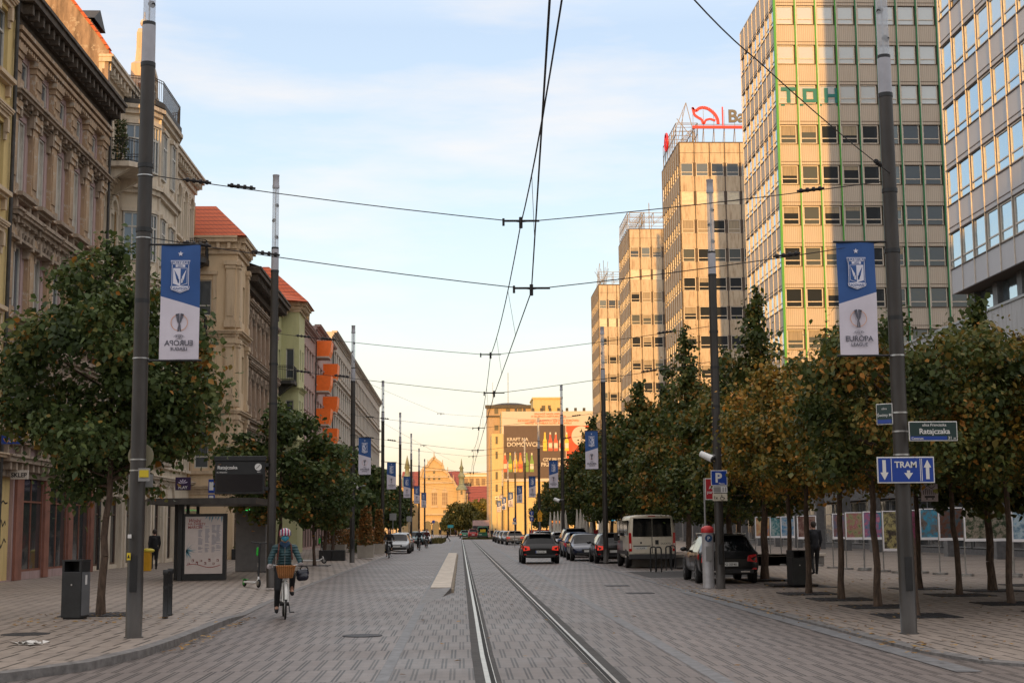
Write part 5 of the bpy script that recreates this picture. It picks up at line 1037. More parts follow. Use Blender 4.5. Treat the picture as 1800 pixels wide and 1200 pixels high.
# ------------------------------------------------------------------ banners
m_bblue = mat('banner_blue', (.024, .085, .27), .7, noise=.08, nscale=2); m_bwhite = mat('banner_white', (.62, .58, .66), .7, noise=.05, nscale=2); m_bprint = mat('banner_print', (.66, .66, .76), .7); m_bgrey = mat('banner_grey', (.10, .10, .13), .7); m_borange = mat('banner_orange', (.62, .30, .16), .7)
def make_banner():
    t = thing('street_banner', 'x', 'banner', (0, 0, 0), 0, 'blue and white club banners hung from the lamp posts'); W, H = .62, 1.86; w2 = W/2
    b = MB(); n = 12; zl, zr_ = 1.86-1.02, 1.86-.83       # the slanted colour border
    def wav(x, z): return .012*math.sin(x*9+z*2.1)+.008*math.sin(z*5)
    for i in range(n):
        x0, x1 = -w2+W*i/n, -w2+W*(i+1)/n; m0 = zl+(zr_-zl)*i/n; m1 = zl+(zr_-zl)*(i+1)/n
        for k in range(6):
            for (a0, a1, c0, c1, mm) in ((0, m0, 0, m1, 1), (m0, H, m1, H, 0)):
                z00 = a0+(a1-a0)*k/6; z01 = a0+(a1-a0)*(k+1)/6; z10 = c0+(c1-c0)*k/6; z11 = c0+(c1-c0)*(k+1)/6
                b.face([(x0, wav(x0, z00), z00), (x1, wav(x1, z10), z10), (x1, wav(x1, z11), z11), (x0, wav(x0, z01), z01)], mm, True)
    b.build('fabric', [m_bblue, m_bwhite], t)
    for sgn, F in ((1, Fr((0, -.018, 0), (1, 0, 0), (0, -1, 0))), (-1, Fr((0, .018, 0), (1, 0, 0), (0, 1, 0)))):
        b = MB(); P = 0; B = 1; Gm = 2; O = 3
        st = [(.045*(1 if i % 2 == 0 else .42)*math.sin(i*math.pi/5), 1.705+.045*(1 if i % 2 == 0 else .42)*math.cos(i*math.pi/5)) for i in range(10)]; b.prism(st, F, 0, .002, P)
        sh = [(-.155, 1.60), (.155, 1.60), (.135, 1.53), (.135, 1.20), (.15, 1.17), (.14, 1.13), (0, 1.075), (-.14, 1.13), (-.15, 1.17), (-.135, 1.20), (-.135, 1.53)]
        b.prism(sh, F, 0, .002, P); b.prism([(a*.93, 1.35+(z-1.35)*.955) for a, z in sh], F, .002, .004, B); b.prism([(a*.86, 1.35+(z-1.35)*.915) for a, z in sh[:2]]+[(.115, 1.535), (-.115, 1.535)], F, .004, .006, P)
        b.text('KKS LECH', F, 0, 1.545, .062, c0=.007, th=.002, m=B, bold=.012); b.fbox(F, -.075, .075, 1.49, 1.53, .004, .006, P); b.text('1922', F, 0, 1.495, .042, c0=.007, th=.002, m=B, bold=.01)
        b.prism([(-.112, 1.475), (.112, 1.475), (.112, 1.225), (0, 1.185), (-.112, 1.225)], F, .004, .006, P); b.prism([(-.105, 1.468), (-.004, 1.468), (-.004, 1.195), (-.105, 1.232)], F, .006, .008, B)
        for q in range(3): 
            b.prism([(-.095+q*.012, 1.45-q*.05), (-.03, 1.33-q*.03), (-.028, 1.30-q*.03), (-.085+q*.012, 1.40-q*.05)], F, .008, .010, P); b.prism([(.095-q*.012, 1.45-q*.05), (.03, 1.33-q*.03), (.028, 1.30-q*.03), (.085-q*.012, 1.40-q*.05)], F, .006, .008, B)
        b.prism([(-.05, 1.30), (-.015, 1.30), (-.015, 1.23), (-.04, 1.24)], F, .008, .010, P); b.prism([(.05, 1.30), (.015, 1.30), (.015, 1.23), (.04, 1.24)], F, .006, .008, B)
        b.prism([(-.128, 1.185), (.128, 1.185), (.12, 1.14), (0, 1.095), (-.12, 1.14)], F, .004, .006, P); b.text('POZNAŃ', F, 0, 1.128, .052, c0=.007, th=.002, m=B, bold=.012)
        cz = .60; cx_ = 0.0
        for q0, q1, mm in ((100, 260, O), (-80, 80, O)): b.strip([(cx_+.13*math.cos(R(q0+(q1-q0)*i/12)), cz+.13*math.sin(R(q0+(q1-q0)*i/12))) for i in range(13)], F, 0, .003, .009, mm)
        b.prism([(-.072, cz+.135), (-.02, cz+.15), (-.004, cz+.03), (.035, cz-.13), (.008, cz-.06), (-.03, cz+.02)], F, 0, .003, Gm); b.prism([(.0, cz+.15), (.06, cz+.135), (.035, cz+.02), (.015, cz-.02), (.002, cz+.02)], F, 0, .003, Gm); b.prism([(-.03, cz-.14), (-.012, cz-.14), (.0, cz-.05), (-.018, cz-.02)], F, 0, .003, Gm); b.prism([(-.005, cz-.14), (.028, cz-.14), (.012, cz-.06), (.004, cz-.06)], F, 0, .003, Gm)
        b.strip([(.11*math.sin(R(a)), .30+.11*math.cos(R(a))) for a in range(-50, 51, 10)], F, 0, .003, .005, Gm); b.strip([(.07*math.sin(R(a)), .285+.06*math.cos(R(a))) for a in range(-50, 51, 20)], F, 0, .003, .005, Gm); b.text('UEFA', F, 0, .358, .05, c0=.001, th=.002, m=Gm, bold=.006)
        b.text('EUROPA', F, 0, .235, .118, c0=.001, th=.002, m=Gm, bold=.022); b.text('LEAGUE', F, 0, .155, .075, c0=.001, th=.002, m=Gm, bold=.02)
        if sgn < 0:                               # seen through the cloth: the print reads mirrored on the back
            b.v = [(x, y, z) for x, y, z in b.v]
        b.build('print', [m_bprint, m_bblue, m_bgrey, m_borange], t)
    for z in (.0, H):
        b = MB(); b.cyl((-.36, 0, z), (.52, 0, z), .017, n=8); b.build('rod', M_dark, t)
    return t
bn = make_banner(); pz = bn; n_ = 0
spots = []
for i, (x, y, z) in enumerate(LP[:7]):
    if i == 1: continue
    spots.append((x+.60, y-.02, 4.48, -1, i))
for i, (x, y, z) in enumerate(RP[:9]):
    if i == 1: continue
    spots.append((x-.61, y-.02, 4.40, 1, i))
tops = {(-1, 0): 626, (-1, 2): 828, (1, 0): 634, (1, 2): 832}
lbl = {(-1, 0): 'mirrored banner on the nearest left lamp post, lettering seen from the back', (1, 0): 'banner with readable lettering on the nearest right lamp post', (-1, 2): 'mirrored banner on the left lamp post beside the planters', (1, 2): 'banner on the right lamp post above the beige van'}
for k, (x, y, z, s, i) in enumerate(spots):
    o = bn if k == 0 else copy_tree(bn); zb = 4.45
    if (s, i) in tops: zb = AT(811, tops[(s, i)]+(5 if s < 0 else -6), y).z
    o.location = (x, y, zb); o.rotation_euler = (0, 0, 0 if s > 0 else math.pi)
    o['label'] = lbl.get((s, i), 'small blue and white banner on the %s lamp post along the %s side' % (ordn[i], 'left' if s < 0 else 'right'))
# ------------------------------------------------------------------ overhead wires
def sagline(p, q, sag, n=14): p = Vector(p); q = Vector(q); return [p+(q-p)*(i/n)-Vector((0, 0, sag*4*(i/n)*(1-i/n))) for i in range(n+1)]
cw = [(9.0, .62), (22.5, 1.14), (40.0, .95), (64, .85), (87, .78), (110, .9), (140, .75), (180, .9), (230, .75)]; mw = [(9.0, .90), (22.5, .98), (40.0, .85), (64, .9), (87, .8), (110, .85), (140, .8), (180, .85), (230, .8)]
t = thing('contact_wire', 'lower tram wire running up the street above the tracks', 'wire', (1, 9, 5.5)); b = MB(); b.tube([(x, y, 5.5) for y, x in cw], .010, 5); b.build('wire', M_wire, t, world=True)
t2_ = thing('messenger_wire', 'upper tram wire running up the street above the contact wire', 'wire', (1, 9, 6.6)); b = MB(); pts = []
for (y0, x0), (y1, x1) in zip(mw[:-1], mw[1:]): pts += sagline((x0, y0, 6.6), (x1, y1, 6.6), .25, 8)[:-1]
b.tube(pts, .010, 5); b.build('wire', M_wire, t2_, world=True)
b = MB(); 
for (y0, x0), (y1, x1), (_, c0), (_, c1) in zip(mw[:-1], mw[1:], cw[:-1], cw[1:]):
    for f in (.3, .7): b.cyl((x0+(x1-x0)*f, y0+(y1-y0)*f, 6.6-.25*4*f*(1-f)), (c0+(c1-c0)*f, y0+(y1-y0)*f, 5.5), .005, n=4)
b.build('droppers', M_wire, t2_, world=True)
def insul(b, p, q, f, L=.45, r=.026):
    p = Vector(p); q = Vector(q); d = (q-p).normalized(); c = p+(q-p)*f; b.cyl(c-d*L/2, c+d*L/2, r*.7, n=6)
    for k in range(4): e_ = c+d*(L*(-.35+.7*k/3)); b.cyl(e_-d*.02, e_+d*.02, r*1.5, n=8)
def span(lab, pts, ins=(), hang=True, grp='cross span wires holding up the tram wire', r=.008):
    t = thing('span_wire', lab, 'wire', tuple(pts[0]), 0, grp); b = MB()
    for p, q in zip(pts[:-1], pts[1:]): b.tube(sagline(p, q, .04, 6), r, 5)
    b.build('wire', M_wire, t, world=True); b = MB()
    for i, f in ins: insul(b, pts[i], pts[i+1], f)
    if b.v: b.build('insulators', M_wire, t, world=True)
    c = Vector(pts[len(pts)//2])
    if not hang: return t
    b = MB(); b.cyl(c+Vector((-.28, 0, .02)), c+Vector((.30, 0, .02)), .018, n=6); b.cyl(c+Vector((0, 0, .08)), c+Vector((0, 0, -.10)), .03, n=6); b.cyl(c+Vector((-.28, 0, .06)), c+Vector((-.28, 0, -.06)), .02, n=6); b.build('hanger', M_wire, t, world=True); return t
for k, (i, yc) in enumerate(((0, 22.5), (1, 40.2), (2, 70), (3, 98), (4, 126), (5, 154), (6, 183))):
    l = LP[i]; r_ = RP[i]; cx1 = np.interp(l[1], [a for a, _ in mw], [c for _, c in mw]); cx2 = np.interp(l[1], [a for a, _ in cw], [c for _, c in cw])
    w_ = ('first', 'second', 'third', 'fourth', 'fifth', 'sixth', 'seventh')[k]
    span('upper span wire between the %s pair of lamp posts' % w_, [(l[0]+.12, l[1], 7.4), (float(cx1), (l[1]+r_[1])/2, 6.63), (r_[0]-.12, r_[1], 7.3)], ((0, .12), (0, .24), (1, .80)) if k < 3 else ())
    span('lower span wire between the %s pair of lamp posts' % w_, [(l[0]+.12, l[1], 6.38), (float(cx2), (l[1]+r_[1])/2, 5.53), (r_[0]-.12, r_[1], 6.3)], ((0, .12), (0, .30), (1, .72)) if k < 3 else ())
q = AT(1185, -40, 11.5); span('stay wire slanting up from the nearest right lamp post over the street', [(7.0, 22.4, 7.42), tuple(AT(1330, 105, 15.3)), tuple(q)], ((0, .12),), False)
span('long thin wire slanting down toward the far gabled hall', [tuple(AT(640, 670, 95)), tuple(AT(775, 727, 120)), tuple(AT(960, 738, 127))])
span('long thin wire crossing the far street below the others', [tuple(AT(600, 700, 90)), tuple(AT(745, 783, 130)), tuple(AT(800, 812, 170))])
# ------------------------------------------------------------------ signs on and beside the right posts
def sign(name, lab, px0, px1, py0, py1, Y, m, border=None, cat='sign', rz=0, th=.02):
    a = AT(px0, py1, Y); c = AT(px1, py0, Y); w_, h_ = c.x-a.x, c.z-a.z; t = thing(name, lab, cat, ((a.x+c.x)/2, Y, a.z), rz); b = MB(); b.fbox(FX, -w_/2, w_/2, 0, h_, -th, 0); b.build('plate', border or m, t, bevel=.006)
    if border: e_ = min(w_, h_)*.045; b = MB(); b.fbox(FX, -w_/2+e_, w_/2-e_, e_, h_-e_, .001, .003); b.build('field', m, t)
    return t, w_, h_
Yp = 22.30
t, w_, h_ = sign('tram_sign', 'blue tram lane sign with white arrows on the nearest right lamp post', 1543, 1641.5, 802, 849, Yp, M_signblue, M_signwhite)
def arrow(b, x, z0, z1, up, w=.06, hw=.085, hl=.17, m=0):
    s = 1 if up else -1; zt = z1 if up else z0; zb = z0 if up else z1
    b.prism([(x-w/2, zb), (x+w/2, zb), (x+w/2, zt-s*hl), (x+hw, zt-s*hl), (x, zt), (x-hw, zt-s*hl), (x-w/2, zt-s*hl)], FX, .004, .007, m)
b = MB(); arrow(b, -.345, .05, h_-.05, False, .055, .065, .12); arrow(b, .345, .06, h_-.05, True, .055, .06, .12); arrow(b, .04, .06, .20, False, .05, .07, .10); b.build('arrows', M_signwhite, t)
b = MB(); b.fbox(FX, -.235, -.225, .03, h_-.03, .004, .006); b.fbox(FX, .225, .235, .03, h_-.03, .004, .006); b.fbox(FX, .25, .26, .03, h_-.03, .004, .006); b.build('lane_lines', M_signwhite, t)
b = MB(); b.text('TRAM', FX, -.0, .245, .135, c0=.004, bold=.025); b.build('lettering', M_signwhite, t)
m_sgreen = mat('street_plate_green', (.008, .03, .028), .4)
t, w_, h_ = sign('street_name_sign', 'dark green street name plate on the right of the nearest right lamp post', 1598.5, 1682, 740, 775, Yp, m_sgreen, M_signwhite)
b = MB(); b.fbox(FX, -w_/2+.02, w_*.28, .018, .075, .004, .006); b.build('blue_band', M_signblue, t)
b = MB(); b.text('ulica Franciszka', FX, .02, .235, .062, c0=.004, bold=.01); b.text('Ratajczaka', FX, .02, .115, .118, c0=.004, bold=.018); b.text('Centrum', FX, -w_/2+.13, .026, .052, c0=.007, bold=.012); b.text('31', FX, w_*.34, .026, .065, c0=.004, bold=.01); b.text('-35', FX, w_*.43, .026, .038, c0=.004, bold=.008); b.build('lettering', M_signwhite, t)
t, w_, h_ = sign('street_name_sign', 'dark street name plate turned sideways on the left of the nearest right lamp post', 1546, 1574, 709, 746, 22.55, m_sgreen, M_signwhite, rz=R(8))
t.rotation_euler = (0, 0, R(-38)); t.location.x -= .05
b = MB(); b.fbox(FX, -w_/2+.02, w_/2-.02, .02, .08, .004, .006); b.build('blue_band', M_signblue, t); b = MB(); b.text('ulica', FX, 0, .24, .05, c0=.004); b.text('Święty M', FX, 0, .13, .062, c0=.004, bold=.01); b.build('lettering', M_signwhite, t)
b = MB()
for z in (4.42, 3.50, 3.20, 3.28-.45): b.cyl((7.02, 22.5, z), (7.02, 22.5, z+.025), .129, n=20)
o = b.build('clamp_band', M_steel); tag(o, 'thin steel clamp bands round the nearest right lamp post holding the name plates', 'clamp')
t, w_, h_ = sign('notice_sheet', 'small pale notice with drawn bus hanging behind the tram lane sign', 1620, 1648, 850, 881, 33, mat('pink_sheet', (.50, .43, .45), .6))
r2 = random.Random(2); b = MB(); b.strip([(-.15, .29), (-.05, .37), (.05, .30), (.13, .36)], FX, .001, .004, .014); [b.fbox(FX, -.15+i*.045, -.135+i*.045, .16, .26+.03*(i % 2), .001, .004) for i in range(7)]; b.fbox(FX, -.12, .12, .09, .13, .001, .004); b.fbox(FX, -.09, -.05, .05, .08, .001, .004); b.fbox(FX, .05, .09, .05, .08, .001, .004); b.build('drawing', M_dark, t)
Yq = 39.1
t, w_, h_ = sign('parking_sign', 'square blue parking sign on the right lamp post beside the parking meter', 1250, 1278, 826, 853, Yq, M_signblue, M_signwhite)
b = MB(); b.text('P', FX, -.02, h_*.22, .36, c0=.004, bold=.035); b.text('Płatny', FX, .07, .03, .07, c0=.004, bold=.01); b.build('lettering', M_signwhite, t)
t, w_, h_ = sign('plate_sign', 'small white plate with grey block under the blue parking sign', 1253, 1278.5, 853.8, 866, Yq, M_signwhite); b = MB(); b.fbox(FX, -w_/2+.02, .02, .02, h_-.02, .001, .004); b.fbox(FX, .07, .10, .03, h_-.03, .001, .004); b.fbox(FX, .14, .17, .03, h_-.03, .001, .004); b.build('print', M_greylit, t)
t, w_, h_ = sign('plate_sign', 'small cream wheelchair plate, lowest under the blue parking sign', 1253, 1278.5, 867, 880, Yq, mat('cream_plate', (.55, .50, .40), .5))
b = MB(); b.text('1x', FX, -.12, .05, .12, c0=.001, bold=.01); b.strip([(.06+.05*math.cos(R(a)), .07+.05*math.sin(R(a))) for a in range(120, 400, 25)], FX, .001, .004, .014); b.strip([(.05, .17), (.05, .10), (.11, .09), (.13, .05)], FX, .001, .004, .016); b.build('wheelchair_mark', M_dark, t)
t, w_, h_ = sign('red_sign', 'red board with white lettering half hidden behind the parking sign post', 1240, 1268, 840, 878, 41.5, mat('board_red', (.35, .012, .02), .5), M_signwhite)
b = MB(); b.text('Auto\nparking', FX, 0, h_*.5, .13, c0=.004, bold=.01); b.build('lettering', M_signwhite, t); b = MB(); b.cyl((-w_/2-.02, .03, -AT(1254, 878, 41.5).z), (-w_/2-.02, .03, h_), .03, n=8); b.build('post', M_greylit, t)
def camera_thing(lab, px, py, Y, s=1, col=M_white):
    p = AT(px, py, Y); t = thing('street_camera', lab, 'camera', tuple(p)); b = MB(); b.cyl((-.22*s, .1, .10), (.06, -.12, -.06), .085*s, .10*s, 12); b.build('housing', col, t); b = MB(); b.cyl((.06, -.12, -.06), (.09, -.15, -.08), .08*s, n=12); b.build('lens', M_black, t); b = MB(); b.cyl((-.05, .0, .05), (.35, .05, .05), .025, n=6); b.build('bracket', M_greylit, t)
camera_thing('white security camera on the left side of the lamp post by the parking meter', 1247, 803, 39.2)
camera_thing('white security camera among leaves beside the fourth right lamp post', 982, 879, 97.3, 1.3); camera_thing('small pale camera on the left lamp post by the planters', 630, 855, 71.2, 1.2)
# ------------------------------------------------------------------ litter bins, bollards, meter
def bin_(lab, x, y, z, h, w, d, rz, grey=True):
    t = thing('litter_bin', lab, 'litter bin', (x, y, z), rz, 'dark litter bins on the pavements'); b = MB(); b.box(-w/2, w/2, -d/2, d/2, .03, h*.80); b.box(-w/2, -w/2+.05, -d/2, d/2, h*.80, h-.03); b.box(w/2-.05, w/2, -d/2, d/2, h*.80, h-.03); b.box(-w/2+.05, w/2-.05, d/2-.04, d/2, h*.8, h-.03); b.build('body', M_dark, t, bevel=.008)
    b = MB(); b.box(-w/2-.005, w/2+.005, -d/2-.005, d/2+.005, h-.03, h); b.build('lid', M_dark, t, bevel=.006); b = MB(); b.box(w/2+.002, w/2+.012, -d/2+.02, d/2-.02, .07, h*.79); b.build('door', mat('bin_door_grey', (.13, .135, .145), .5, .3, noise=.1), t)
    b = MB(); b.cyl((w*.02, -d/2-.012, h*.58), (w*.02, -d/2, h*.58), .016, n=8); b.build('lock', M_steel, t); b = MB(); b.box(w/2+.013, w/2+.016, -.04, .03, h*.58, h*.74); b.build('emblem', M_signwhite, t); b = MB(); b.box(-w/2+.03, w/2-.03, -d/2+.03, d/2-.03, 0, .03); b.build('foot', M_black, t)
p = GR(122, 1088, .12); bin_('tall dark litter bin with grey side door on the left pavement by the tree', p.x+.06, p.y+.15, .12, 1.10, .40, .34, R(-14))
p = GR(1404, 1029, .045); bin_('dark litter bin between two trunks on the right pavement', p.x, p.y+.2, .045, 1.0, .42, .4, R(12))
for k, (px, py) in enumerate(((290, 1086), (298, 1081))):
    p = GR(px, py, .12); t = thing('bollard', 'round dark bollard beside the nearest left lamp post, '+('front one of the pair' if k == 0 else 'rear one of the pair'), 'bollard', (p.x, p.y, .12), 0, 'pair of dark bollards on the left pavement'); b = MB(); b.lathe([(.055, 0), (.055, .03), (.048, .04), (.048, .80), (.06, .81), (.06, .89), (.05, .90)], n=14); b.build('post', M_dark, t); b = MB(); b.lathe([(.052, .55), (.052, .60)], n=14); b.build('ring', M_black, t)
p = GR(1246, 1033, .045); t = thing('parking_meter', 'grey round parking meter pillar with red cap and blue disc', 'parking meter', (p.x, p.y, .045)); b = MB(); b.lathe([(.17, 0), (.17, .02), (.16, .03), (.16, 1.52)], n=22); b.build('pillar', mat('meter_grey', (.34, .33, .34), .45, .2, noise=.12), t)
b = MB(); b.lathe([(.172, 1.52), (.18, 1.55), (.18, 1.62), (.14, 1.68), (.06, 1.715), (0, 1.72)], n=22); b.build('cap', mat('meter_red', (.50, .03, .03), .4), t)
b = MB(); b.cyl((0, -.16, 1.37), (0, -.172, 1.37), .10, n=20); b.build('disc', mat('meter_blue', (.01, .05, .14), .4), t); b = MB(); b.text('P', FX, 0, 1.315, .15, c0=.173, bold=.012); b.build('lettering', M_signwhite, t); b = MB(); b.box(-.08, .08, -.168, -.15, .75, 1.15); b.build('panel', M_greylit, t)
# bicycle hoops by the van
hp = None
for k, (px, py) in enumerate(((1149, 1005), (1158, 1006), (1176, 1003), (1183, 1000))):
    p = GR(px, py, 0); 
    if hp is None:
        hp = thing('bicycle_hoop', 'x', 'bicycle stand', (0, 0, 0), 0, 'steel hoops behind the beige van'); b = MB(); w2 = .11; b.tube([(-w2, 0, 0), (-w2, 0, .9), (-w2+.05, 0, .96), (w2-.05, 0, .96), (w2, 0, .9), (w2, 0, 0)], .028, 8); b.build('hoop', M_dark, hp); b = MB(); b.box(-w2-.05, w2+.05, -.05, .05, 0, .012); b.build('base', M_steel, hp); o = hp
    else: o = copy_tree(hp)
    o.location = (p.x, p.y, .012); o['label'] = 'dark steel hoop in front of the beige van, %s of four from the left' % ordn[k]
# low bench walls behind the black estate car
for k, (px, py, L_) in enumerate(((1290, 962, 5.5), (1360, 968, 4.5), (1180, 950, 4))):
    p = GR(px, py, 0); p = p*(62/p.y) if p.y > 62 else p; t = thing('bench', ('pale concrete bench wall behind the black estate car', 'pale concrete bench wall below the photo boards', 'pale concrete bench wall behind the beige van')[k], 'bench', (p.x, p.y, .045)); b = MB(); b.box(-L_/2, L_/2, -.25, .25, .38, .50); b.build('seat', m_concrete, t, bevel=.02); b = MB(); b.box(-L_/2+.1, L_/2-.1, -.18, .18, 0, .38); b.build('base', mat('bench_base', (.16, .15, .14), .8, noise=.2), t)
# ------------------------------------------------------------------ open air photo boards
m_bframe = mat('board_frame', (.86, .85, .88), .45)
pics = [[(.10, .25, .45), (.45, .18, .08), (.5, .38, .2), (.03, .04, .06)], [(.01, .05, .10), (.04, .18, .20), (.35, .42, .42), (.02, .04, .05)], [(.02, .08, .2), (.12, .28, .45), (.4, .42, .45), (.06, .04, .05)], [(.05, .03, .03), (.14, .06, .05), (.28, .2, .16), (.02, .02, .03)],
        [(.10, .05, .07), (.22, .12, .12), (.1, .12, .2), (.35, .28, .22)], [(.04, .09, .02), (.3, .3, .15), (.35, .10, .12), (.5, .45, .38)], [(.02, .10, .14), (.05, .2, .3), (.4, .1, .2), (.5, .42, .38)], [(.03, .03, .03), (.06, .05, .04), (.4, .35, .15), (.03, .02, .05)], [(.04, .03, .03), (.25, .05, .12), (.08, .05, .04), (.02, .03, .08)], [(.3, .33, .3), (.03, .25, .4), (.15, .12, .1), (.05, .04, .04)], [(.03, .02, .02), (.12, .05, .03), (.04, .08, .10), (.02, .02, .02)], [(.01, .015, .01), (.03, .05, .02), (.3, .25, .2), (.01, .01, .01)], [(.05, .25, .45), (.4, .5, .55), (.1, .2, .3), (.03, .03, .05)]]
bd = [(1328, 1353, 908, 945, 66, 984), (1354, 1372, 907.5, 945, 64, 984), (1373, 1396, 907, 945, 62, 0), (1402, 1434, 905.5, 947, 60, 0), (1464, 1486, 902, 947, 57, 0), (1487, 1517, 899.5, 948, 55, 0), (1518, 1552, 898, 948, 53.5, 0), (1553, 1578, 897, 968, 52, 0), (1579, 1612, 895.5, 970, 50.5, 0), (1618, 1649, 893, 948.5, 50, 0), (1651, 1694, 891, 949.5, 48.5, 0), (1696, 1778, 889, 951, 47, 0), (1779.5, 1840, 888, 952, 45.5, 0)]
dn = ['an orange and blue crowd picture, first board from the left', 'dark teal cloud picture, second board from the left', 'bright blue sky picture, third board from the left', 'dark maroon picture beside the walking person', 'dim violet picture, leftmost board of the right group', 'green leaves and pink picture, second board of the right group', 'turquoise and pink picture, left of the tram sign post', 'tall dark picture with yellow spots just left of the tram sign post', 'tall dark red picture half behind the tram sign post', 'grey and blue people picture right of the tram sign post', 'brown night picture, third board from the right', 'widest black picture with pale foliage', 'blue picture cut by the right edge']
for i, (x0, x1, y0, y1, Y, _) in enumerate(bd):
    a = AT(x0, y1, Y); c = AT(x1, y0, Y); w_, h_ = c.x-a.x, c.z-a.z; t = thing('photo_board', 'photo board with '+dn[i], 'photo board', ((a.x+c.x)/2, Y, .045), 0, 'open air exhibition boards on steel stands'); z0 = a.z-.045
    b = MB(); e_ = .035; b.fbox(FX, -w_/2, w_/2, z0, z0+.09, -.03, .03); b.fbox(FX, -w_/2, w_/2, z0+h_-e_, z0+h_, -.03, .03); b.fbox(FX, -w_/2, -w_/2+e_, z0+.09, z0+h_-e_, -.03, .03); b.fbox(FX, w_/2-e_, w_/2, z0+.09, z0+h_-e_, -.03, .03); b.build('frame', m_bframe, t)
    b = MB(); b.fbox(FX, -w_/2+e_, w_/2-e_, z0+.09, z0+h_-e_, -.01, .01); b.build('picture', picture('picture_%d' % i, [tuple(q*1.1 for q in p_) for p_ in pics[i]], 3.2+1.3*(i % 3), i*7.), t)
    for s in (-1, 1) if i in (1, 3, 8, 11, 12) else ((-1,) if i != 5 else (-1, 1)):
        xx = s*(w_/2-.0 if s < 0 else w_/2); b = MB(); b.cyl((xx, .045, 0), (xx, .045, z0+h_), .024, n=8); b.cyl((xx, .045, 0), (xx, .045, .07), .26, .26, 18); b.build('stand', M_steel, t)
# ------------------------------------------------------------------ tram stop: shelter, display
t = thing('tram_shelter', 'dark tram stop shelter with slim roof, glass back and a poster panel', 'tram stop shelter', (-8.6, 47.5, .12))
def L_(v): return (v[0]+8.6, v[1]-47.5, v[2]-.12)
b = MB(); xa = AT(320, 1000, 47.5).x; xb = AT(397, 1000, 47.5).x
b.plan([(-10.1, 46.9), (-6.75, 46.9), (-6.75, 52.6), (-10.1, 52.6)], 2.62, 2.74); b.build('roof', M_dark, t, world=True)
b = MB(); b.plan([(-10.18, 46.82), (-6.67, 46.82), (-6.67, 46.9), (-10.18, 46.9)], 2.6, 2.80); b.plan([(-10.18, 46.9), (-10.1, 46.9), (-10.1, 52.6), (-10.18, 52.6)], 2.6, 2.8); b.plan([(-6.75, 46.9), (-6.67, 46.9), (-6.67, 52.6), (-6.75, 52.6)], 2.6, 2.8); b.build('roof_edge', M_pole, t, world=True)
for y in (48.4, 50.4, 52.3): b = MB(); b.box(-9.6, -9.5, y, y+.1, .12, 2.62); b.build('post', M_dark, t, world=True)
mg = glassy('clear_glass_panel', (.25, .28, .28), .2, .05, .1); tt = mg.node_tree; tr = tt.nodes.new('ShaderNodeBsdfTransparent'); ms = tt.nodes.new('ShaderNodeMixShader'); ms.inputs[0].default_value = .3; tt.links.new(tr.outputs[0], ms.inputs[1]); tt.links.new(tt.nodes['Principled BSDF'].outputs[0], ms.inputs[2]); tt.links.new(ms.outputs[0], tt.nodes['Material Output'].inputs[0])
b = MB(); b.box(-9.56, -9.54, 48.5, 52.2, .5, 2.5); b.build('glass_back', mg, t, world=True)
b = MB(); b.box(-9.1, -8.6, 49.2, 51.8, .55, .60); b.build('seat', M_greylit, t, world=True); b = MB(); b.box(-8.95, -8.8, 49.4, 49.5, .12, .55); b.box(-8.95, -8.8, 51.4, 51.5, .12, .55); b.build('seat_leg', M_dark, t, world=True)
Fq = Fr((0, 47.45, 0), (1, 0, 0), (0, -1, 0)); b = MB(); b.box(xa, xb, 47.48, 47.68, .14, 2.30); b.box(xa-.14, xa-.002, 47.4, 47.7, .12, 2.62); pn = b.build('poster_panel', M_dark, t, world=True)
pa = AT(324, 1008, 47.45); pb = AT(392, 907, 47.45); b = MB(); b.fbox(Fq, pa.x, pb.x, pa.z, pb.z, -.02, -.005); b.build('poster', mat('poster_paper', (.50, .44, .42), .4, noise=.05), pn, world=True)
pw, ph = pb.x-pa.x, pb.z-pa.z; b = MB(); r2 = random.Random(8)
for cx_ in (.42, .60, .78, .90):
    z = .84
    while z > .36:
        if r2.random() < .85: b.fbox(Fq, pa.x+pw*(cx_-.07), pa.x+pw*(cx_-.07+r2.uniform(.07, .13)), pa.z+ph*z, pa.z+ph*(z+.011), .001, .003)
        z -= .021
b.build('small_print', mat('print_grey', (.28, .28, .32), .6), pn, world=True)
b = MB(); b.text('Wolni', Fq, pa.x+pw*.07, pa.z+ph*.90, .16, c0=.001, align='LEFT', bold=.012, shear=.3); b.text('NA ŚWIĘTY', Fq, pa.x+pw*.07, pa.z+ph*.85, .105, c0=.001, align='LEFT', bold=.008); b.text('MARCIN', Fq, pa.x+pw*.07, pa.z+ph*.79, .125, c0=.001, align='LEFT', bold=.008)
b.strip([(pa.x+pw*q, pa.z+ph*(.14+.03*math.sin(q*7))) for q in [i/14*.9+.05 for i in range(15)]], Fq, .001, .003, .018); b.build('red_title', mat('print_red', (.30, .05, .05), .6), pn, world=True)
b = MB()
for i in range(13): a = R(20+i*13); b.prism([(pa.x+.03, pa.z+ph*.40), (pa.x+.03+(.12+.24*r2.random())*abs(math.sin(a))+.02, pa.z+ph*(.40)+.34*math.cos(a)), (pa.x+.05, pa.z+ph*.42)], Fq, .001, .003)
for i in range(6): x = pa.x+pw*(.55+.08*i); b.prism([(x, pa.z+ph*.995), (x+.05, pa.z+ph*.995), (x-.03+.05*(i % 2), pa.z+ph*(.95-.03*(i % 3)))], Fq, .001, .003)
b.build('blue_plants', mat('print_blue', (.06, .22, .30), .6), pn, world=True)
b = MB()
for i in range(8): x = pa.x+pw*(.08+.11*i); z = pa.z+ph*(.16+.05*(i % 2)); b.fbox(Fq, x, x+.07, z, z+.06+.02*(i % 3), .003, .006); b.fbox(Fq, x+.012, x+.04, z+.015, z+.045, .006, .008, 1)
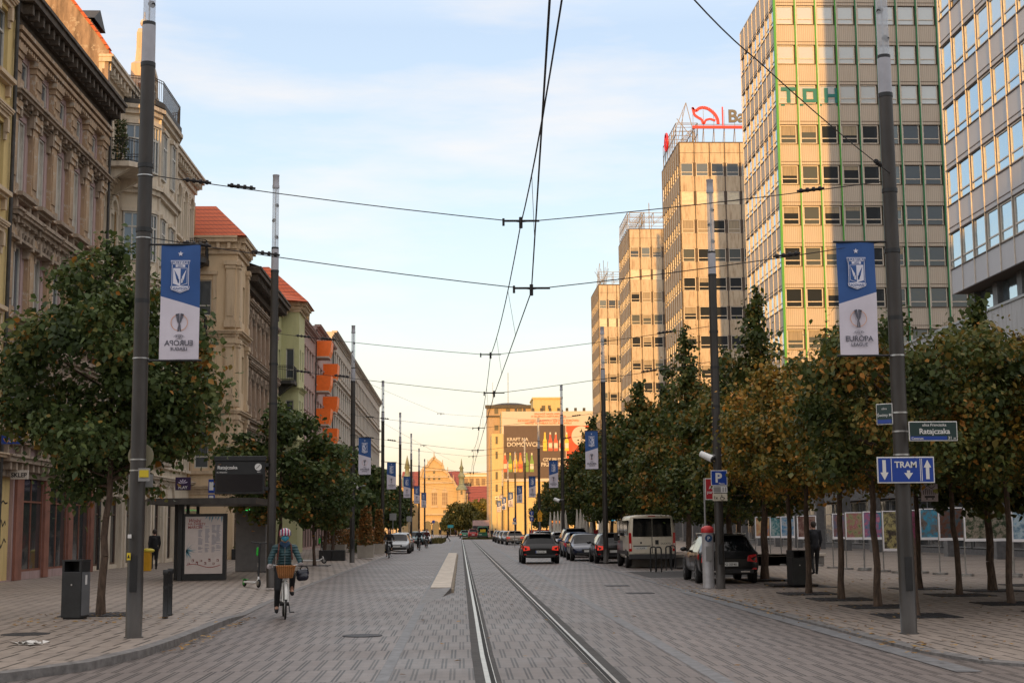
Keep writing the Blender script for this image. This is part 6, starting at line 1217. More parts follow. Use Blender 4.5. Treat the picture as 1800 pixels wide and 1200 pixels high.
b.build('house_drawings', [mat('print_brown', (.20, .08, .07), .6), M_signwhite], pn, world=True)
# display board on the second left post
Y = 41.0; a = AT(377, 868, Y); c = AT(466, 801, Y); w_, h_ = c.x-a.x, c.z-a.z; t = thing('stop_display', 'black tram departure display with white stop name and clock', 'display board', ((a.x+c.x)/2, Y, a.z)); b = MB(); b.box(-w_/2, w_/2, 0, .18, 0, h_-.14); b.box(-w_/2-.03, w_/2+.03, -.03, .21, h_-.14, h_); b.build('case', M_dark, t, bevel=.015)
Fd = Fr((0, -.001, 0), (1, 0, 0), (0, -1, 0)); b = MB(); b.fbox(Fd, -w_/2+.05, w_/2-.06, .06, h_*.52, 0, .006); b.build('screen', mat('display_screen', (.014, .012, .014), .25), t)
b = MB(); b.text('Ratajczaka', Fd, -w_/2+.07, h_*.66, .135, c0=.001, align='LEFT', bold=.016); b.text('ul. | Ratajczaka', Fd, -w_/2+.05, h_*.56, .05, c0=.001, align='LEFT', bold=.012); b.text('MPK', Fd, w_/2-.17, h_*.56, .05, c0=.001, bold=.012); b.build('lettering', M_signwhite, t)
b = MB(); b.cyl(Fd.p(w_/2-.19, h_*.71, .001), Fd.p(w_/2-.19, h_*.71, .006), .10, n=20); b.build('clock_face', M_signwhite, t); b = MB(); b.strip([(w_/2-.25, h_*.67), (w_/2-.19, h_*.71), (w_/2-.14, h_*.77)], Fd, .007, .01, .014); b.build('clock_hands', M_dark, t)
b = MB(); b.box(w_/2, w_/2+.10, .02, .14, .1, .2); b.box(w_/2, w_/2+.10, .02, .14, h_-.3, h_-.2); b.build('bracket', M_dark, t)
# signs clamped to the nearest left post (seen from the back)
t = thing('round_sign', 'round grey road sign seen from behind on the nearest left lamp post', 'sign', (-5.05, 22.25, AT(240, 818, 22.3).z)); b = MB(); b.cyl((.0, .42, .17), (0, .44, .17), .20, n=24); b.build('plate', mat('yellowed_grey', (.22, .20, .13), .5, noise=.1), t); b = MB(); b.box(-.18, .20, .42, .44, -.32, -.12); b.build('lower_plate', M_greylit, t)
p = AT(249, 832, 22.4); t = thing('yellow_tag', 'small yellow and white tag on the right of the nearest left lamp post', 'tag', (p.x+.06, 22.3, p.z-.06)); b = MB(); b.box(-.07, .07, -.02, 0, 0, .11); b.build('plate', mat('tag_yellow', (.55, .42, .02), .5), t); b = MB(); b.box(-.09, .09, .0, .015, -.06, .14); b.build('backing', M_greylit, t)
p = AT(227, 978, 22.33); p = AT(228, 942, 22.33); t = thing('paper_sticker', 'small white paper sticker above the yellow warning sticker on the left post', 'sticker', (-5.05, 22.345, p.z)); b = MB(); b.fbox(FX, -.09, -.035, -.03, .03, .01, .021); b.build('sheet', M_signwhite, t)
p = AT(227, 978, 22.33); t = thing('warning_sticker', 'yellow triangle warning sticker low on the nearest left lamp post', 'sticker', (-5.05, 22.345, p.z)); b = MB(); b.fbox(FX, -.095, -.04, -.05, .06, .012, .024); b.build('plate', mat('sticker_yellow', (.62, .46, .03), .5), t); b = MB(); b.prism([(-.088, -.02), (-.047, -.02), (-.068, .035)], FX, .025, .027); b.build('triangle', M_black, t)
b = MB()
for z in (6.36, 7.38, 4.43, 2.84, 2.67): b.cyl((-5.05, 22.5, z), (-5.05, 22.5, z+.02), .129, n=20)
o = b.build('clamp_band', M_steel); tag(o, 'thin steel clamp bands round the nearest left lamp post', 'clamp')
# far signs on the right
def post_sign(lab, px, py0, pyb, Y, plates, name='road_sign', grp=None):
    p0 = GR(px, pyb, .04); x = AT(px, pyb, Y).x; t = thing(name, lab, 'road sign', (x, Y, .03), 0, grp); top = AT(px, py0, Y).z; b = MB(); b.cyl((0, .04, 0), (0, .04, top), .035, n=8); b.build('post', M_greylit, t)
    for (a0, a1, m, txt, shape) in plates:
        z1, z0 = AT(px, a0, Y).z-.03, AT(px, a1, Y).z-.03; h_ = z1-z0; w_ = h_ if shape != 'wide' else h_*2; b = MB()
        if shape == 'tri': b.prism([(-w_*.62, z0), (w_*.62, z0), (0, z1)], FX, -.02, 0)
        else: b.fbox(FX, -w_/2, w_/2, z0, z1, -.02, 0)
        pl_ = b.build('plate', m, t)
        if txt: b = MB(); b.text(txt, FX, 0, z0+h_*.2, h_*.8, c0=.002, bold=.03); b.build('lettering', M_signwhite if m is M_signblue else M_black, pl_)
    return t
m_sy = mat('sign_yellow', (.80, .36, .01), .4)
post_sign('blue T sign above a blue parking sign on one post among right trees', 935, 897, 960, 88, [(898, 905, M_signblue, 'T', 'sq'), (905.5, 908, M_signwhite, None, 'wide'), (908.5, 915.5, M_signblue, 'P', 'sq')])
post_sign('yellow roadworks triangle above square yellow diversion plates', 949.5, 894, 962, 86, [(895, 903.5, m_sy, '!', 'tri'), (904, 908, m_sy, None, 'wide'), (908.5, 916, m_sy, 'T', 'sq')])
post_sign('small blue parking sign on a pale post beside the grey parked cars', 905, 909, 954, 130, [(910, 916, M_signblue, 'P', 'sq'), (917, 921, M_signwhite, None, 'wide')])
post_sign('white plate sign beside blue round sign far on the right', 874, 869, 945, 200, [(872, 878, M_signwhite, '40', 'sq')]); post_sign('small blue and white sign far on the right beside the white plate', 881.5, 868, 945, 196, [(870, 876, M_signblue, 'P', 'sq')])
post_sign('grey backed sign on a thin pale post by the left hedge, nearer one', 690.5, 902, 962, 118, [(902, 914, M_greylit, None, 'sq')]); post_sign('grey backed sign on a thin pale post by the left cyclists, farther one', 719, 907, 962, 112, [(907, 916, M_greylit, None, 'sq'), (917, 922, m_sandd, None, 'sq')])
post_sign('teal direction sign by the far round trees', 792, 922, 935, 300, [(922, 927, mat('teal_sign', (.02, .25, .3), .5), None, 'wide')])
post_sign('small blue crossing sign in the far distance before the hall', 762, 913, 938, 330, [(914, 919, M_signblue, None, 'sq')])
# planters, yellow bin, box on the left
def planter(lab, px0, px1, pyt, pyb, m, shrubm, Ydep=None, h=None, taper=.9, sh=True, seed=1):
    p = GR((px0+px1)/2, pyb, .12); Y = Ydep or p.y; xa, xb = AT(px0, pyb, Y).x, AT(px1, pyb, Y).x; h_ = AT(px0, pyt, Y).z-.12; w_ = xb-xa; t = thing('planter', lab, 'planter', ((xa+xb)/2, Y+w_*.4, .12), 0, 'large boxes with plants along the left pavement'); b = MB(); q = w_/2; r_ = q*taper; d = w_*.4
    b.add([(-r_, -d*taper, 0), (r_, -d*taper, 0), (r_, d*taper, 0), (-r_, d*taper, 0), (-q, -d, h_), (q, -d, h_), (q, d, h_), (-q, d, h_), (-q+.08, -d+.08, h_), (q-.08, -d+.08, h_), (q-.08, d-.08, h_), (-q+.08, d-.08, h_), (-q+.08, -d+.08, h_-.1), (q-.08, -d+.08, h_-.1), (q-.08, d-.08, h_-.1), (-q+.08, d-.08, h_-.1)], [(0, 1, 5, 4), (1, 2, 6, 5), (2, 3, 7, 6), (3, 0, 4, 7), (4, 5, 9, 8), (5, 6, 10, 9), (6, 7, 11, 10), (7, 4, 8, 11), (8, 9, 13, 12), (9, 10, 14, 13), (10, 11, 15, 14), (11, 8, 12, 15)]); b.build('box', m, t); b = MB(); b.face([(-q+.08, -d+.08, h_-.08), (q-.08, -d+.08, h_-.08), (q-.08, d-.08, h_-.08), (-q+.08, d-.08, h_-.08)]); b.build('soil', mat('soil', (.04, .03, .02), .9), t)
    if sh: shrub('planted_shrub', 'autumn shrub in the '+lab, 'shrub', t.location.x, t.location.y, .12+h_-.08, w_*.52, 2.3, shrubm, 1500, .13, seed, grp='shrubs in the left planters')
m_plc = mat('planter_concrete', (.38, .34, .29), .7, noise=.12, nscale=2)
planter('pale concrete planter right of the third left lamp post', 627, 657, 958, 980, m_plc, m_lf_or, seed=11); planter('pale concrete planter behind the second cyclist', 656, 676, 955, 973, m_plc, m_lf_or, seed=12)
planter('pale planter behind the dark block left of the third lamp post', 562, 607, 957, 975, m_plc, m_lf_or, seed=13)
p = GR(584, 985, .12); t = thing('dark_block_seat', 'dark square block seat in front of the pale planter', 'seat', (p.x, p.y, .12)); b = MB(); b.box(-.68, -.01, -.3, .3, 0, .56); b.build('left_block', M_dark, t, bevel=.02); b = MB(); b.box(.01, .68, -.3, .3, 0, .56); b.build('right_block', M_dark, t, bevel=.02)
p = GR(421, 983, .12); t = thing('planter', 'dark square planter with low plants behind the tram shelter', 'planter', (p.x, p.y, .12), 0, 'large boxes with plants along the left pavement'); b = MB(); b.box(-.4, .4, -.4, .4, 0, .6); b.build('box', M_dark, t, bevel=.015); shrub('planted_shrub', 'low green plant in the dark planter behind the shelter', 'shrub', p.x, p.y, .7, .38, .5, m_lf_sh, 400, .08, 21)
t = thing('yellow_bin', 'yellow waste bin with bag over its rim beside the dark clothed man', 'litter bin', (AT(258, 980, 60).x, 60, .12)); b = MB(); b.box(-.17, .17, -.17, .17, 0, .78); b.build('body', mat('bin_yellow', (.62, .32, .01), .5, noise=.1), t, bevel=.02); b = MB(); b.ball((.05, 0, .83), .22, sc3=(1.25, 1, .45)); b.build('bag', mat('bag_yellow', (.65, .52, .05), .4), t)
t = thing('grey_kiosk_panel', 'tall plain grey cabinet with green light strip behind the near scooter', 'cabinet', (AT(440, 980, 58).x, 58, .12)); b = MB(); b.box(-.6, .6, 0, .4, 0, 3.0*.86); b.build('body', mat('cabinet_grey', (.17, .16, .155), .6, noise=.1), t, bevel=.02); b = MB(); b.box(-.55, .45, -.02, -.001, 2.42, 2.47); b.build('light_strip', mat('green_strip', (.02, .5, .1), .5, emit=(.05, .8, .15), estr=1.0), t)
# tree grates
grate = MB(); 
for i in range(9):
    a = -.62+i*.155; grate.box(a-.055, a+.055, -.66, -.12, -.012, .006); grate.box(a-.055, a+.055, .12, .66, -.012, .006)
    if abs(a) > .14: grate.box(a-.055, a+.055, -.12, .12, -.012, .006)
go = grate.build('tree_grate', m_manh); gme = go.data; bpy.data.objects.remove(go)
gpit = mat('tree_pit_soil', (.022, .018, .015), .95, noise=.3, nscale=12)
pit = MB(); pit.box(-.68, .68, -.68, .68, -.03, .002); po = pit.build('pit', gpit); pme = po.data; bpy.data.objects.remove(po)
# ------------------------------------------------------------------ trees
m_lf_left = leafmat('maple_leaf_dark', [(0, (.030, .050, .014)), (.45, (.065, .098, .026)), (.78, (.12, .14, .038)), (.92, (.24, .15, .035)), (1, (.38, .16, .03))])
m_lf_rt = leafmat('lime_leaf_turning', [(0, (.050, .060, .012)), (.3, (.12, .115, .022)), (.55, (.27, .17, .028)), (.8, (.42, .21, .033)), (1, (.52, .20, .03))])
m_lf_gr = leafmat('lime_leaf_green', [(0, (.032, .050, .012)), (.45, (.075, .098, .022)), (.75, (.17, .135, .028)), (1, (.40, .17, .03))])
m_lf_far = leafmat('far_leaf', [(0, (.07, .07, .015)), (.5, (.15, .13, .025)), (1, (.30, .19, .03))])
def crown_mesh(name, m, z0, z1, rx, n, ls, seed, shape='egg', clumps=60, limbs=None, spikes=0):
    r = np.random.default_rng(seed); cz = (z0+z1)/2; hz = (z1-z0)/2
    C = []
    while len(C) < clumps:
        p = r.uniform(-1, 1, 3)
        if shape == 'box': d = (abs(p[0])**4+abs(p[1])**4+abs(p[2])**4)**.25
        elif shape == 'cone': d = math.hypot(p[0], p[1])/max(.12, min(1, ((1-p[2])/2)**.5*1.1)*(1 if p[2] > -.6 else .85)) if p[2] < .98 else 2
        else: q = 1-.25*p[2]; d = math.sqrt((p[0]/q)**2+(p[1]/q)**2+p[2]**2)
        if d > 1 or (d < .45 and r.random() < .75): continue
        C.append((p[0]*rx, p[1]*rx, cz+p[2]*hz))
    for k in range(spikes): C.append((r.normal(0, .05), r.normal(0, .05), z1-.5+.22*k))
    if shape == 'cone':
        for k in range(14): C.append((r.normal(0, .28*(1.2-k/13)), r.normal(0, .28*(1.2-k/13)), z0+(z1-z0)*(.5+.5*k/13)))
    C = np.array(C); cr = r.uniform(.30, .58, len(C))*(rx/1.9)
    if shape == 'cone': cr *= np.clip(1.15-.75*(C[:, 2]-z0)/(z1-z0), .35, 1)
    if spikes: cr[len(C)-spikes-(14 if shape == 'cone' else 0):len(C)] = .2
    if shape == 'cone': cr[-14:] = np.linspace(.85, .22, 14)
    if spikes == 0: pass
    shade = r.normal(0, .16, len(C)); w_ = cr**2; w_ /= w_.sum(); idx = r.choice(len(C), n, p=w_)
    dirs = r.normal(0, 1, (n, 3)); dirs /= np.linalg.norm(dirs, axis=1)[:, None]; rad = r.random(n)**.6
    P = C[idx]+dirs*(cr[idx]*rad)[:, None]*np.array([1.15, 1.15, .9]); k = int(n*.30); P[:k] += r.normal(0, .20, (k, 3))
    nor = dirs*.7+r.normal(0, .6, (n, 3))+np.array([0, 0, .5]); nor /= np.linalg.norm(nor, axis=1)[:, None]
    t = np.cross(nor, r.normal(0, 1, (n, 3))); t /= np.linalg.norm(t, axis=1)[:, None]; t[:, 2] -= .25; bt = np.cross(nor, t)
    s = ls*r.uniform(.55, 1.35, n)[:, None]
    shp = [(-.5, 0, 0), (-.15, .42, .08), (.22, .30, .06), (.62, 0, -.05), (.22, -.30, .06), (-.15, -.42, .08)]
    V = np.stack([P+t*s*a+bt*s*b_+nor*s*c for a, b_, c in shp], 1).reshape(-1, 3)
    me = bpy.data.meshes.new(name); nf = 2*n; me.vertices.add(6*n); me.vertices.foreach_set('co', V.ravel()); base = np.arange(n)[:, None]*6
    L = np.concatenate([base+np.array([0, 1, 2, 3])[::-1], base+np.array([0, 3, 4, 5])[::-1]], 1).reshape(-1); me.loops.add(8*n); me.loops.foreach_set('vertex_index', L.astype(np.int32)); me.polygons.add(nf); me.polygons.foreach_set('loop_start', np.arange(0, 8*n, 4).astype(np.int32)); me.update(calc_edges=True)
    lv = np.clip(r.normal(.42, .20, n)+shade[idx], 0, 1); at = me.attributes.new('lv', 'FLOAT', 'FACE'); at.data.foreach_set('value', np.repeat(lv, 2).astype(np.float32)); me.materials.append(m); me.validate(); return me, C
def trunk_mesh(name, z1, r0, C, lean=.07, seed=1, fork=None):
    r2 = random.Random(seed); b = MB(); pts = []; n = 7; fz = fork or z1*.55
    for i in range(n+1): z = fz*i/n; pts.append(Vector((lean*i/n+(r2.uniform(-.028, .028) if i else 0), (r2.uniform(-.028, .028) if i else 0), z)))
    for i in range(n): b.cyl(pts[i], pts[i+1], r0*(1.25-.25*min(1, i/1.2) if i < 1 else 1)*(1-.3*i/n), r0*(1-.3*(i+1)/n), 9, caps=False)
    b.cyl(pts[-1], (lean, 0, z1*.93), r0*.66, .02, 7)
    sel = sorted(range(len(C)), key=lambda i: r2.random())[:26]
    for i in sel:
        c = Vector(C[i]); z = max(fz*.95, min(z1*.8, c.z-.5*math.hypot(c.x, c.y))); p0 = Vector((lean, 0, z)); mid = p0.lerp(c, .5)+Vector((0, 0, -.08)); rr = r0*.34; b.cyl(p0, mid, rr, rr*.6, 6); b.cyl(mid, c, rr*.6, .010, 5)
    o = b.build(name, m_bark); me = o.data; bpy.data.objects.remove(o); return me
kinds = {}
def kind(k, m, z0, z1, rx, n, ls, seed, shape, r0, clumps=60, fork=None, spikes=0, lean=.09):
    cm_, C = crown_mesh('crown', m, z0, z1, rx, n, ls, seed, shape, clumps, spikes=spikes); kinds[k] = (cm_, trunk_mesh('trunk', z1, r0, C, lean, seed, fork or z0+.15))
def plant_tree(k, x, y, z, rz, lab, grp=None, s=(1, 1, 1), pit=True, cat='tree', name='street_tree'):
    t = thing(name, lab, cat, (x, y, z), rz, grp); c = bpy.data.objects.new('crown', kinds[k][0]); link(c, t); tr = bpy.data.objects.new('trunk', kinds[k][1]); link(tr, t); t.scale = s
    if pit: o = inst(pme, 'tree_pit', (x, y, z+.002)); tag(o, kind='structure'); g_ = inst(gme, 'tree_grate', (x, y, z+.010)); tag(g_, kind='structure')
    return t
kind('left_big', m_lf_left, 2.25, 7.2, 2.1, 30000, .105, 3, 'egg', .085, 95, fork=2.6, spikes=3)
kind('left_mid', m_lf_left, 2.4, 8.0, 2.35, 13000, .17, 5, 'egg', .09, 80, spikes=2)
kind('rt_a', m_lf_rt, 2.72, 5.25, 1.75, 22000, .092, 7, 'box', .078, 78, fork=2.9)
kind('rt_b', m_lf_gr, 2.70, 5.4, 1.75, 22000, .092, 8, 'box', .075, 78, fork=2.9)
kind('rt_c', m_lf_rt, 2.65, 5.5, 1.78, 21000, .094, 9, 'egg', .08, 76, fork=2.9, spikes=3)
kind('cone_a', m_lf_gr, 2.5, 9.0, 2.3, 19000, .14, 12, 'cone', .13, 100, fork=3, spikes=5)
kind('cone_b', m_lf_gr, 2.5, 8.6, 2.25, 13000, .18, 13, 'cone', .13, 90, fork=3, spikes=4)
kind('far_round', m_lf_far, 1.0, 6.5, 3.2, 5000, .42, 17, 'egg', .2, 70)
kind('far_left', m_lf_left, 2.0, 6.8, 2.3, 4500, .30, 18, 'egg', .12, 60)
# left side
p = GR(168, 1080, .12); plant_tree('left_big', p.x+.1, p.y, .12, .4, 'big dark leaved maple on the left pavement behind the nearest left lamp post', None, (1.0, 1.0, 1.02))
plant_tree('left_mid', -7.2, 57, .12, 1.2, 'round maple standing behind the tram stop, left of the third lamp post', None, (1, 1, .85))
plant_tree('left_mid', -6.7, 66, .12, 2.9, 'maple half hidden behind the second lamp post before the orange balconies', None, (.85, .85, .74))
lefts = [(-7.6, 80), (-8.2, 92), (-7.8, 104), (-8.3, 116), (-8.0, 130), (-8.6, 146), (-8.2, 162), (-8.8, 180), (-9, 200)]
for i, (x, y) in enumerate(lefts): plant_tree('far_left', x, y, .12, i*1.3, 'dark green tree in the receding left row, %s beyond the planters' % ordn[i], 'trees receding along the left row', (1, 1, .95+.06*(i % 3)))
# right pleached block in two rows
RA = [(8.5, 26.8, 'rt_b'), (8.7, 29.9, 'rt_c'), (8.75, 33.0, 'rt_a'), (8.7, 35.9, 'rt_a'), (9.6, 41.6, 'rt_a')]
RB = [(11.6, 27.2, 'rt_c'), (11.75, 30.5, 'rt_b'), (12.0, 34.4, 'rt_b'), (12.2, 38.0, 'rt_a')]
RC = [(15.0, 30.5, 'rt_a'), (15.3, 34.8, 'rt_c'), (15.8, 39.5, 'rt_b')]
la = ['clipped tree whose trunk stands behind the nearest right lamp post', 'clipped yellowing tree just left of the nearest right lamp post', 'clipped yellowing tree, second left of the nearest right lamp post', 'clipped yellowing tree with trunk right of the right litter bin', 'clipped yellowing tree with trunk left of the right litter bin']
lb = ['clipped tree at the right edge, its trunk outside the photo', 'clipped tree with the rightmost visible trunk', 'clipped green tree, second trunk right of the nearest right lamp post', 'clipped tree, first trunk right of the nearest right lamp post', 'clipped tree behind the walking person on the right']
lc = ['rear tree at the far right above the widest photo board', 'rear tree behind the rightmost visible trunk', 'rear tree behind the photo boards right of the sign post', 'rear tree behind the photo boards left of the sign post']
for rows, ls_ in ((RA, la), (RB, lb), (RC, lc)):
    for i, (x, y, k) in enumerate(rows): plant_tree(k, x, y, .045, i*1.7+x, ls_[i], 'clipped trees on the right pavement', (1, 1, 1.0 if ls_ is not lc else 1.10))
plant_tree('cone_b', 13.6, 36.5, .045, 2., 'taller loose tree rising above the clipped ones at the right edge', 'tall trees of the right row', (.85, .85, .86))
cones = [(9.7, 45.8, 'cone_a', 1.0, 'tall pointed tree right of the parking meter post, its tip before the green striped tower'), (9.9, 52.5, 'cone_a', .88, 'pointed tree behind the black estate car'), (9.6, 60.2, 'cone_a', 1.08, 'tall pointed tree above the beige van'), (9.8, 68, 'cone_b', .95, 'pointed tree behind the beige van, farther one'), (9.6, 76, 'cone_b', 1.07, 'pointed tree left of the van right of the third right lamp post'), (9.5, 84, 'cone_b', .95, 'pointed tree behind the third right lamp post'), (9.7, 92.5, 'cone_b', 1.02, 'pointed tree right of the banner on the third right lamp post'), (9.4, 101, 'cone_b', 1.08, 'pointed tree behind the banner on the third right lamp post'), (9.6, 112, 'cone_b', .95, 'pointed tree left of the banner on the third right lamp post'), (9.8, 124, 'cone_b', .92, 'pointed tree right of the fourth right lamp post'), (9.9, 138, 'cone_b', .86, 'pointed tree behind the fourth right lamp post'), (10, 154, 'cone_b', .85, 'small looking pointed tree beneath the giant poster'), (10.2, 172, 'cone_b', .8, 'farthest pointed tree of the right row')]
for i, (x, y, k, s, lab) in enumerate(cones): plant_tree(k, x, y, .045, i*2.1, lab, 'tall trees of the right row', (1.0 if i < 9 else .9, 1.0, s))
backs = [(14.2, 73, .85), (14.5, 83, .9), (14, 95, .88)]
for i, (x, y, s) in enumerate(backs): plant_tree('cone_a' if i < 3 else 'cone_b', x, y, .045, i*1.1+1, 'rear row tree before the dark podium shops, %s from the right' % ordn[i], 'rear row trees before the podium', (1.1, 1.1, s))
for i, (px, Y, s) in enumerate(((806, 335, 1.0), (826, 350, 1.05), (843, 345, 1.12), (856, 320, .8), (790, 352, .75))): plant_tree('far_round', AT(px, 930, Y).x, Y, 0, i, ('round golden green tree left of the pair before the hall', 'round golden tree between two others before the corner tower', 'largest round golden green tree before the side wing', 'small golden tree at the foot of the brown building', 'small tree at the foot of the gabled hall')[i], 'sunlit trees before the gabled hall', (s, s, s*1.25), False)
for i, (x, y, h) in enumerate(((-8.3, 110, 1.6), (-7.2, 122, 1.5), (-6.6, 100, .9), (-8.5, 135, 1.6))): shrub('hedge_shrub', ('autumn brown shrub behind the parked silver car', 'autumn brown shrub farther along the left cars', 'low green shrub by the thin sign posts', 'last autumn shrub of the left row')[i], 'shrub', x, y, .12, 1.4, h, m_lf_or if i != 2 else m_lf_sh, 1300, .17, 40+i)
# ------------------------------------------------------------------ vehicles
def carpaint(name, col): return mat('car_paint_'+name, col, .28, .25, noise=.04, coat=.35)
m_tail = mat('tail_lamp', (.45, .008, .01), .2, coat=1); m_head = mat('head_lamp', (.6, .62, .65), .15, .3); m_plate = mat('number_plate', (.62, .62, .60), .4); m_rim = mat('wheel_rim', (.30, .30, .31), .35, .8); m_trim = mat('black_trim', (.015, .015, .016), .55); m_on = mat('tail_lamp_lit', (.6, .02, .01), .3, emit=(1, .06, .03), estr=.3); m_chrome = mat('chrome', (.6, .6, .6), .15, 1)
def car_kind(name, L, W, H, style, paint, rear_deck, wheel=.32):
    """stations run from rear (y=-L/2) to front; every station is one ring of the shell"""
    w = W/2; zb = .26; be = H*.62
    hb = dict(hatch=(.02, .16, .62), wagon=(.02, .10, .52), suv=(.02, .10, .48), sedan=(.02, .62, 1.15), mini=(.02, .12, .5))[style]
    hood = H*.60 if style != 'suv' else H*.64
    ws0, ws1 = L*.30, L*.30+.72 if style != 'suv' else L*.30+.6      # windscreen top / bottom measured back from the front
    y = lambda d: -L/2+d; f = lambda d: L/2-d
    S = []   # y, halfwidth, zbottom, zbelt, roof halfwidth, ztop, tag of the slab up to the next station
    S.append((y(0.0), w*.80, zb+.14, be*.80, w*.66, be*.84, 'b')); S.append((y(.05), w*.95, zb+.02, be*.90, w*.78, be*.93, 'b'))
    if style == 'sedan': S.append((y(.14), w*.99, zb, be*.97, w*.82, be*1.03, 'b')); S.append((y(hb[1]), w, zb, be, w*.82, be*1.06, 'r')); S.append((y(hb[2]), w, zb, be*1.02, w*.66, H*.975, 'q'))
    else: S.append((y(hb[1]), w, zb, be, w*.80, be*1.04, 'r')); S.append((y(hb[2]), w, zb, be*1.02, w*.68, H*.965, 'q'))
    S.append((y(hb[2]+.16), w, zb, be*1.01, w*.69, H*.985, 's')); mid = (y(hb[2]+.16)+f(L*.30+.0))/2
    S.append((mid-.05, w, zb, be*1.0, w*.71, H, 'p')); S.append((mid+.05, w, zb, be*1.0, w*.71, H, 's'))
    S.append((f(L*.30+.55), w, zb, be*.985, w*.70, H*.985, 'a')); S.append((f(L*.30+.38), w, zb, be*.98, w*.70, H*.965, 'w')); S.append((f(L*.235), w*.99, zb, be*.955, w*.80, hood*1.03, 'b'))
    S.append((f(.5), w*.97, zb, hood*.88, w*.76, hood*.93, 'b')); S.append((f(.14), w*.90, zb, hood*.74, w*.66, hood*.79, 'b')); S.append((f(0), w*.72, zb+.12, hood*.60, w*.52, hood*.66, 'b'))
    b = MB(); ring = []
    for (yy, hw, z0, zbelt, rw, zt, tg) in S:
        pts = [(0, z0), (hw*.88, z0), (hw*.985, z0+.12), (hw, (z0+zbelt)*.52), (hw*.97, zbelt), (rw*1.0, zt-.045*(1 if zt > be*1.1 else .5)), (rw*.72, zt-.004), (0, zt+.012)]
        full = [(x, yy, z) for x, z in pts]+[(-x, yy, z) for x, z in pts[-2:0:-1]]; ring.append(full)
    n = len(ring[0]); vs = [p for r_ in ring for p in r_]; fs = []; ms = []
    for i in range(len(ring)-1):
        tg = S[i][6]
        for j in range(n):
            fs.append((i*n+j, i*n+(j+1) % n, (i+1)*n+(j+1) % n, (i+1)*n+j)); side = j in (4, 9); top = j in (5, 6, 7, 8)
            mm = 0
            if side and tg in 's': mm = 1
            if tg == 'w' and top: mm = 2
            if tg == 'r' and top: mm = 3
            if j in (0, 13): mm = 4
            ms.append(mm)
    fs.append(tuple(range(n))[::-1]); ms.append(0); fs.append(tuple(range((len(ring)-1)*n, len(ring)*n))); ms.append(0)
    me = bpy.data.meshes.new('shell'); me.from_pydata(vs, [], fs); me.polygons.foreach_set('material_index', ms); 
    for _ in range(5): me.materials.append(paint)
    o = bpy.data.objects.new('shell', me); COL.objects.link(o)
    cre = me.attributes.new('crease_edge', 'FLOAT', 'EDGE')
    for e_ in me.edges:
        a, c = e_.vertices; ja, jc = a % n, c % n; ia, ic = a//n, c//n; v = 0
        if ia != ic and ja == jc and ja in (4, 10): v = .75
        if ia != ic and ja == jc and ja in (5, 9): v = .35
        if ia == ic and ia in (0, len(ring)-1): v = .35
        if ia == ic and S[ia][6] in 'rsqpwab' and {ja, jc} <= {4, 5, 9, 10}: v = .8
        if ia == ic and (S[ia][6] in ('r', 'q', 'w') or S[ia-1][6] == 'w') and ja in range(5, 10) and jc in range(5, 10): v = .5
        cre.data[e_.index].value = v
    bake_mod(o, 'SUBSURF', levels=2, render_levels=2); me = o.data
    groups = {}
    for p in me.polygons: groups.setdefault(p.material_index, []).append(tuple(p.vertices))
    V = [v.co.copy() for v in me.vertices]; NO = [v.normal.copy() for v in me.vertices]; bpy.data.objects.remove(o)
    t = thing(name, 'x', 'car'); parts = {0: ('body', paint), 1: ('side_windows', M_carglass), 2: ('windscreen', M_carglass), 3: ('rear_window', M_carglass), 4: ('underside', M_black)}
    for k, fl in groups.items():
        used = sorted({i for f_ in fl for i in f_}); ix = {q: i for i, q in enumerate(used)}; b = MB(); b.add([V[i] for i in used], [tuple(ix[i] for i in f_) for f_ in fl], 0, True); b.build(parts[k][0], parts[k][1], t)
    # wheels with dark arches
    for yy in (-L/2+L*.185, L/2-L*.19):
        for s in (-1, 1):
            b = MB(); b.cyl((s*(w-.10), yy, wheel+.02), (s*(w+.004), yy, wheel+.02), wheel+.055, n=22); b.build('wheel_arch', M_black, t)
            b = MB(); b.lathe([(wheel*.62, -.11), (wheel*.95, -.11), (wheel, -.08), (wheel, .08), (wheel*.95, .11), (wheel*.62, .11)], (s*(w-.095), yy, wheel), 24, ax=Matrix.Rotation(R(90), 3, 'Y')); wh = b.build('wheel', M_black, t)
            b = MB(); xo = s*(w+.012)
            b.cyl((s*(w-.05), yy, wheel), (s*(w+.002), yy, wheel), wheel*.62, n=20)
            for q in range(5): a = q*1.2566; c_, s_ = math.cos(a), math.sin(a); b.hexa([(s*(w+.003), yy+c_*.04-s_*.035, wheel+s_*.04+c_*.035), (s*(w+.003), yy+c_*.04+s_*.035, wheel+s_*.04-c_*.035), (s*(w+.003), yy+c_*wheel*.6+s_*.02, wheel+s_*wheel*.6-c_*.02), (s*(w+.003), yy+c_*wheel*.6-s_*.02, wheel+s_*wheel*.6+c_*.02)]+[(s*(w+.016), yy+c_*.04-s_*.035, wheel+s_*.04+c_*.035), (s*(w+.016), yy+c_*.04+s_*.035, wheel+s_*.04-c_*.035), (s*(w+.016), yy+c_*wheel*.6+s_*.02, wheel+s_*wheel*.6-c_*.02), (s*(w+.016), yy+c_*wheel*.6-s_*.02, wheel+s_*wheel*.6+c_*.02)])
            b.build('rim', m_rim, wh)
    # lamps, plates, bumper trim, mirrors
    yr = -L/2; zt_ = be*.80
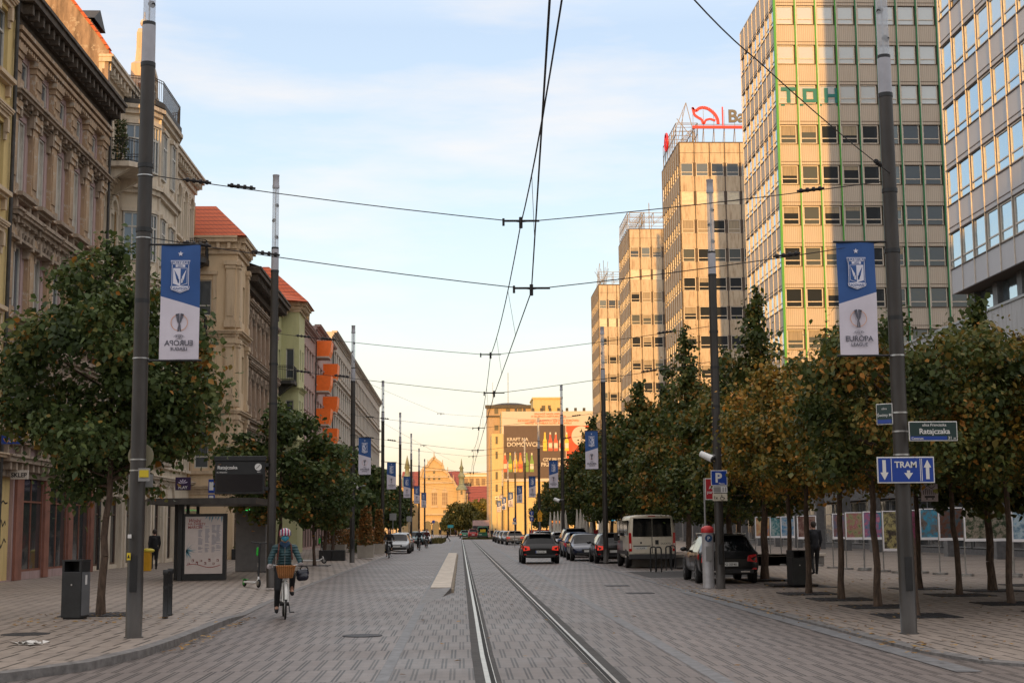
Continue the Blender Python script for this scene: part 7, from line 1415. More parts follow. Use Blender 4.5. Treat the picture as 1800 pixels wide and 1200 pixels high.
    for s in (-1, 1):
        b = MB(); b.hexa([(s*w*.58, yr-.03, zt_*.90), (s*w*.93, yr+.03, zt_*.84), (s*w*1.02, yr+.34, zt_*1.0), (s*w*.60, yr+.2, zt_*.98), (s*w*.62, yr-.005, zt_*1.13), (s*w*.90, yr+.05, zt_*1.18), (s*w*.995, yr+.38, zt_*1.20), (s*w*.62, yr+.2, zt_*1.14)]); b.build('tail_lamp', m_on if name == 'hatchback' else m_tail, t, bevel=.012)
        b = MB(); b.box(*(sorted((s*w*.62, s*w*.90))), yr+.012, yr+.05, zb+.16, zb+.21); b.build('reflector', m_tail, t)
        b = MB(); yf = L/2; b.hexa([(s*w*.55, yf-.06, hood*.60), (s*w*.90, yf-.26, hood*.62), (s*w*.955, yf-.46, hood*.70), (s*w*.5, yf-.2, hood*.66), (s*w*.52, yf-.10, hood*.74), (s*w*.90, yf-.28, hood*.78), (s*w*.94, yf-.50, hood*.80), (s*w*.5, yf-.25, hood*.76)]); b.build('head_lamp', m_head, t, bevel=.01)
        b = MB(); yv = L/2-L*.30-.12; b.ball((s*(w+.09), yv, be*1.08), .10, sc3=(1.15, .6, .75), n=10); b.box(*(sorted((s*w*.88, s*(w+.05)))), yv-.03, yv+.03, be*1.02, be*1.07); b.build('mirror', paint if style != 'suv' else m_trim, t)
    b = MB(); b.box(-w*.80, w*.80, yr-.012, yr+.12, zb+.03, zb+.17); b.build('lower_bumper', m_trim, t, bevel=.03); b = MB(); b.box(-w*.74, w*.74, L/2-.10, L/2+.01, zb+.03, zb+.17); b.box(-w*.42, w*.42, L/2-.06, L/2+.006, zb+.22, zb+.36); b.build('grille', m_trim, t, bevel=.02)
    b = MB(); b.box(-.26, .26, yr-.022, yr-.002, be*.56, be*.56+.12); pl_ = b.build('number_plate', m_plate, t); b = MB(); b.box(-.26, .26, L/2+.008, L/2+.024, zb+.2, zb+.31); b.build('number_plate', m_plate, t)
    b = MB(); b.box(-w*.45, w*.45, yr+hb[1]*.0+.02, yr+.07, be*.80, be*.83); b.build('boot_handle', m_trim if style != 'wagon' else m_chrome, t)
    if style in ('hatch', 'wagon', 'suv', 'mini'):
        b = MB(); b.box(-w*.60, w*.60, yr+hb[2]-.20, yr+hb[2]+.06, H*.955, H*.985); b.build('spoiler', paint, t, bevel=.012)
    if style in ('wagon', 'suv'):
        b = MB()
        for s in (-1, 1): b.cyl((s*w*.66, yr+.6, H*1.005), (s*w*.66, L/2-L*.36, H*1.005), .018, n=6); b.box(s*w*.66-.015, s*w*.66+.015, yr+.9, yr+1, H*.955, H*1.0); b.box(s*w*.66-.015, s*w*.66+.015, L/2-L*.42, L/2-L*.40, H*.955, H*1.0)
        b.build('roof_rail', m_chrome if style == 'wagon' else m_trim, t)
    b = MB()
    for s in (-1, 1):
        x = s*(w*1.003); b.box(min(x, x-s*.006), max(x, x-s*.006), -.05, -.042, zb+.15, be*.9); b.box(*sorted((x, x+s*.02)), -.30, -.12, be*.84, be*.87); b.box(*sorted((x, x+s*.02)), -.30-L*.21, -.12-L*.21, be*.85, be*.88)
    b.build('door_handles', m_trim, t); t['_plate'] = 0; del t['_plate']
    return t, pl_, L, W, H, be
def plate_text(t, txt, L, be): b = MB(); F = Fr((0, -L/2-.022, 0), (1, 0, 0), (0, -1, 0)); b.text(txt, F, .02, be*.56+.025, .095, c0=.001, th=.002, bold=.006); o = b.build('plate_lettering', M_black, t); b = MB(); b.fbox(F, -.258, -.22, be*.56+.004, be*.56+.116, .001, .002); b.build('plate_blue_band', M_signblue, t)
def reprint(t, old, new, oldn='body'):
    for c in t.children:
        if c.data and c.data.materials and c.data.materials[0] == old: c.data = c.data.copy(); c.data.materials[0] = new
P_blk = carpaint('black', (.004, .0045, .006)); P_navy = carpaint('navy', (.008, .016, .045)); P_blue = carpaint('blue', (.01, .05, .16)); P_white = carpaint('white', (.55, .56, .58)); P_silver = carpaint('silver', (.30, .32, .34)); P_grey = carpaint('grey', (.12, .12, .13)); P_green = carpaint('green', (.01, .13, .07)); P_teal = carpaint('teal', (.04, .18, .22)); P_org = carpaint('orange', (.65, .17, .01)); P_tan = carpaint('champagne', (.30, .26, .22)); P_red = carpaint('red', (.30, .02, .02)); P_beige = carpaint('beige', (.68, .62, .51)); P_sky = carpaint('pale_blue', (.22, .30, .34))
def place(t, px, Y, lab, rear=True, grp='cars in the street and in the parking bays', L=4.3, z=.012, x=None, turn=0):
    xx = AT(px, 980, Y).x if x is None else x; t.location = (xx, Y+L/2 if rear else Y+L/2, z); t.rotation_euler = (0, 0, (0 if rear else math.pi)+turn); tag(t, lab, None, grp); return t
hk, _, hL, hW, hH, hbe = car_kind('hatchback', 4.36, 1.84, 1.47, 'hatch', P_blk, 0)
place(hk, 951, 70.3, 'black hatchback driving away alone in the right lane', L=4.36); plate_text(hk, 'PK 31701', hL, hbe)
for c in list(hk.children):
    pass
hk.scale = (1, 1, 1.0)
wk, _, wL, wW, wH, wbe = car_kind('estate_car', 4.75, 1.84, 1.50, 'wagon', P_blk, 0, .33)
place(wk, 0, 43.6, 'black estate car parked behind the parking meter', L=4.75, x=8.25, turn=R(-2)); plate_text(wk, 'PO 3EF40', wL, wbe)
b = MB(); b.box(-.62, -.34, -wL/2-.02, -wL/2+.02, .33, .38); b.box(.34, .62, -wL/2-.02, -wL/2+.02, .33, .38); b.build('exhaust_trim', m_chrome, wk, bevel=.008)
sk, _, sL, sW, sH, sbe = car_kind('saloon_car', 4.6, 1.82, 1.43, 'sedan', P_navy, 0)
place(sk, 1031, 75, 'dark navy saloon facing the camera between blue hatchback and van', rear=False, L=4.6, x=6.68)
uk, _, uL, uW, uH, ube = car_kind('off_road_car', 4.65, 1.88, 1.70, 'suv', P_blk, 0, .36)
place(uk, 0, 92, 'black off-road car with tall roof behind the blue hatchback', L=4.65, x=7.35)
def recolor(src, old, new, name):
    c = copy_tree(src); c.name = name; reprint(c, old, new)
    for q in list(c.children):
        if q.name.startswith('plate_lettering') or q.name.startswith('plate_blue') or q.name.startswith('exhaust'): bpy.data.objects.remove(q)
    return c
c = recolor(hk, P_blk, P_blue, 'hatchback'); place(c, 0, 84, 'blue hatchback parked with its back to the camera beside the black off-road car', L=4.36, x=6.95)
c = recolor(hk, P_blk, P_blk, 'hatchback'); place(c, 0, 69.5, 'dark hatchback parked just left of the beige van', L=4.36, x=7.45)
c = recolor(hk, P_blk, P_white, 'hatchback'); place(c, 0, 99, 'white hatchback with red tail lamp half hidden by the black hatchback', L=4.36, x=7.0)
c = recolor(wk, P_blk, P_sky, 'estate_car'); place(c, 0, 108, 'pale blue estate roof showing above the black hatchback', L=4.75, x=6.2)
c = recolor(uk, P_blk, P_org, 'recovery_truck'); place(c, 0, 118, 'orange recovery vehicle with light bar among the right parked cars', L=4.65, x=8.2); c['category'] = 'truck'; c.scale = (1, 1, 1.25)
b = MB(); b.box(-.75, .75, -.3, .0, 1.70, 1.86); b.build('light_bar', mat('light_bar_orange', (.7, .22, .02), .3, emit=(1, .3, .02), estr=.5), c, bevel=.03)
c = recolor(sk, P_navy, P_grey, 'saloon_car'); place(c, 0, 79.5, 'grey saloon roof glimpsed behind the navy saloon', L=4.6, x=8.6)
rows = [(906, 150, P_tan, hk, P_blk, 'champagne hatchback parked beside the small parking sign', True), (890, 165, P_silver, sk, P_navy, 'silver saloon facing the camera, left of the champagne hatchback', False), (884, 178, P_grey, hk, P_blk, 'dark grey hatchback in the distant right row', False), (879, 192, P_blk, hk, P_blk, 'black hatchback in the distant right row', False), (897, 158, P_grey, sk, P_navy, 'grey saloon between the silver and champagne cars', False)]
for px, Y, P_, src, old, lab, rr in rows: c = recolor(src, old, P_, 'hatchback' if src is hk else 'saloon_car'); place(c, px, Y, lab, rear=rr)
c = recolor(hk, P_blk, P_green, 'hatchback'); place(c, 817, 262, 'green car in the far middle of the street', rear=True); c = recolor(uk, P_blk, P_red, 'off_road_car'); place(c, 832, 256, 'red and white car beside the green van in the distance', rear=True); 
c = recolor(sk, P_navy, P_silver, 'saloon_car'); place(c, 697, 103, 'silver saloon parked facing the camera behind the second cyclist', rear=False, x=-4.62)
c = recolor(hk, P_blk, P_white, 'hatchback'); place(c, 0, 112, 'white hatchback parked facing the camera behind the silver saloon', rear=False, x=-4.75)
c = recolor(hk, P_blk, P_teal, 'hatchback'); place(c, 729, 158, 'teal car parked by the left verge beyond the cyclists', rear=False)
c = recolor(hk, P_blk, P_white, 'hatchback'); place(c, 744, 166, 'white car beyond the two dark cyclists', rear=False)
# vans: boxy shell
def van_kind(name, L, W, H, paint, wheel=.34):
    w = W/2; zb = .42; S = [(-L/2, w*.94, zb, H*.965, w*.84), (-L/2+.07, w, zb, H*.995, w*.87), (-L/2+.9, w, zb-.06, H, w*.88), (L/2-1.9, w, zb-.06, H, w*.88), (L/2-1.55, w*.99, zb-.06, H*.97, w*.86), (L/2-.85, w*.97, zb-.06, H*.60, w*.86), (L/2-.25, w*.93, zb-.06, H*.48, w*.8), (L/2, w*.8, zb, H*.38, w*.68)]
    ring = []
    for yy, hw, z0, zt, rw in S:
        pts = [(0, z0), (hw*.9, z0), (hw, z0+.12), (hw*1.0, z0+(zt-z0)*.45), (hw*.97, z0+(zt-z0)*.72), (rw, zt-.07), (rw*.86, zt-.01), (0, zt)]; ring.append([(x, yy, z) for x, z in pts]+[(-x, yy, z) for x, z in pts[-2:0:-1]])
    n = 14; fs = [(i*n+j, i*n+(j+1) % n, (i+1)*n+(j+1) % n, (i+1)*n+j) for i in range(len(ring)-1) for j in range(n)]+[tuple(range(n))[::-1], tuple(range((len(ring)-1)*n, len(ring)*n))]
    me = bpy.data.meshes.new('body'); me.from_pydata([p for r_ in ring for p in r_], [], fs); me.materials.append(paint); t = thing(name, 'x', 'van'); o = bpy.data.objects.new('body', me); link(o, t)
    cre = me.attributes.new('crease_edge', 'FLOAT', 'EDGE')
    for e_ in me.edges:
        a, c = e_.vertices; ia, ic = a//n, c//n; cre.data[e_.index].value = .85 if (ia == ic and ia in (0, 1)) else (.55 if ia == ic and ia in (4, 5) else (.45 if a % n in (4, 5, 9, 10) and ia != ic else 0))
    bake_mod(o, 'SUBSURF', levels=2, render_levels=2); o.data.polygons.foreach_set('use_smooth', [True]*len(o.data.polygons))
    F = Fr((0, -L/2, 0), (1, 0, 0), (0, -1, 0)); zw0, zw1 = H*.585, H*.925
    for s in (-1, 1):
        x0, x1 = sorted((s*.015, s*w*.835)); b = MB(); b.fbox(F, x0, x1, zb+.20, zw0-.03, -.02, .022); b.fbox(F, x0, x1, zw1+.0, H*.955, -.04, .012); d = b.build('rear_door', paint, t, bevel=.012)
        b = MB(); b.prism([(x0+.01, zw0), (x1-.01, zw0), (x1-(.05 if s > 0 else .01), zw1), (x0+(.05 if s < 0 else .01), zw1)], F, -.02, .026); b.build('door_window', M_carglass, d)
        b = MB(); b.prism([(s*w*.855, zb+.28), (s*w*.985, zb+.28), (s*w*.985, H*.66), (s*w*.875, H*.66)], F, -.05, .03); lm = b.build('tail_lamp', m_tail, t, bevel=.01); b = MB(); b.fbox(F, *sorted((s*w*.885, s*w*.965)), zb+.40, zb+.62, .031, .036); b.build('lens', mat('lamp_clear', (.7, .55, .5), .3), lm)
        b = MB(); yv = L/2-1.5; b.box(*sorted((s*(w+.06), s*(w+.24))), yv-.06, yv+.08, H*.50, H*.66); b.box(*sorted((s*w*.95, s*(w+.07))), yv-.03, yv+.03, H*.52, H*.55); b.build('mirror', m_trim, t, bevel=.03)
        Fsd = Fr((s*w, -L/2, 0), (0, 1, 0), (s, 0, 0)); b = MB(); b.fbox(Fsd, .35, 1.75, zw0+.03, zw1-.07, -.06, .008); b.fbox(Fsd, 1.95, 3.15, zw0+.03, zw1-.07, -.06, .008); b.fbox(Fsd, 3.3, 4.1, zw0+.03, zw1-.09, -.06, .006); b.build('side_window', M_carglass, t, bevel=.004)
        b = MB(); b.fbox(Fsd, .2, L-.7, zb+.15, zb+.30, -.03, .02); b.build('rub_strip', m_trim, t)
        for yy in (-L/2+1.0, L/2-.95):
            b = MB(); b.cyl((s*(w-.1), yy, wheel+.05), (s*(w+.005), yy, wheel+.05), wheel+.07, n=22); b.build('wheel_arch', M_black, t)
            b = MB(); b.lathe([(wheel*.58, -.11), (wheel*.95, -.11), (wheel, -.08), (wheel, .08), (wheel*.95, .11), (wheel*.58, .11)], (s*(w-.095), yy, wheel), 24, ax=Matrix.Rotation(R(90), 3, 'Y')); wh = b.build('wheel', M_black, t); b = MB(); b.cyl((s*(w-.06), yy, wheel), (s*(w-.01), yy, wheel), wheel*.56, n=18); b.build('rim', m_rim, wh)
    b = MB(); b.fbox(F, -w*.99, w*.99, zb-.05, zb+.17, -.10, .10); b.build('rear_bumper', mat('bumper_grey', (.035, .035, .037), .6), t, bevel=.03)
    b = MB(); b.fbox(F, -w*.80, -.08, H*.405, H*.42, .023, .05); b.fbox(F, .13, .27, H*.44, H*.52, .023, .05); b.fbox(F, -.012, .012, zb+.2, zw1, .0, .019); b.build('door_trim', m_trim, t)
    b = MB(); b.fbox(F, -w*.76, -w*.76+.55, H*.35, H*.40, .023, .035); pl_ = b.build('number_plate', m_plate, t)
    b = MB(); b.fbox(F, -.15, .15, H*.975-.03, H*.975, -.02, .01); b.build('brake_lamp', m_tail, t)
    Fw_ = MB(); yb0, yb1 = L/2-1.52, L/2-.88; Fw_.add([(-w*.80, yb0, H*.955), (w*.80, yb0, H*.955), (w*.84, yb1, H*.635), (-w*.84, yb1, H*.635)], [(0, 1, 2, 3)]); 
    Fw_.v = [(x, y+.03, z+.03) for x, y, z in Fw_.v]; Fw_.build('windscreen', M_carglass, t)
    b = MB(); b.box(-w*.8, w*.8, L/2-.12, L/2+.03, zb, zb+.2); b.build('front_bumper', m_trim, t, bevel=.03)
    for s in (-1, 1): b = MB(); b.box(*sorted((s*w*.5, s*w*.86)), L/2-.25, L/2-.02, H*.33, H*.40); b.build('head_lamp', m_head, t, bevel=.02)
    return t, F
vk, F = van_kind('panel_van', 5.0, 2.03, 2.26, P_beige); vk.location = (8.13, 61.0+2.5, .012); tag(vk, 'beige passenger van parked with its rear doors to the camera', None, 'vans in the street')
b = MB(); b.text('DUCATO', F, .58, 2.26*.44, .10, c0=.024, th=.003, bold=.006); b.cyl(F.p(-.48, 2.26*.47, .023), F.p(-.48, 2.26*.47, .032), .045, n=14); b.build('badge', m_trim, vk)
b = MB(); b.text('ŁC 81J458', F, -1.015*.76+.28, 2.26*.35+.022, .085, c0=.037, th=.002, bold=.005); b.build('plate_lettering', M_black, vk)
b = MB(); b.box(-1.02, -1.012, -.3, 1.8, .62, 1.15); b.box(-1.03, -1.022, .9, 1.6, 1.02, 1.14, 1); b.build('side_graphics', [P_grey, m_tail], vk)
c = copy_tree(vk); c.name = 'delivery_van'
for q in list(c.children):
    if q.name.startswith(('badge', 'plate_lett', 'side_gr')): bpy.data.objects.remove(q); continue
reprint(c, P_beige, P_green)
for q in c.children:
    for q2 in q.children: pass
c.location = (AT(849, 940, 232).x, 235, .012); c.scale = (.86, .9, .92); tag(c, 'dark green van driving away in the far distance', None, 'vans in the street')
b = MB(); b.fbox(F, -.5, .5, 1.25, 1.75, .03, .04); b.build('yellow_panel', mat('van_yellow', (.6, .4, .02), .5), c)
# ------------------------------------------------------------------ people, bicycles, scooters
m_skin = mat('skin', (.44, .25, .18), .55, noise=.08, nscale=10)
def blob(name, caps, m, parent, voxel=.012, grow=0., smooth=3):
    b = MB()
    for a, c, r0, r1 in caps:
        a, c = Vector(a), Vector(c); r0 += grow; r1 += grow
        b.ball(a, r0, n=12)
        if (a-c).length > 1e-4: b.cyl(a, c, r0, r1, 12); b.ball(c, r1, n=12)
    o = b.build(name, m, parent); md = o.modifiers.new('r', 'REMESH'); md.mode = 'VOXEL'; md.voxel_size = voxel; md.use_smooth_shade = True; s = o.modifiers.new('s', 'SMOOTH'); s.factor = .5; s.iterations = smooth; bake_mods(o)
    o.data.materials.clear(); o.data.materials.append(m); return o
def hand_caps(wr, d, side, curl=.8):
    """palm, four unequal bent fingers and a thumb, at wrist wr pointing along d"""
    wr = Vector(wr); d = Vector(d).normalized(); sd = Vector(side).normalized(); dn = d.cross(sd).normalized(); k = []; pm = wr+d*.085
    for q in (-.03, -.01, .01, .03): k.append((wr+d*.02+sd*q*.6, pm+sd*q, .014, .013))
    for q, L_ in ((-.033, .065), (-.011, .078), (.011, .072), (.033, .056)):
        a = pm+sd*q; c = a+(d*math.cos(curl*.6)+dn*math.sin(curl*.6))*L_*.5; e_ = c+(d*math.cos(curl*1.9)+dn*math.sin(curl*1.9))*L_*.5; k += [(a, c, .0095, .009), (c, e_, .009, .008)]
    th = wr+d*.03-sd*.035; t1 = th+(d*.7-sd*.6+dn*.4).normalized()*.04; k += [(th, t1, .012, .011), (t1, t1+(d*.6+dn*.8).normalized()*.03, .010, .009)]; return k
def face_parts(t, h, f, s=1.):
    """h head centre, f facing (horizontal unit)"""
    h = Vector(h); f = Vector(f).normalized(); sd = Vector((f.y, -f.x, 0)); b = MB()
    for q in (-1, 1): b.ball(h+f*.098*s+sd*q*.033+Vector((0, 0, .012)), .011, n=8)
    b.build('eyes', M_black, t)
def head_caps(h, f, neck):
    h = Vector(h); f = Vector(f).normalized(); sd = Vector((f.y, -f.x, 0)); return [(h+Vector((0, 0, .03)), h+Vector((0, 0, .02)), .092, .09), (h+f*.02-Vector((0, 0, .05)), h+f*.045-Vector((0, 0, .075)), .070, .045), (h+f*.088, h+f*.105-Vector((0, 0, .028)), .012, .017), (h+sd*.088, h+sd*.092-Vector((0, 0, .02)), .016, .014), (h-sd*.088, h-sd*.092-Vector((0, 0, .02)), .016, .014), (h-Vector((0, 0, .06)), neck, .056, .06)]
def person(lab, loc, rz, J, top, bot, shoe, hairm, voxel=.02, hands=True, cap=None, name='person', grp=None, extra=None, face=(0, -1, 0), sleeves=True):
    t = thing(name, lab, 'person', loc, rz, grp); v = lambda k: Vector(J[k]); neck = v('neck'); caps = head_caps(J['head'], face, neck)
    caps += [(neck, v('chest'), .065, .13), (v('chest'), v('pelvis'), .135, .13)]
    for s in 'LR':
        caps += [(v('chest')+Vector((0, 0, .10)), v('sh'+s), .09, .062), (v('sh'+s), v('el'+s), .050, .042), (v('el'+s), v('wr'+s), .040, .028), (v('pelvis'), v('hip'+s), .12, .10), (v('hip'+s), v('kn'+s), .085, .058), (v('kn'+s), v('an'+s), .055, .038), (v('an'+s), v('to'+s), .040, .030)]
    if hands:
        for s in 'LR': caps += hand_caps(J['wr'+s], J.get('hd'+s, (v('wr'+s)-v('el'+s))), J.get('hs'+s, (1, 0, 0) if s == 'L' else (-1, 0, 0)))
    blob('body', caps, m_skin, t, voxel*.55 if hands else voxel, smooth=2)
    tc_ = [(neck-Vector((0, 0, .02)), v('chest'), .070, .15), (v('chest'), v('waist'), .150, .145)]; tc_.append((v('waist'), v('pelvis'), .145, .15))
    for s in 'LR': tc_ += [(v('chest')+Vector((0, 0, .10)), v('sh'+s), .095, .075), (v('sh'+s), v('el'+s), .066, .058), (v('el'+s), v('wr'+s), .056, .040)]
    blob('jacket', tc_, top, t, voxel)
    bc_ = []
    for s in 'LR': bc_ += [(v('pelvis'), v('hip'+s), .13, .115), (v('hip'+s), v('kn'+s), .10, .072), (v('kn'+s), v('an'+s)+Vector((0, 0, .03)), .068, .052)]
    blob('trousers', bc_, bot, t, voxel)
    for s in 'LR': blob('shoe', [(v('an'+s)-Vector((0, 0, .03)), v('to'+s), .048, .038), (v('an'+s), v('an'+s)-Vector((0, 0, .04)), .045, .045)], shoe, t, voxel*.7)
    h = v('head'); f = Vector(face).normalized()
    if hairm: blob('hair', [(h-f*.018+Vector((0, 0, .045)), h-f*.03, .098, .095)]+([(h-f*.06, h-f*.06-Vector((0, 0, .12)), .06, .04)] if cap == 'long' else []), hairm, t, voxel*.7)
    face_parts(t, h, f)
    return t
def walkJ(h=1.72, st=.28, lean=.02, arm=.12):
    k = h/1.72; s = lambda *p: tuple(q*k for q in p)
    return dict(head=s(0, -lean-.03, 1.60), neck=s(0, -lean, 1.46), chest=s(0, -lean*.5, 1.28), waist=s(0, 0, 1.06), pelvis=s(0, 0, .93), shL=s(.18, 0, 1.39), shR=s(-.18, 0, 1.39), elL=s(.23, arm*.4, 1.12), elR=s(-.23, -arm*.3, 1.12), wrL=s(.22, arm*1.2-.1, .88), wrR=s(-.22, -arm*1.5, .90), hipL=s(.09, 0, .90), hipR=s(-.09, 0, .90), knL=s(.10, st*.25-.08, .50), knR=s(-.10, -st*.5-.02, .50), anL=s(.10, st, .12), anR=s(-.10, -st, .09), toL=s(.11, st-.12, .05), toR=s(-.11, -st-.16, .05))
m_cdark = mat('dark_cloth', (.015, .016, .022), .85, noise=.3); m_cblk = mat('black_cloth', (.010, .010, .012), .85); m_hair = mat('dark_hair', (.03, .02, .015), .7); m_cpurp = mat('purple_cloth', (.10, .05, .08), .85)
m_puff, g_ = newmat('teal_quilted_jacket', .5); tcn = g_.n('ShaderNodeTexCoord'); sp = g_.n('ShaderNodeSeparateXYZ'); g_.l(tcn.outputs['Object'], sp.inputs[0]); fz = g_.math('FRACT', g_.math('DIVIDE', sp.outputs[2], .055)); br_ = g_.math('ABSOLUTE', g_.math('SUBTRACT', fz, .5)); nn = g_.noise(tcn.outputs['Object'], 5); g_.l(g_.mix(g_.math('MULTIPLY', br_, 1.6), (.024, .080, .095), (.012, .042, .05)), g_.b.inputs['Base Color']); bp = g_.n('ShaderNodeBump'); bp.inputs['Distance'].default_value = .03; bp.inputs['Strength'].default_value = 1; bp.invert = True; g_.l(br_, bp.inputs['Height']); g_.l(bp.outputs[0], g_.b.inputs['Normal'])
# bicycle, heading -y (towards the camera); origin under the bottom bracket
def bicycle(lab, loc, rz, frame, basket=False, grp='bicycles ridden along the left lane', fine=True):
    t = thing('bicycle', lab, 'bicycle', loc, rz, grp); rw = .34; fy, ry = -.60, .50
    for nm, yy in (('wheel', fy), ('wheel', ry)):
        b = MB(); b.torus((0, yy, rw), (1, 0, 0), rw-.018, .019, 36, 8); wh = b.build(nm, M_black, t); b = MB(); b.torus((0, yy, rw), (1, 0, 0), rw-.042, .010, 36, 6)
        for i in range(14 if fine else 8): a = i*math.pi*2/(14 if fine else 8); b.cyl((.02*(-1)**i, yy, rw), (0, yy+(rw-.045)*math.cos(a), rw+(rw-.045)*math.sin(a)), .0022 if fine else .004, n=3)
        b.cyl((-.045, yy, rw), (.045, yy, rw), .022, n=10); b.build('rim', M_steel, wh)
        b = MB(); pts = [(0, yy+(rw+.025)*math.cos(a), rw+(rw+.025)*math.sin(a)) for a in [R(q) for q in (range(20, 171, 15) if yy < 0 else range(0, 151, 15))]]
        for p, q in zip(pts[:-1], pts[1:]): b.hexa([(-.028, p[1], p[2]), (.028, p[1], p[2]), (.028, q[1], q[2]), (-.028, q[1], q[2]), (-.028, p[1], p[2]+.004), (.028, p[1], p[2]+.004), (.028, q[1], q[2]+.004), (-.028, q[1], q[2]+.004)])
        b.build('mudguard', frame, t)
    b = MB(); hd = Vector((0, -.42, .86)); hb_ = Vector((0, -.46, .68)); bb = Vector((0, .02, .28)); st = Vector((0, .20, .80))
    b.cyl(hb_, hd, .020, n=8); b.cyl(hb_, bb, .018, n=8); b.cyl(hd-Vector((0, 0, .05)), bb+Vector((0, .06, .22)), .014, n=8); b.cyl(bb, st, .016, n=8)
    for s in (-1, 1): b.cyl((s*.05, ry, rw), (s*.02, st.y-.02, st.z-.08), .009, n=6); b.cyl((s*.05, ry, rw), (s*.03, bb.y, bb.z), .010, n=6); b.cyl((s*.055, fy, rw), (s*.055, -.50, .69), .014, n=8)
    b.cyl((-.06, -.50, .69), (.06, -.50, .69), .018, n=8); b.build('frame', frame, t)
    b = MB(); b.cyl(hd, (0, -.40, 1.02), .014, n=8); b.tube([(-.30, -.20, 1.03), (-.24, -.30, 1.05), (-.10, -.40, 1.03), (.10, -.40, 1.03), (.24, -.30, 1.05), (.30, -.20, 1.03)], .012, 8); b.build('handlebar', M_steel, t); b = MB(); [b.cyl((s*.30, -.20, 1.03), (s*.325, -.10, 1.025), .017, n=8) for s in (-1, 1)]; b.build('grip', M_black, t)
    b = MB(); b.hexa([(-.02, .05, .90), (.02, .05, .90), (.10, .32, .90), (-.10, .32, .90), (-.02, .05, .94), (.02, .05, .94), (.10, .32, .96), (-.10, .32, .96)]); b.cyl(st, (0, .23, .92), .013, n=6); b.build('saddle', M_black, t, bevel=.012)
    b = MB(); b.box(-.07, .07, .32, .78, .70, .715); b.build('rack', M_dark, t); b = MB(); b.cyl((-.09, bb.y, bb.z), (.09, bb.y, bb.z), .05, n=12); b.cyl((.09, 0, .28), (.11, -.02, .11), .010, n=6); b.cyl((-.09, 0.04, .28), (-.11, .06, .45), .010, n=6); b.box(.10, .20, -.06, .04, .10, .12); b.box(-.20, -.10, .02, .12, .44, .46); b.build('crank', M_dark, t)
    b = MB(); b.ball((0, -.55, .80), .045, n=10, sc3=(1, .7, 1)); b.build('headlight', m_head, t)
    if basket:
        m_wick, g2 = newmat('wicker', .7); tcn = g2.n('ShaderNodeTexCoord'); sp = g2.n('ShaderNodeSeparateXYZ'); g2.l(tcn.outputs['Object'], sp.inputs[0]); a_ = g2.math('FRACT', g2.math('MULTIPLY', sp.outputs[2], 38)); c_ = g2.math('FRACT', g2.math('MULTIPLY', sp.outputs[0], 26)); k = g2.math('ABSOLUTE', g2.math('SUBTRACT', g2.math('ADD', a_, c_), 1.)); g2.l(g2.mix(k, (.42, .16, .035), (.13, .045, .012)), g2.b.inputs['Base Color']); bp = g2.n('ShaderNodeBump'); bp.inputs['Distance'].default_value = .02; g2.l(k, bp.inputs['Height']); g2.l(bp.outputs[0], g2.b.inputs['Normal'])
        b = MB(); c0 = Vector((0, -.62, 0)); prof = [(0, .80), (.125, .80), (.145, .82), (.165, .90), (.185, 1.0), (.195, 1.035), (.178, 1.035), (.165, 1.0), (.145, .90), (.125, .83), (0, .83)]; ax = Matrix(((1.0, 0, 0), (0, .78, 0), (0, 0, 1))); b.lathe(prof, c0, 26, ax=ax); bk = b.build('basket', m_wick, t); b = MB(); b.torus(c0+Vector((0, 0, 1.035)), (0, 0, 1), .188, .014, 28, 8); b.v = [(x, c0.y+(y-c0.y)*.78, z) for x, y, z in b.v]; b.build('rim', m_wick, bk)
    return t
def riderJ(): return dict(head=(0, -.02, 1.62), neck=(0, .06, 1.46), chest=(0, .10, 1.28), waist=(0, .17, 1.08), pelvis=(0, .22, .98), shL=(.19, .07, 1.38), shR=(-.19, .07, 1.38), elL=(.29, -.02, 1.16), elR=(-.29, -.02, 1.16), wrL=(.30, -.09, 1.06), wrR=(-.30, -.09, 1.06), hdL=(.12, -1, -.25), hdR=(-.12, -1, -.25), hsL=(1, 0, 0), hsR=(-1, 0, 0), hipL=(.10, .20, .95), hipR=(-.10, .20, .95), knL=(.15, -.16, .82), knR=(-.14, -.12, .56), anL=(.15, .08, .53), anR=(-.15, .04, .20), toL=(.155, -.10, .47), toR=(-.155, -.12, .13))
S0 = (-3.62, 28.6)
bk = bicycle('white framed city bicycle with wicker basket ridden by the helmeted woman', (S0[0]+.06, S0[1]+.55, .0), R(9), mat('bike_white', (.55, .54, .52), .4, .2), True)
J = riderJ(); rd = person('cyclist in striped helmet, blue face mask and teal quilted jacket riding towards the camera', (S0[0]+.06, S0[1]+.55, 0), R(9), J, m_puff, m_cblk, m_cblk, m_hair, voxel=.014)
h = Vector(J['head'])
m_helm, g3 = newmat('striped_helmet', .3); tcn = g3.n('ShaderNodeTexCoord'); sp = g3.n('ShaderNodeSeparateXYZ'); g3.l(tcn.outputs['Object'], sp.inputs[0]); k = g3.math('FRACT', g3.math('MULTIPLY', g3.math('ADD', sp.outputs[0], 1), 17)); k1 = g3.math('LESS_THAN', k, .34); k2 = g3.math('GREATER_THAN', k, .67); g3.l(g3.mix(k2, g3.mix(k1, (.62, .60, .62), (.35, .02, .05)), (.02, .03, .14)), g3.b.inputs['Base Color'])
b = MB(); vs = []; b.lathe([(.128, .005), (.135, .03), (.130, .075), (.105, .12), (.06, .148), (0, .157)], tuple(h+Vector((0, .01, .005))), 22, ax=Matrix(((.92, 0, 0), (0, 1.12, 0), (0, 0, 1)))); b.build('helmet', m_helm, rd)
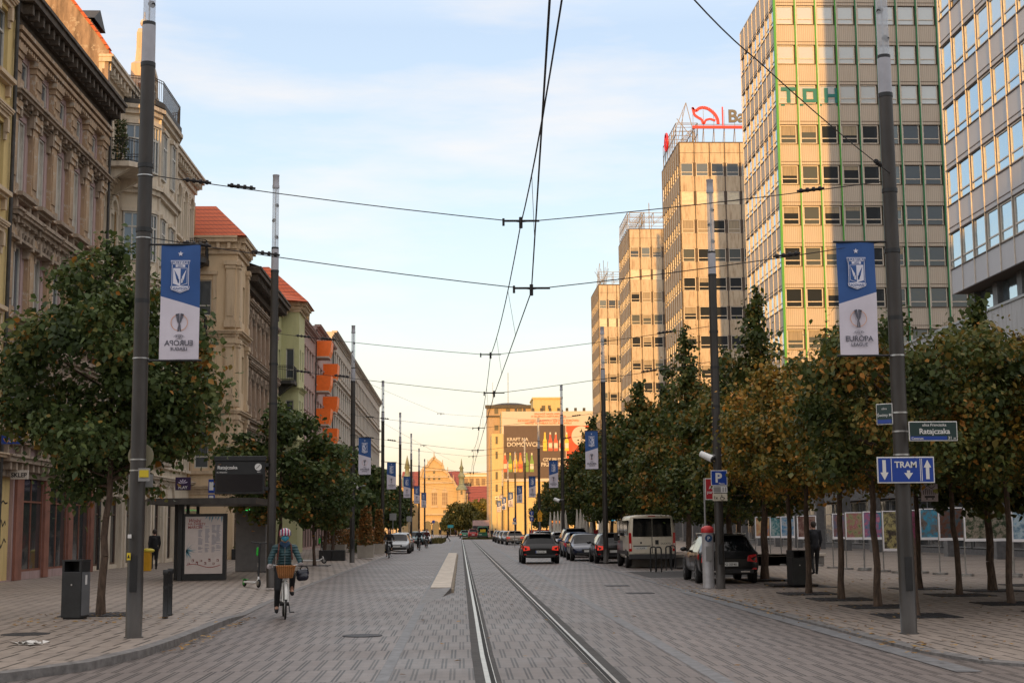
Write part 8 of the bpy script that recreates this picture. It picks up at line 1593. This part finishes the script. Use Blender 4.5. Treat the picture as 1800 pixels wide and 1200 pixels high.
blob('face_mask', [(h+Vector((0, -.070, -.035)), h+Vector((0, -.072, -.07)), .052, .042), (h+Vector((.03, -.05, -.04)), h+Vector((-.03, -.05, -.04)), .05, .05)], mat('mask_blue', (.03, .24, .36), .7), rd, .008)
blob('scarf', [(Vector(J['neck'])+Vector((.04, -.03, .0)), Vector(J['neck'])+Vector((-.04, -.03, .0)), .07, .07), (Vector(J['neck'])+Vector((0, -.05, -.03)), Vector(J['neck'])+Vector((0, -.06, -.06)), .06, .05)], mat('scarf_navy', (.02, .05, .10), .9, noise=.4, nscale=12), rd, .01)
for s, q in (('L', 1), ('R', -1)): blob('glove', hand_caps(J['wr'+s], J['hd'+s], J['hs'+s]), mat('glove_grey', (.34, .30, .30), .9), rd, .006, grow=.005, smooth=1)
b = MB(); b.cyl((0, -.055, 1.40), (0, -.005, 1.02), .006, n=5); b.build('zip', M_steel, rd); b = MB(); [b.tube([(s*.11, .10, 1.47), (s*.12, -.02, 1.44), (s*.13, -.06, 1.32), (s*.15, -.03, 1.15)], .016, 6) for s in (-1, 1)]; b.build('backpack_strap', mat('strap_brown', (.12, .04, .03), .8), rd)
blob('backpack', [((0, .28, 1.36), (0, .30, 1.12), .13, .15)], mat('backpack_brown', (.10, .05, .04), .8), rd, .02)
t = thing('pannier_bag', 'black shiny bag hanging beside the cyclist with the basket', 'bag', (S0[0]+.30, S0[1]+1.0, 0), R(9)); blob('bag', [((.0, 0, .86), (.12, .05, .87), .08, .09), ((.02, 0, .78), (.12, .0, .79), .08, .08)], mat('bag_black', (.015, .016, .03), .25), t, .015); b = MB(); b.torus((.1, 0, .93), (0, 1, 0), .08, .012, 16, 6); b.build('handle', M_black, t)
farc = [(684, 88.0, -4.5, 'second cyclist in black with light hair, riding by the fourth left lamp post', 'black bicycle under the cyclist in black', 0), (737, 118, None, 'dark dressed cyclist in the middle distance, left of a close pair', 'bicycle of the left rider of the close pair', 5), (750, 132, None, 'cyclist in dark and red clothes, right of a close pair', 'bicycle of the right rider of the close pair', -4)]
base_r = None
for i, (px, Y, x, lab, lb_, a) in enumerate(farc):
    xx = AT(px, 965, Y).x; bicycle(lb_, (xx, Y, .0), R(a), M_dark, fine=False)
    person(lab, (xx, Y, 0), R(a), riderJ(), [m_cblk, m_cdark, mat('red_black_cloth', (.08, .015, .015), .85)][i], m_cblk, m_cblk, mat('ginger_hair', (.22, .10, .04), .8) if i == 0 else M_black, voxel=.03)
J = walkJ(1.74, .30); J.update(wrL=(.10, -.22, 1.12), elL=(.24, -.05, 1.12))
person('man in dark winter coat standing by the yellow bin at the left doorway', (AT(271, 980, 62).x, 62, .12), R(200), walkJ(1.70, .06), m_cblk, m_cblk, m_cblk, m_hair, voxel=.025)
person('person in dark jacket walking away beside the right litter bin', (AT(1433, 1000, 49.6).x, 49.6, .045), R(180), walkJ(1.84, .20), m_cdark, m_cblk, m_cblk, m_hair, voxel=.022)
person('pedestrian in black striding across the far street by the verge', (AT(787, 945, 200).x, 200, 0.0), R(-90), walkJ(1.70, .34), m_cblk, m_cblk, m_cblk, m_hair, voxel=.04, hands=False)
for i, (px, Y) in enumerate(((865, 222), (871, 226), (760, 340), (752, 345), (775, 350), (801, 345))): person(('dark pedestrian at the far right kerb, left one', 'dark pedestrian at the far right kerb, right one', 'tiny pedestrian before the hall arches, second from the left', 'tiny pedestrian before the hall arches, leftmost', 'tiny pedestrian before the hall arches, third from the left', 'tiny pedestrian before the round trees')[i], (AT(px, 940, Y).x, Y, 0), i*1.3, walkJ(1.72, .2), [m_cdark, m_cpurp][i % 2], m_cblk, m_cblk, m_hair, voxel=.05, hands=False)
# scooters
m_lime = mat('scooter_green', (.02, .42, .04), .4)
def scooter(lab, loc, rz, lean):
    t = thing('electric_scooter', lab, 'scooter', loc, rz, 'parked green and white electric scooters'); t.rotation_euler = (0, lean, rz)
    for yy in (-.48, .48): b = MB(); b.torus((0, yy, .11), (1, 0, 0), .085, .026, 20, 8); wh = b.build('wheel', M_black, t); b = MB(); b.cyl((-.03, yy, .11), (.03, yy, .11), .06, n=12); b.build('hub', m_lime if yy > 0 else M_steel, wh)
    b = MB(); b.box(-.08, .08, -.30, .38, .10, .15); b.build('deck', M_white, t, bevel=.015); b = MB(); b.cyl((0, -.30, .13), (0, -.42, .20), .03, n=8); b.cyl((0, -.48, .11), (0, -.42, .30), .028, n=8); b.build('fork', M_white, t)
    b = MB(); b.cyl((0, -.43, .28), (0, -.34, 1.12), .026, n=10); b.build('stem', M_dark, t); b = MB(); b.cyl((0, -.40, .52), (0, -.39, .62), .0275, n=10); b.build('stem_label', M_signwhite, t); b = MB(); b.box(-.05, .05, -.33, -.24, .80, 1.02); b.build('battery_box', m_lime, t, bevel=.03)
    b = MB(); b.tube([(-.22, -.30, 1.14), (0, -.34, 1.12), (.22, -.30, 1.14)], .016, 8); b.build('handlebar', M_dark, t); b = MB(); b.box(-.06, .06, .38, .58, .19, .20); b.build('rear_mudguard', m_lime, t); return t
p = GR(446, 1032, .12); sct = scooter('upright white and green scooter leaning left of the cyclist', (p.x-.1, p.y+.2, .12), R(30), R(4)); sct.scale = (1.12, 1.12, 1.12)
p = GR(545, 990, .12); s2_ = scooter('white and green scooter parked before the planters right of the cyclist', (p.x+.1, p.y, .12), R(98), R(-3)); s2_.scale = (1.2, 1.2, 1.2)
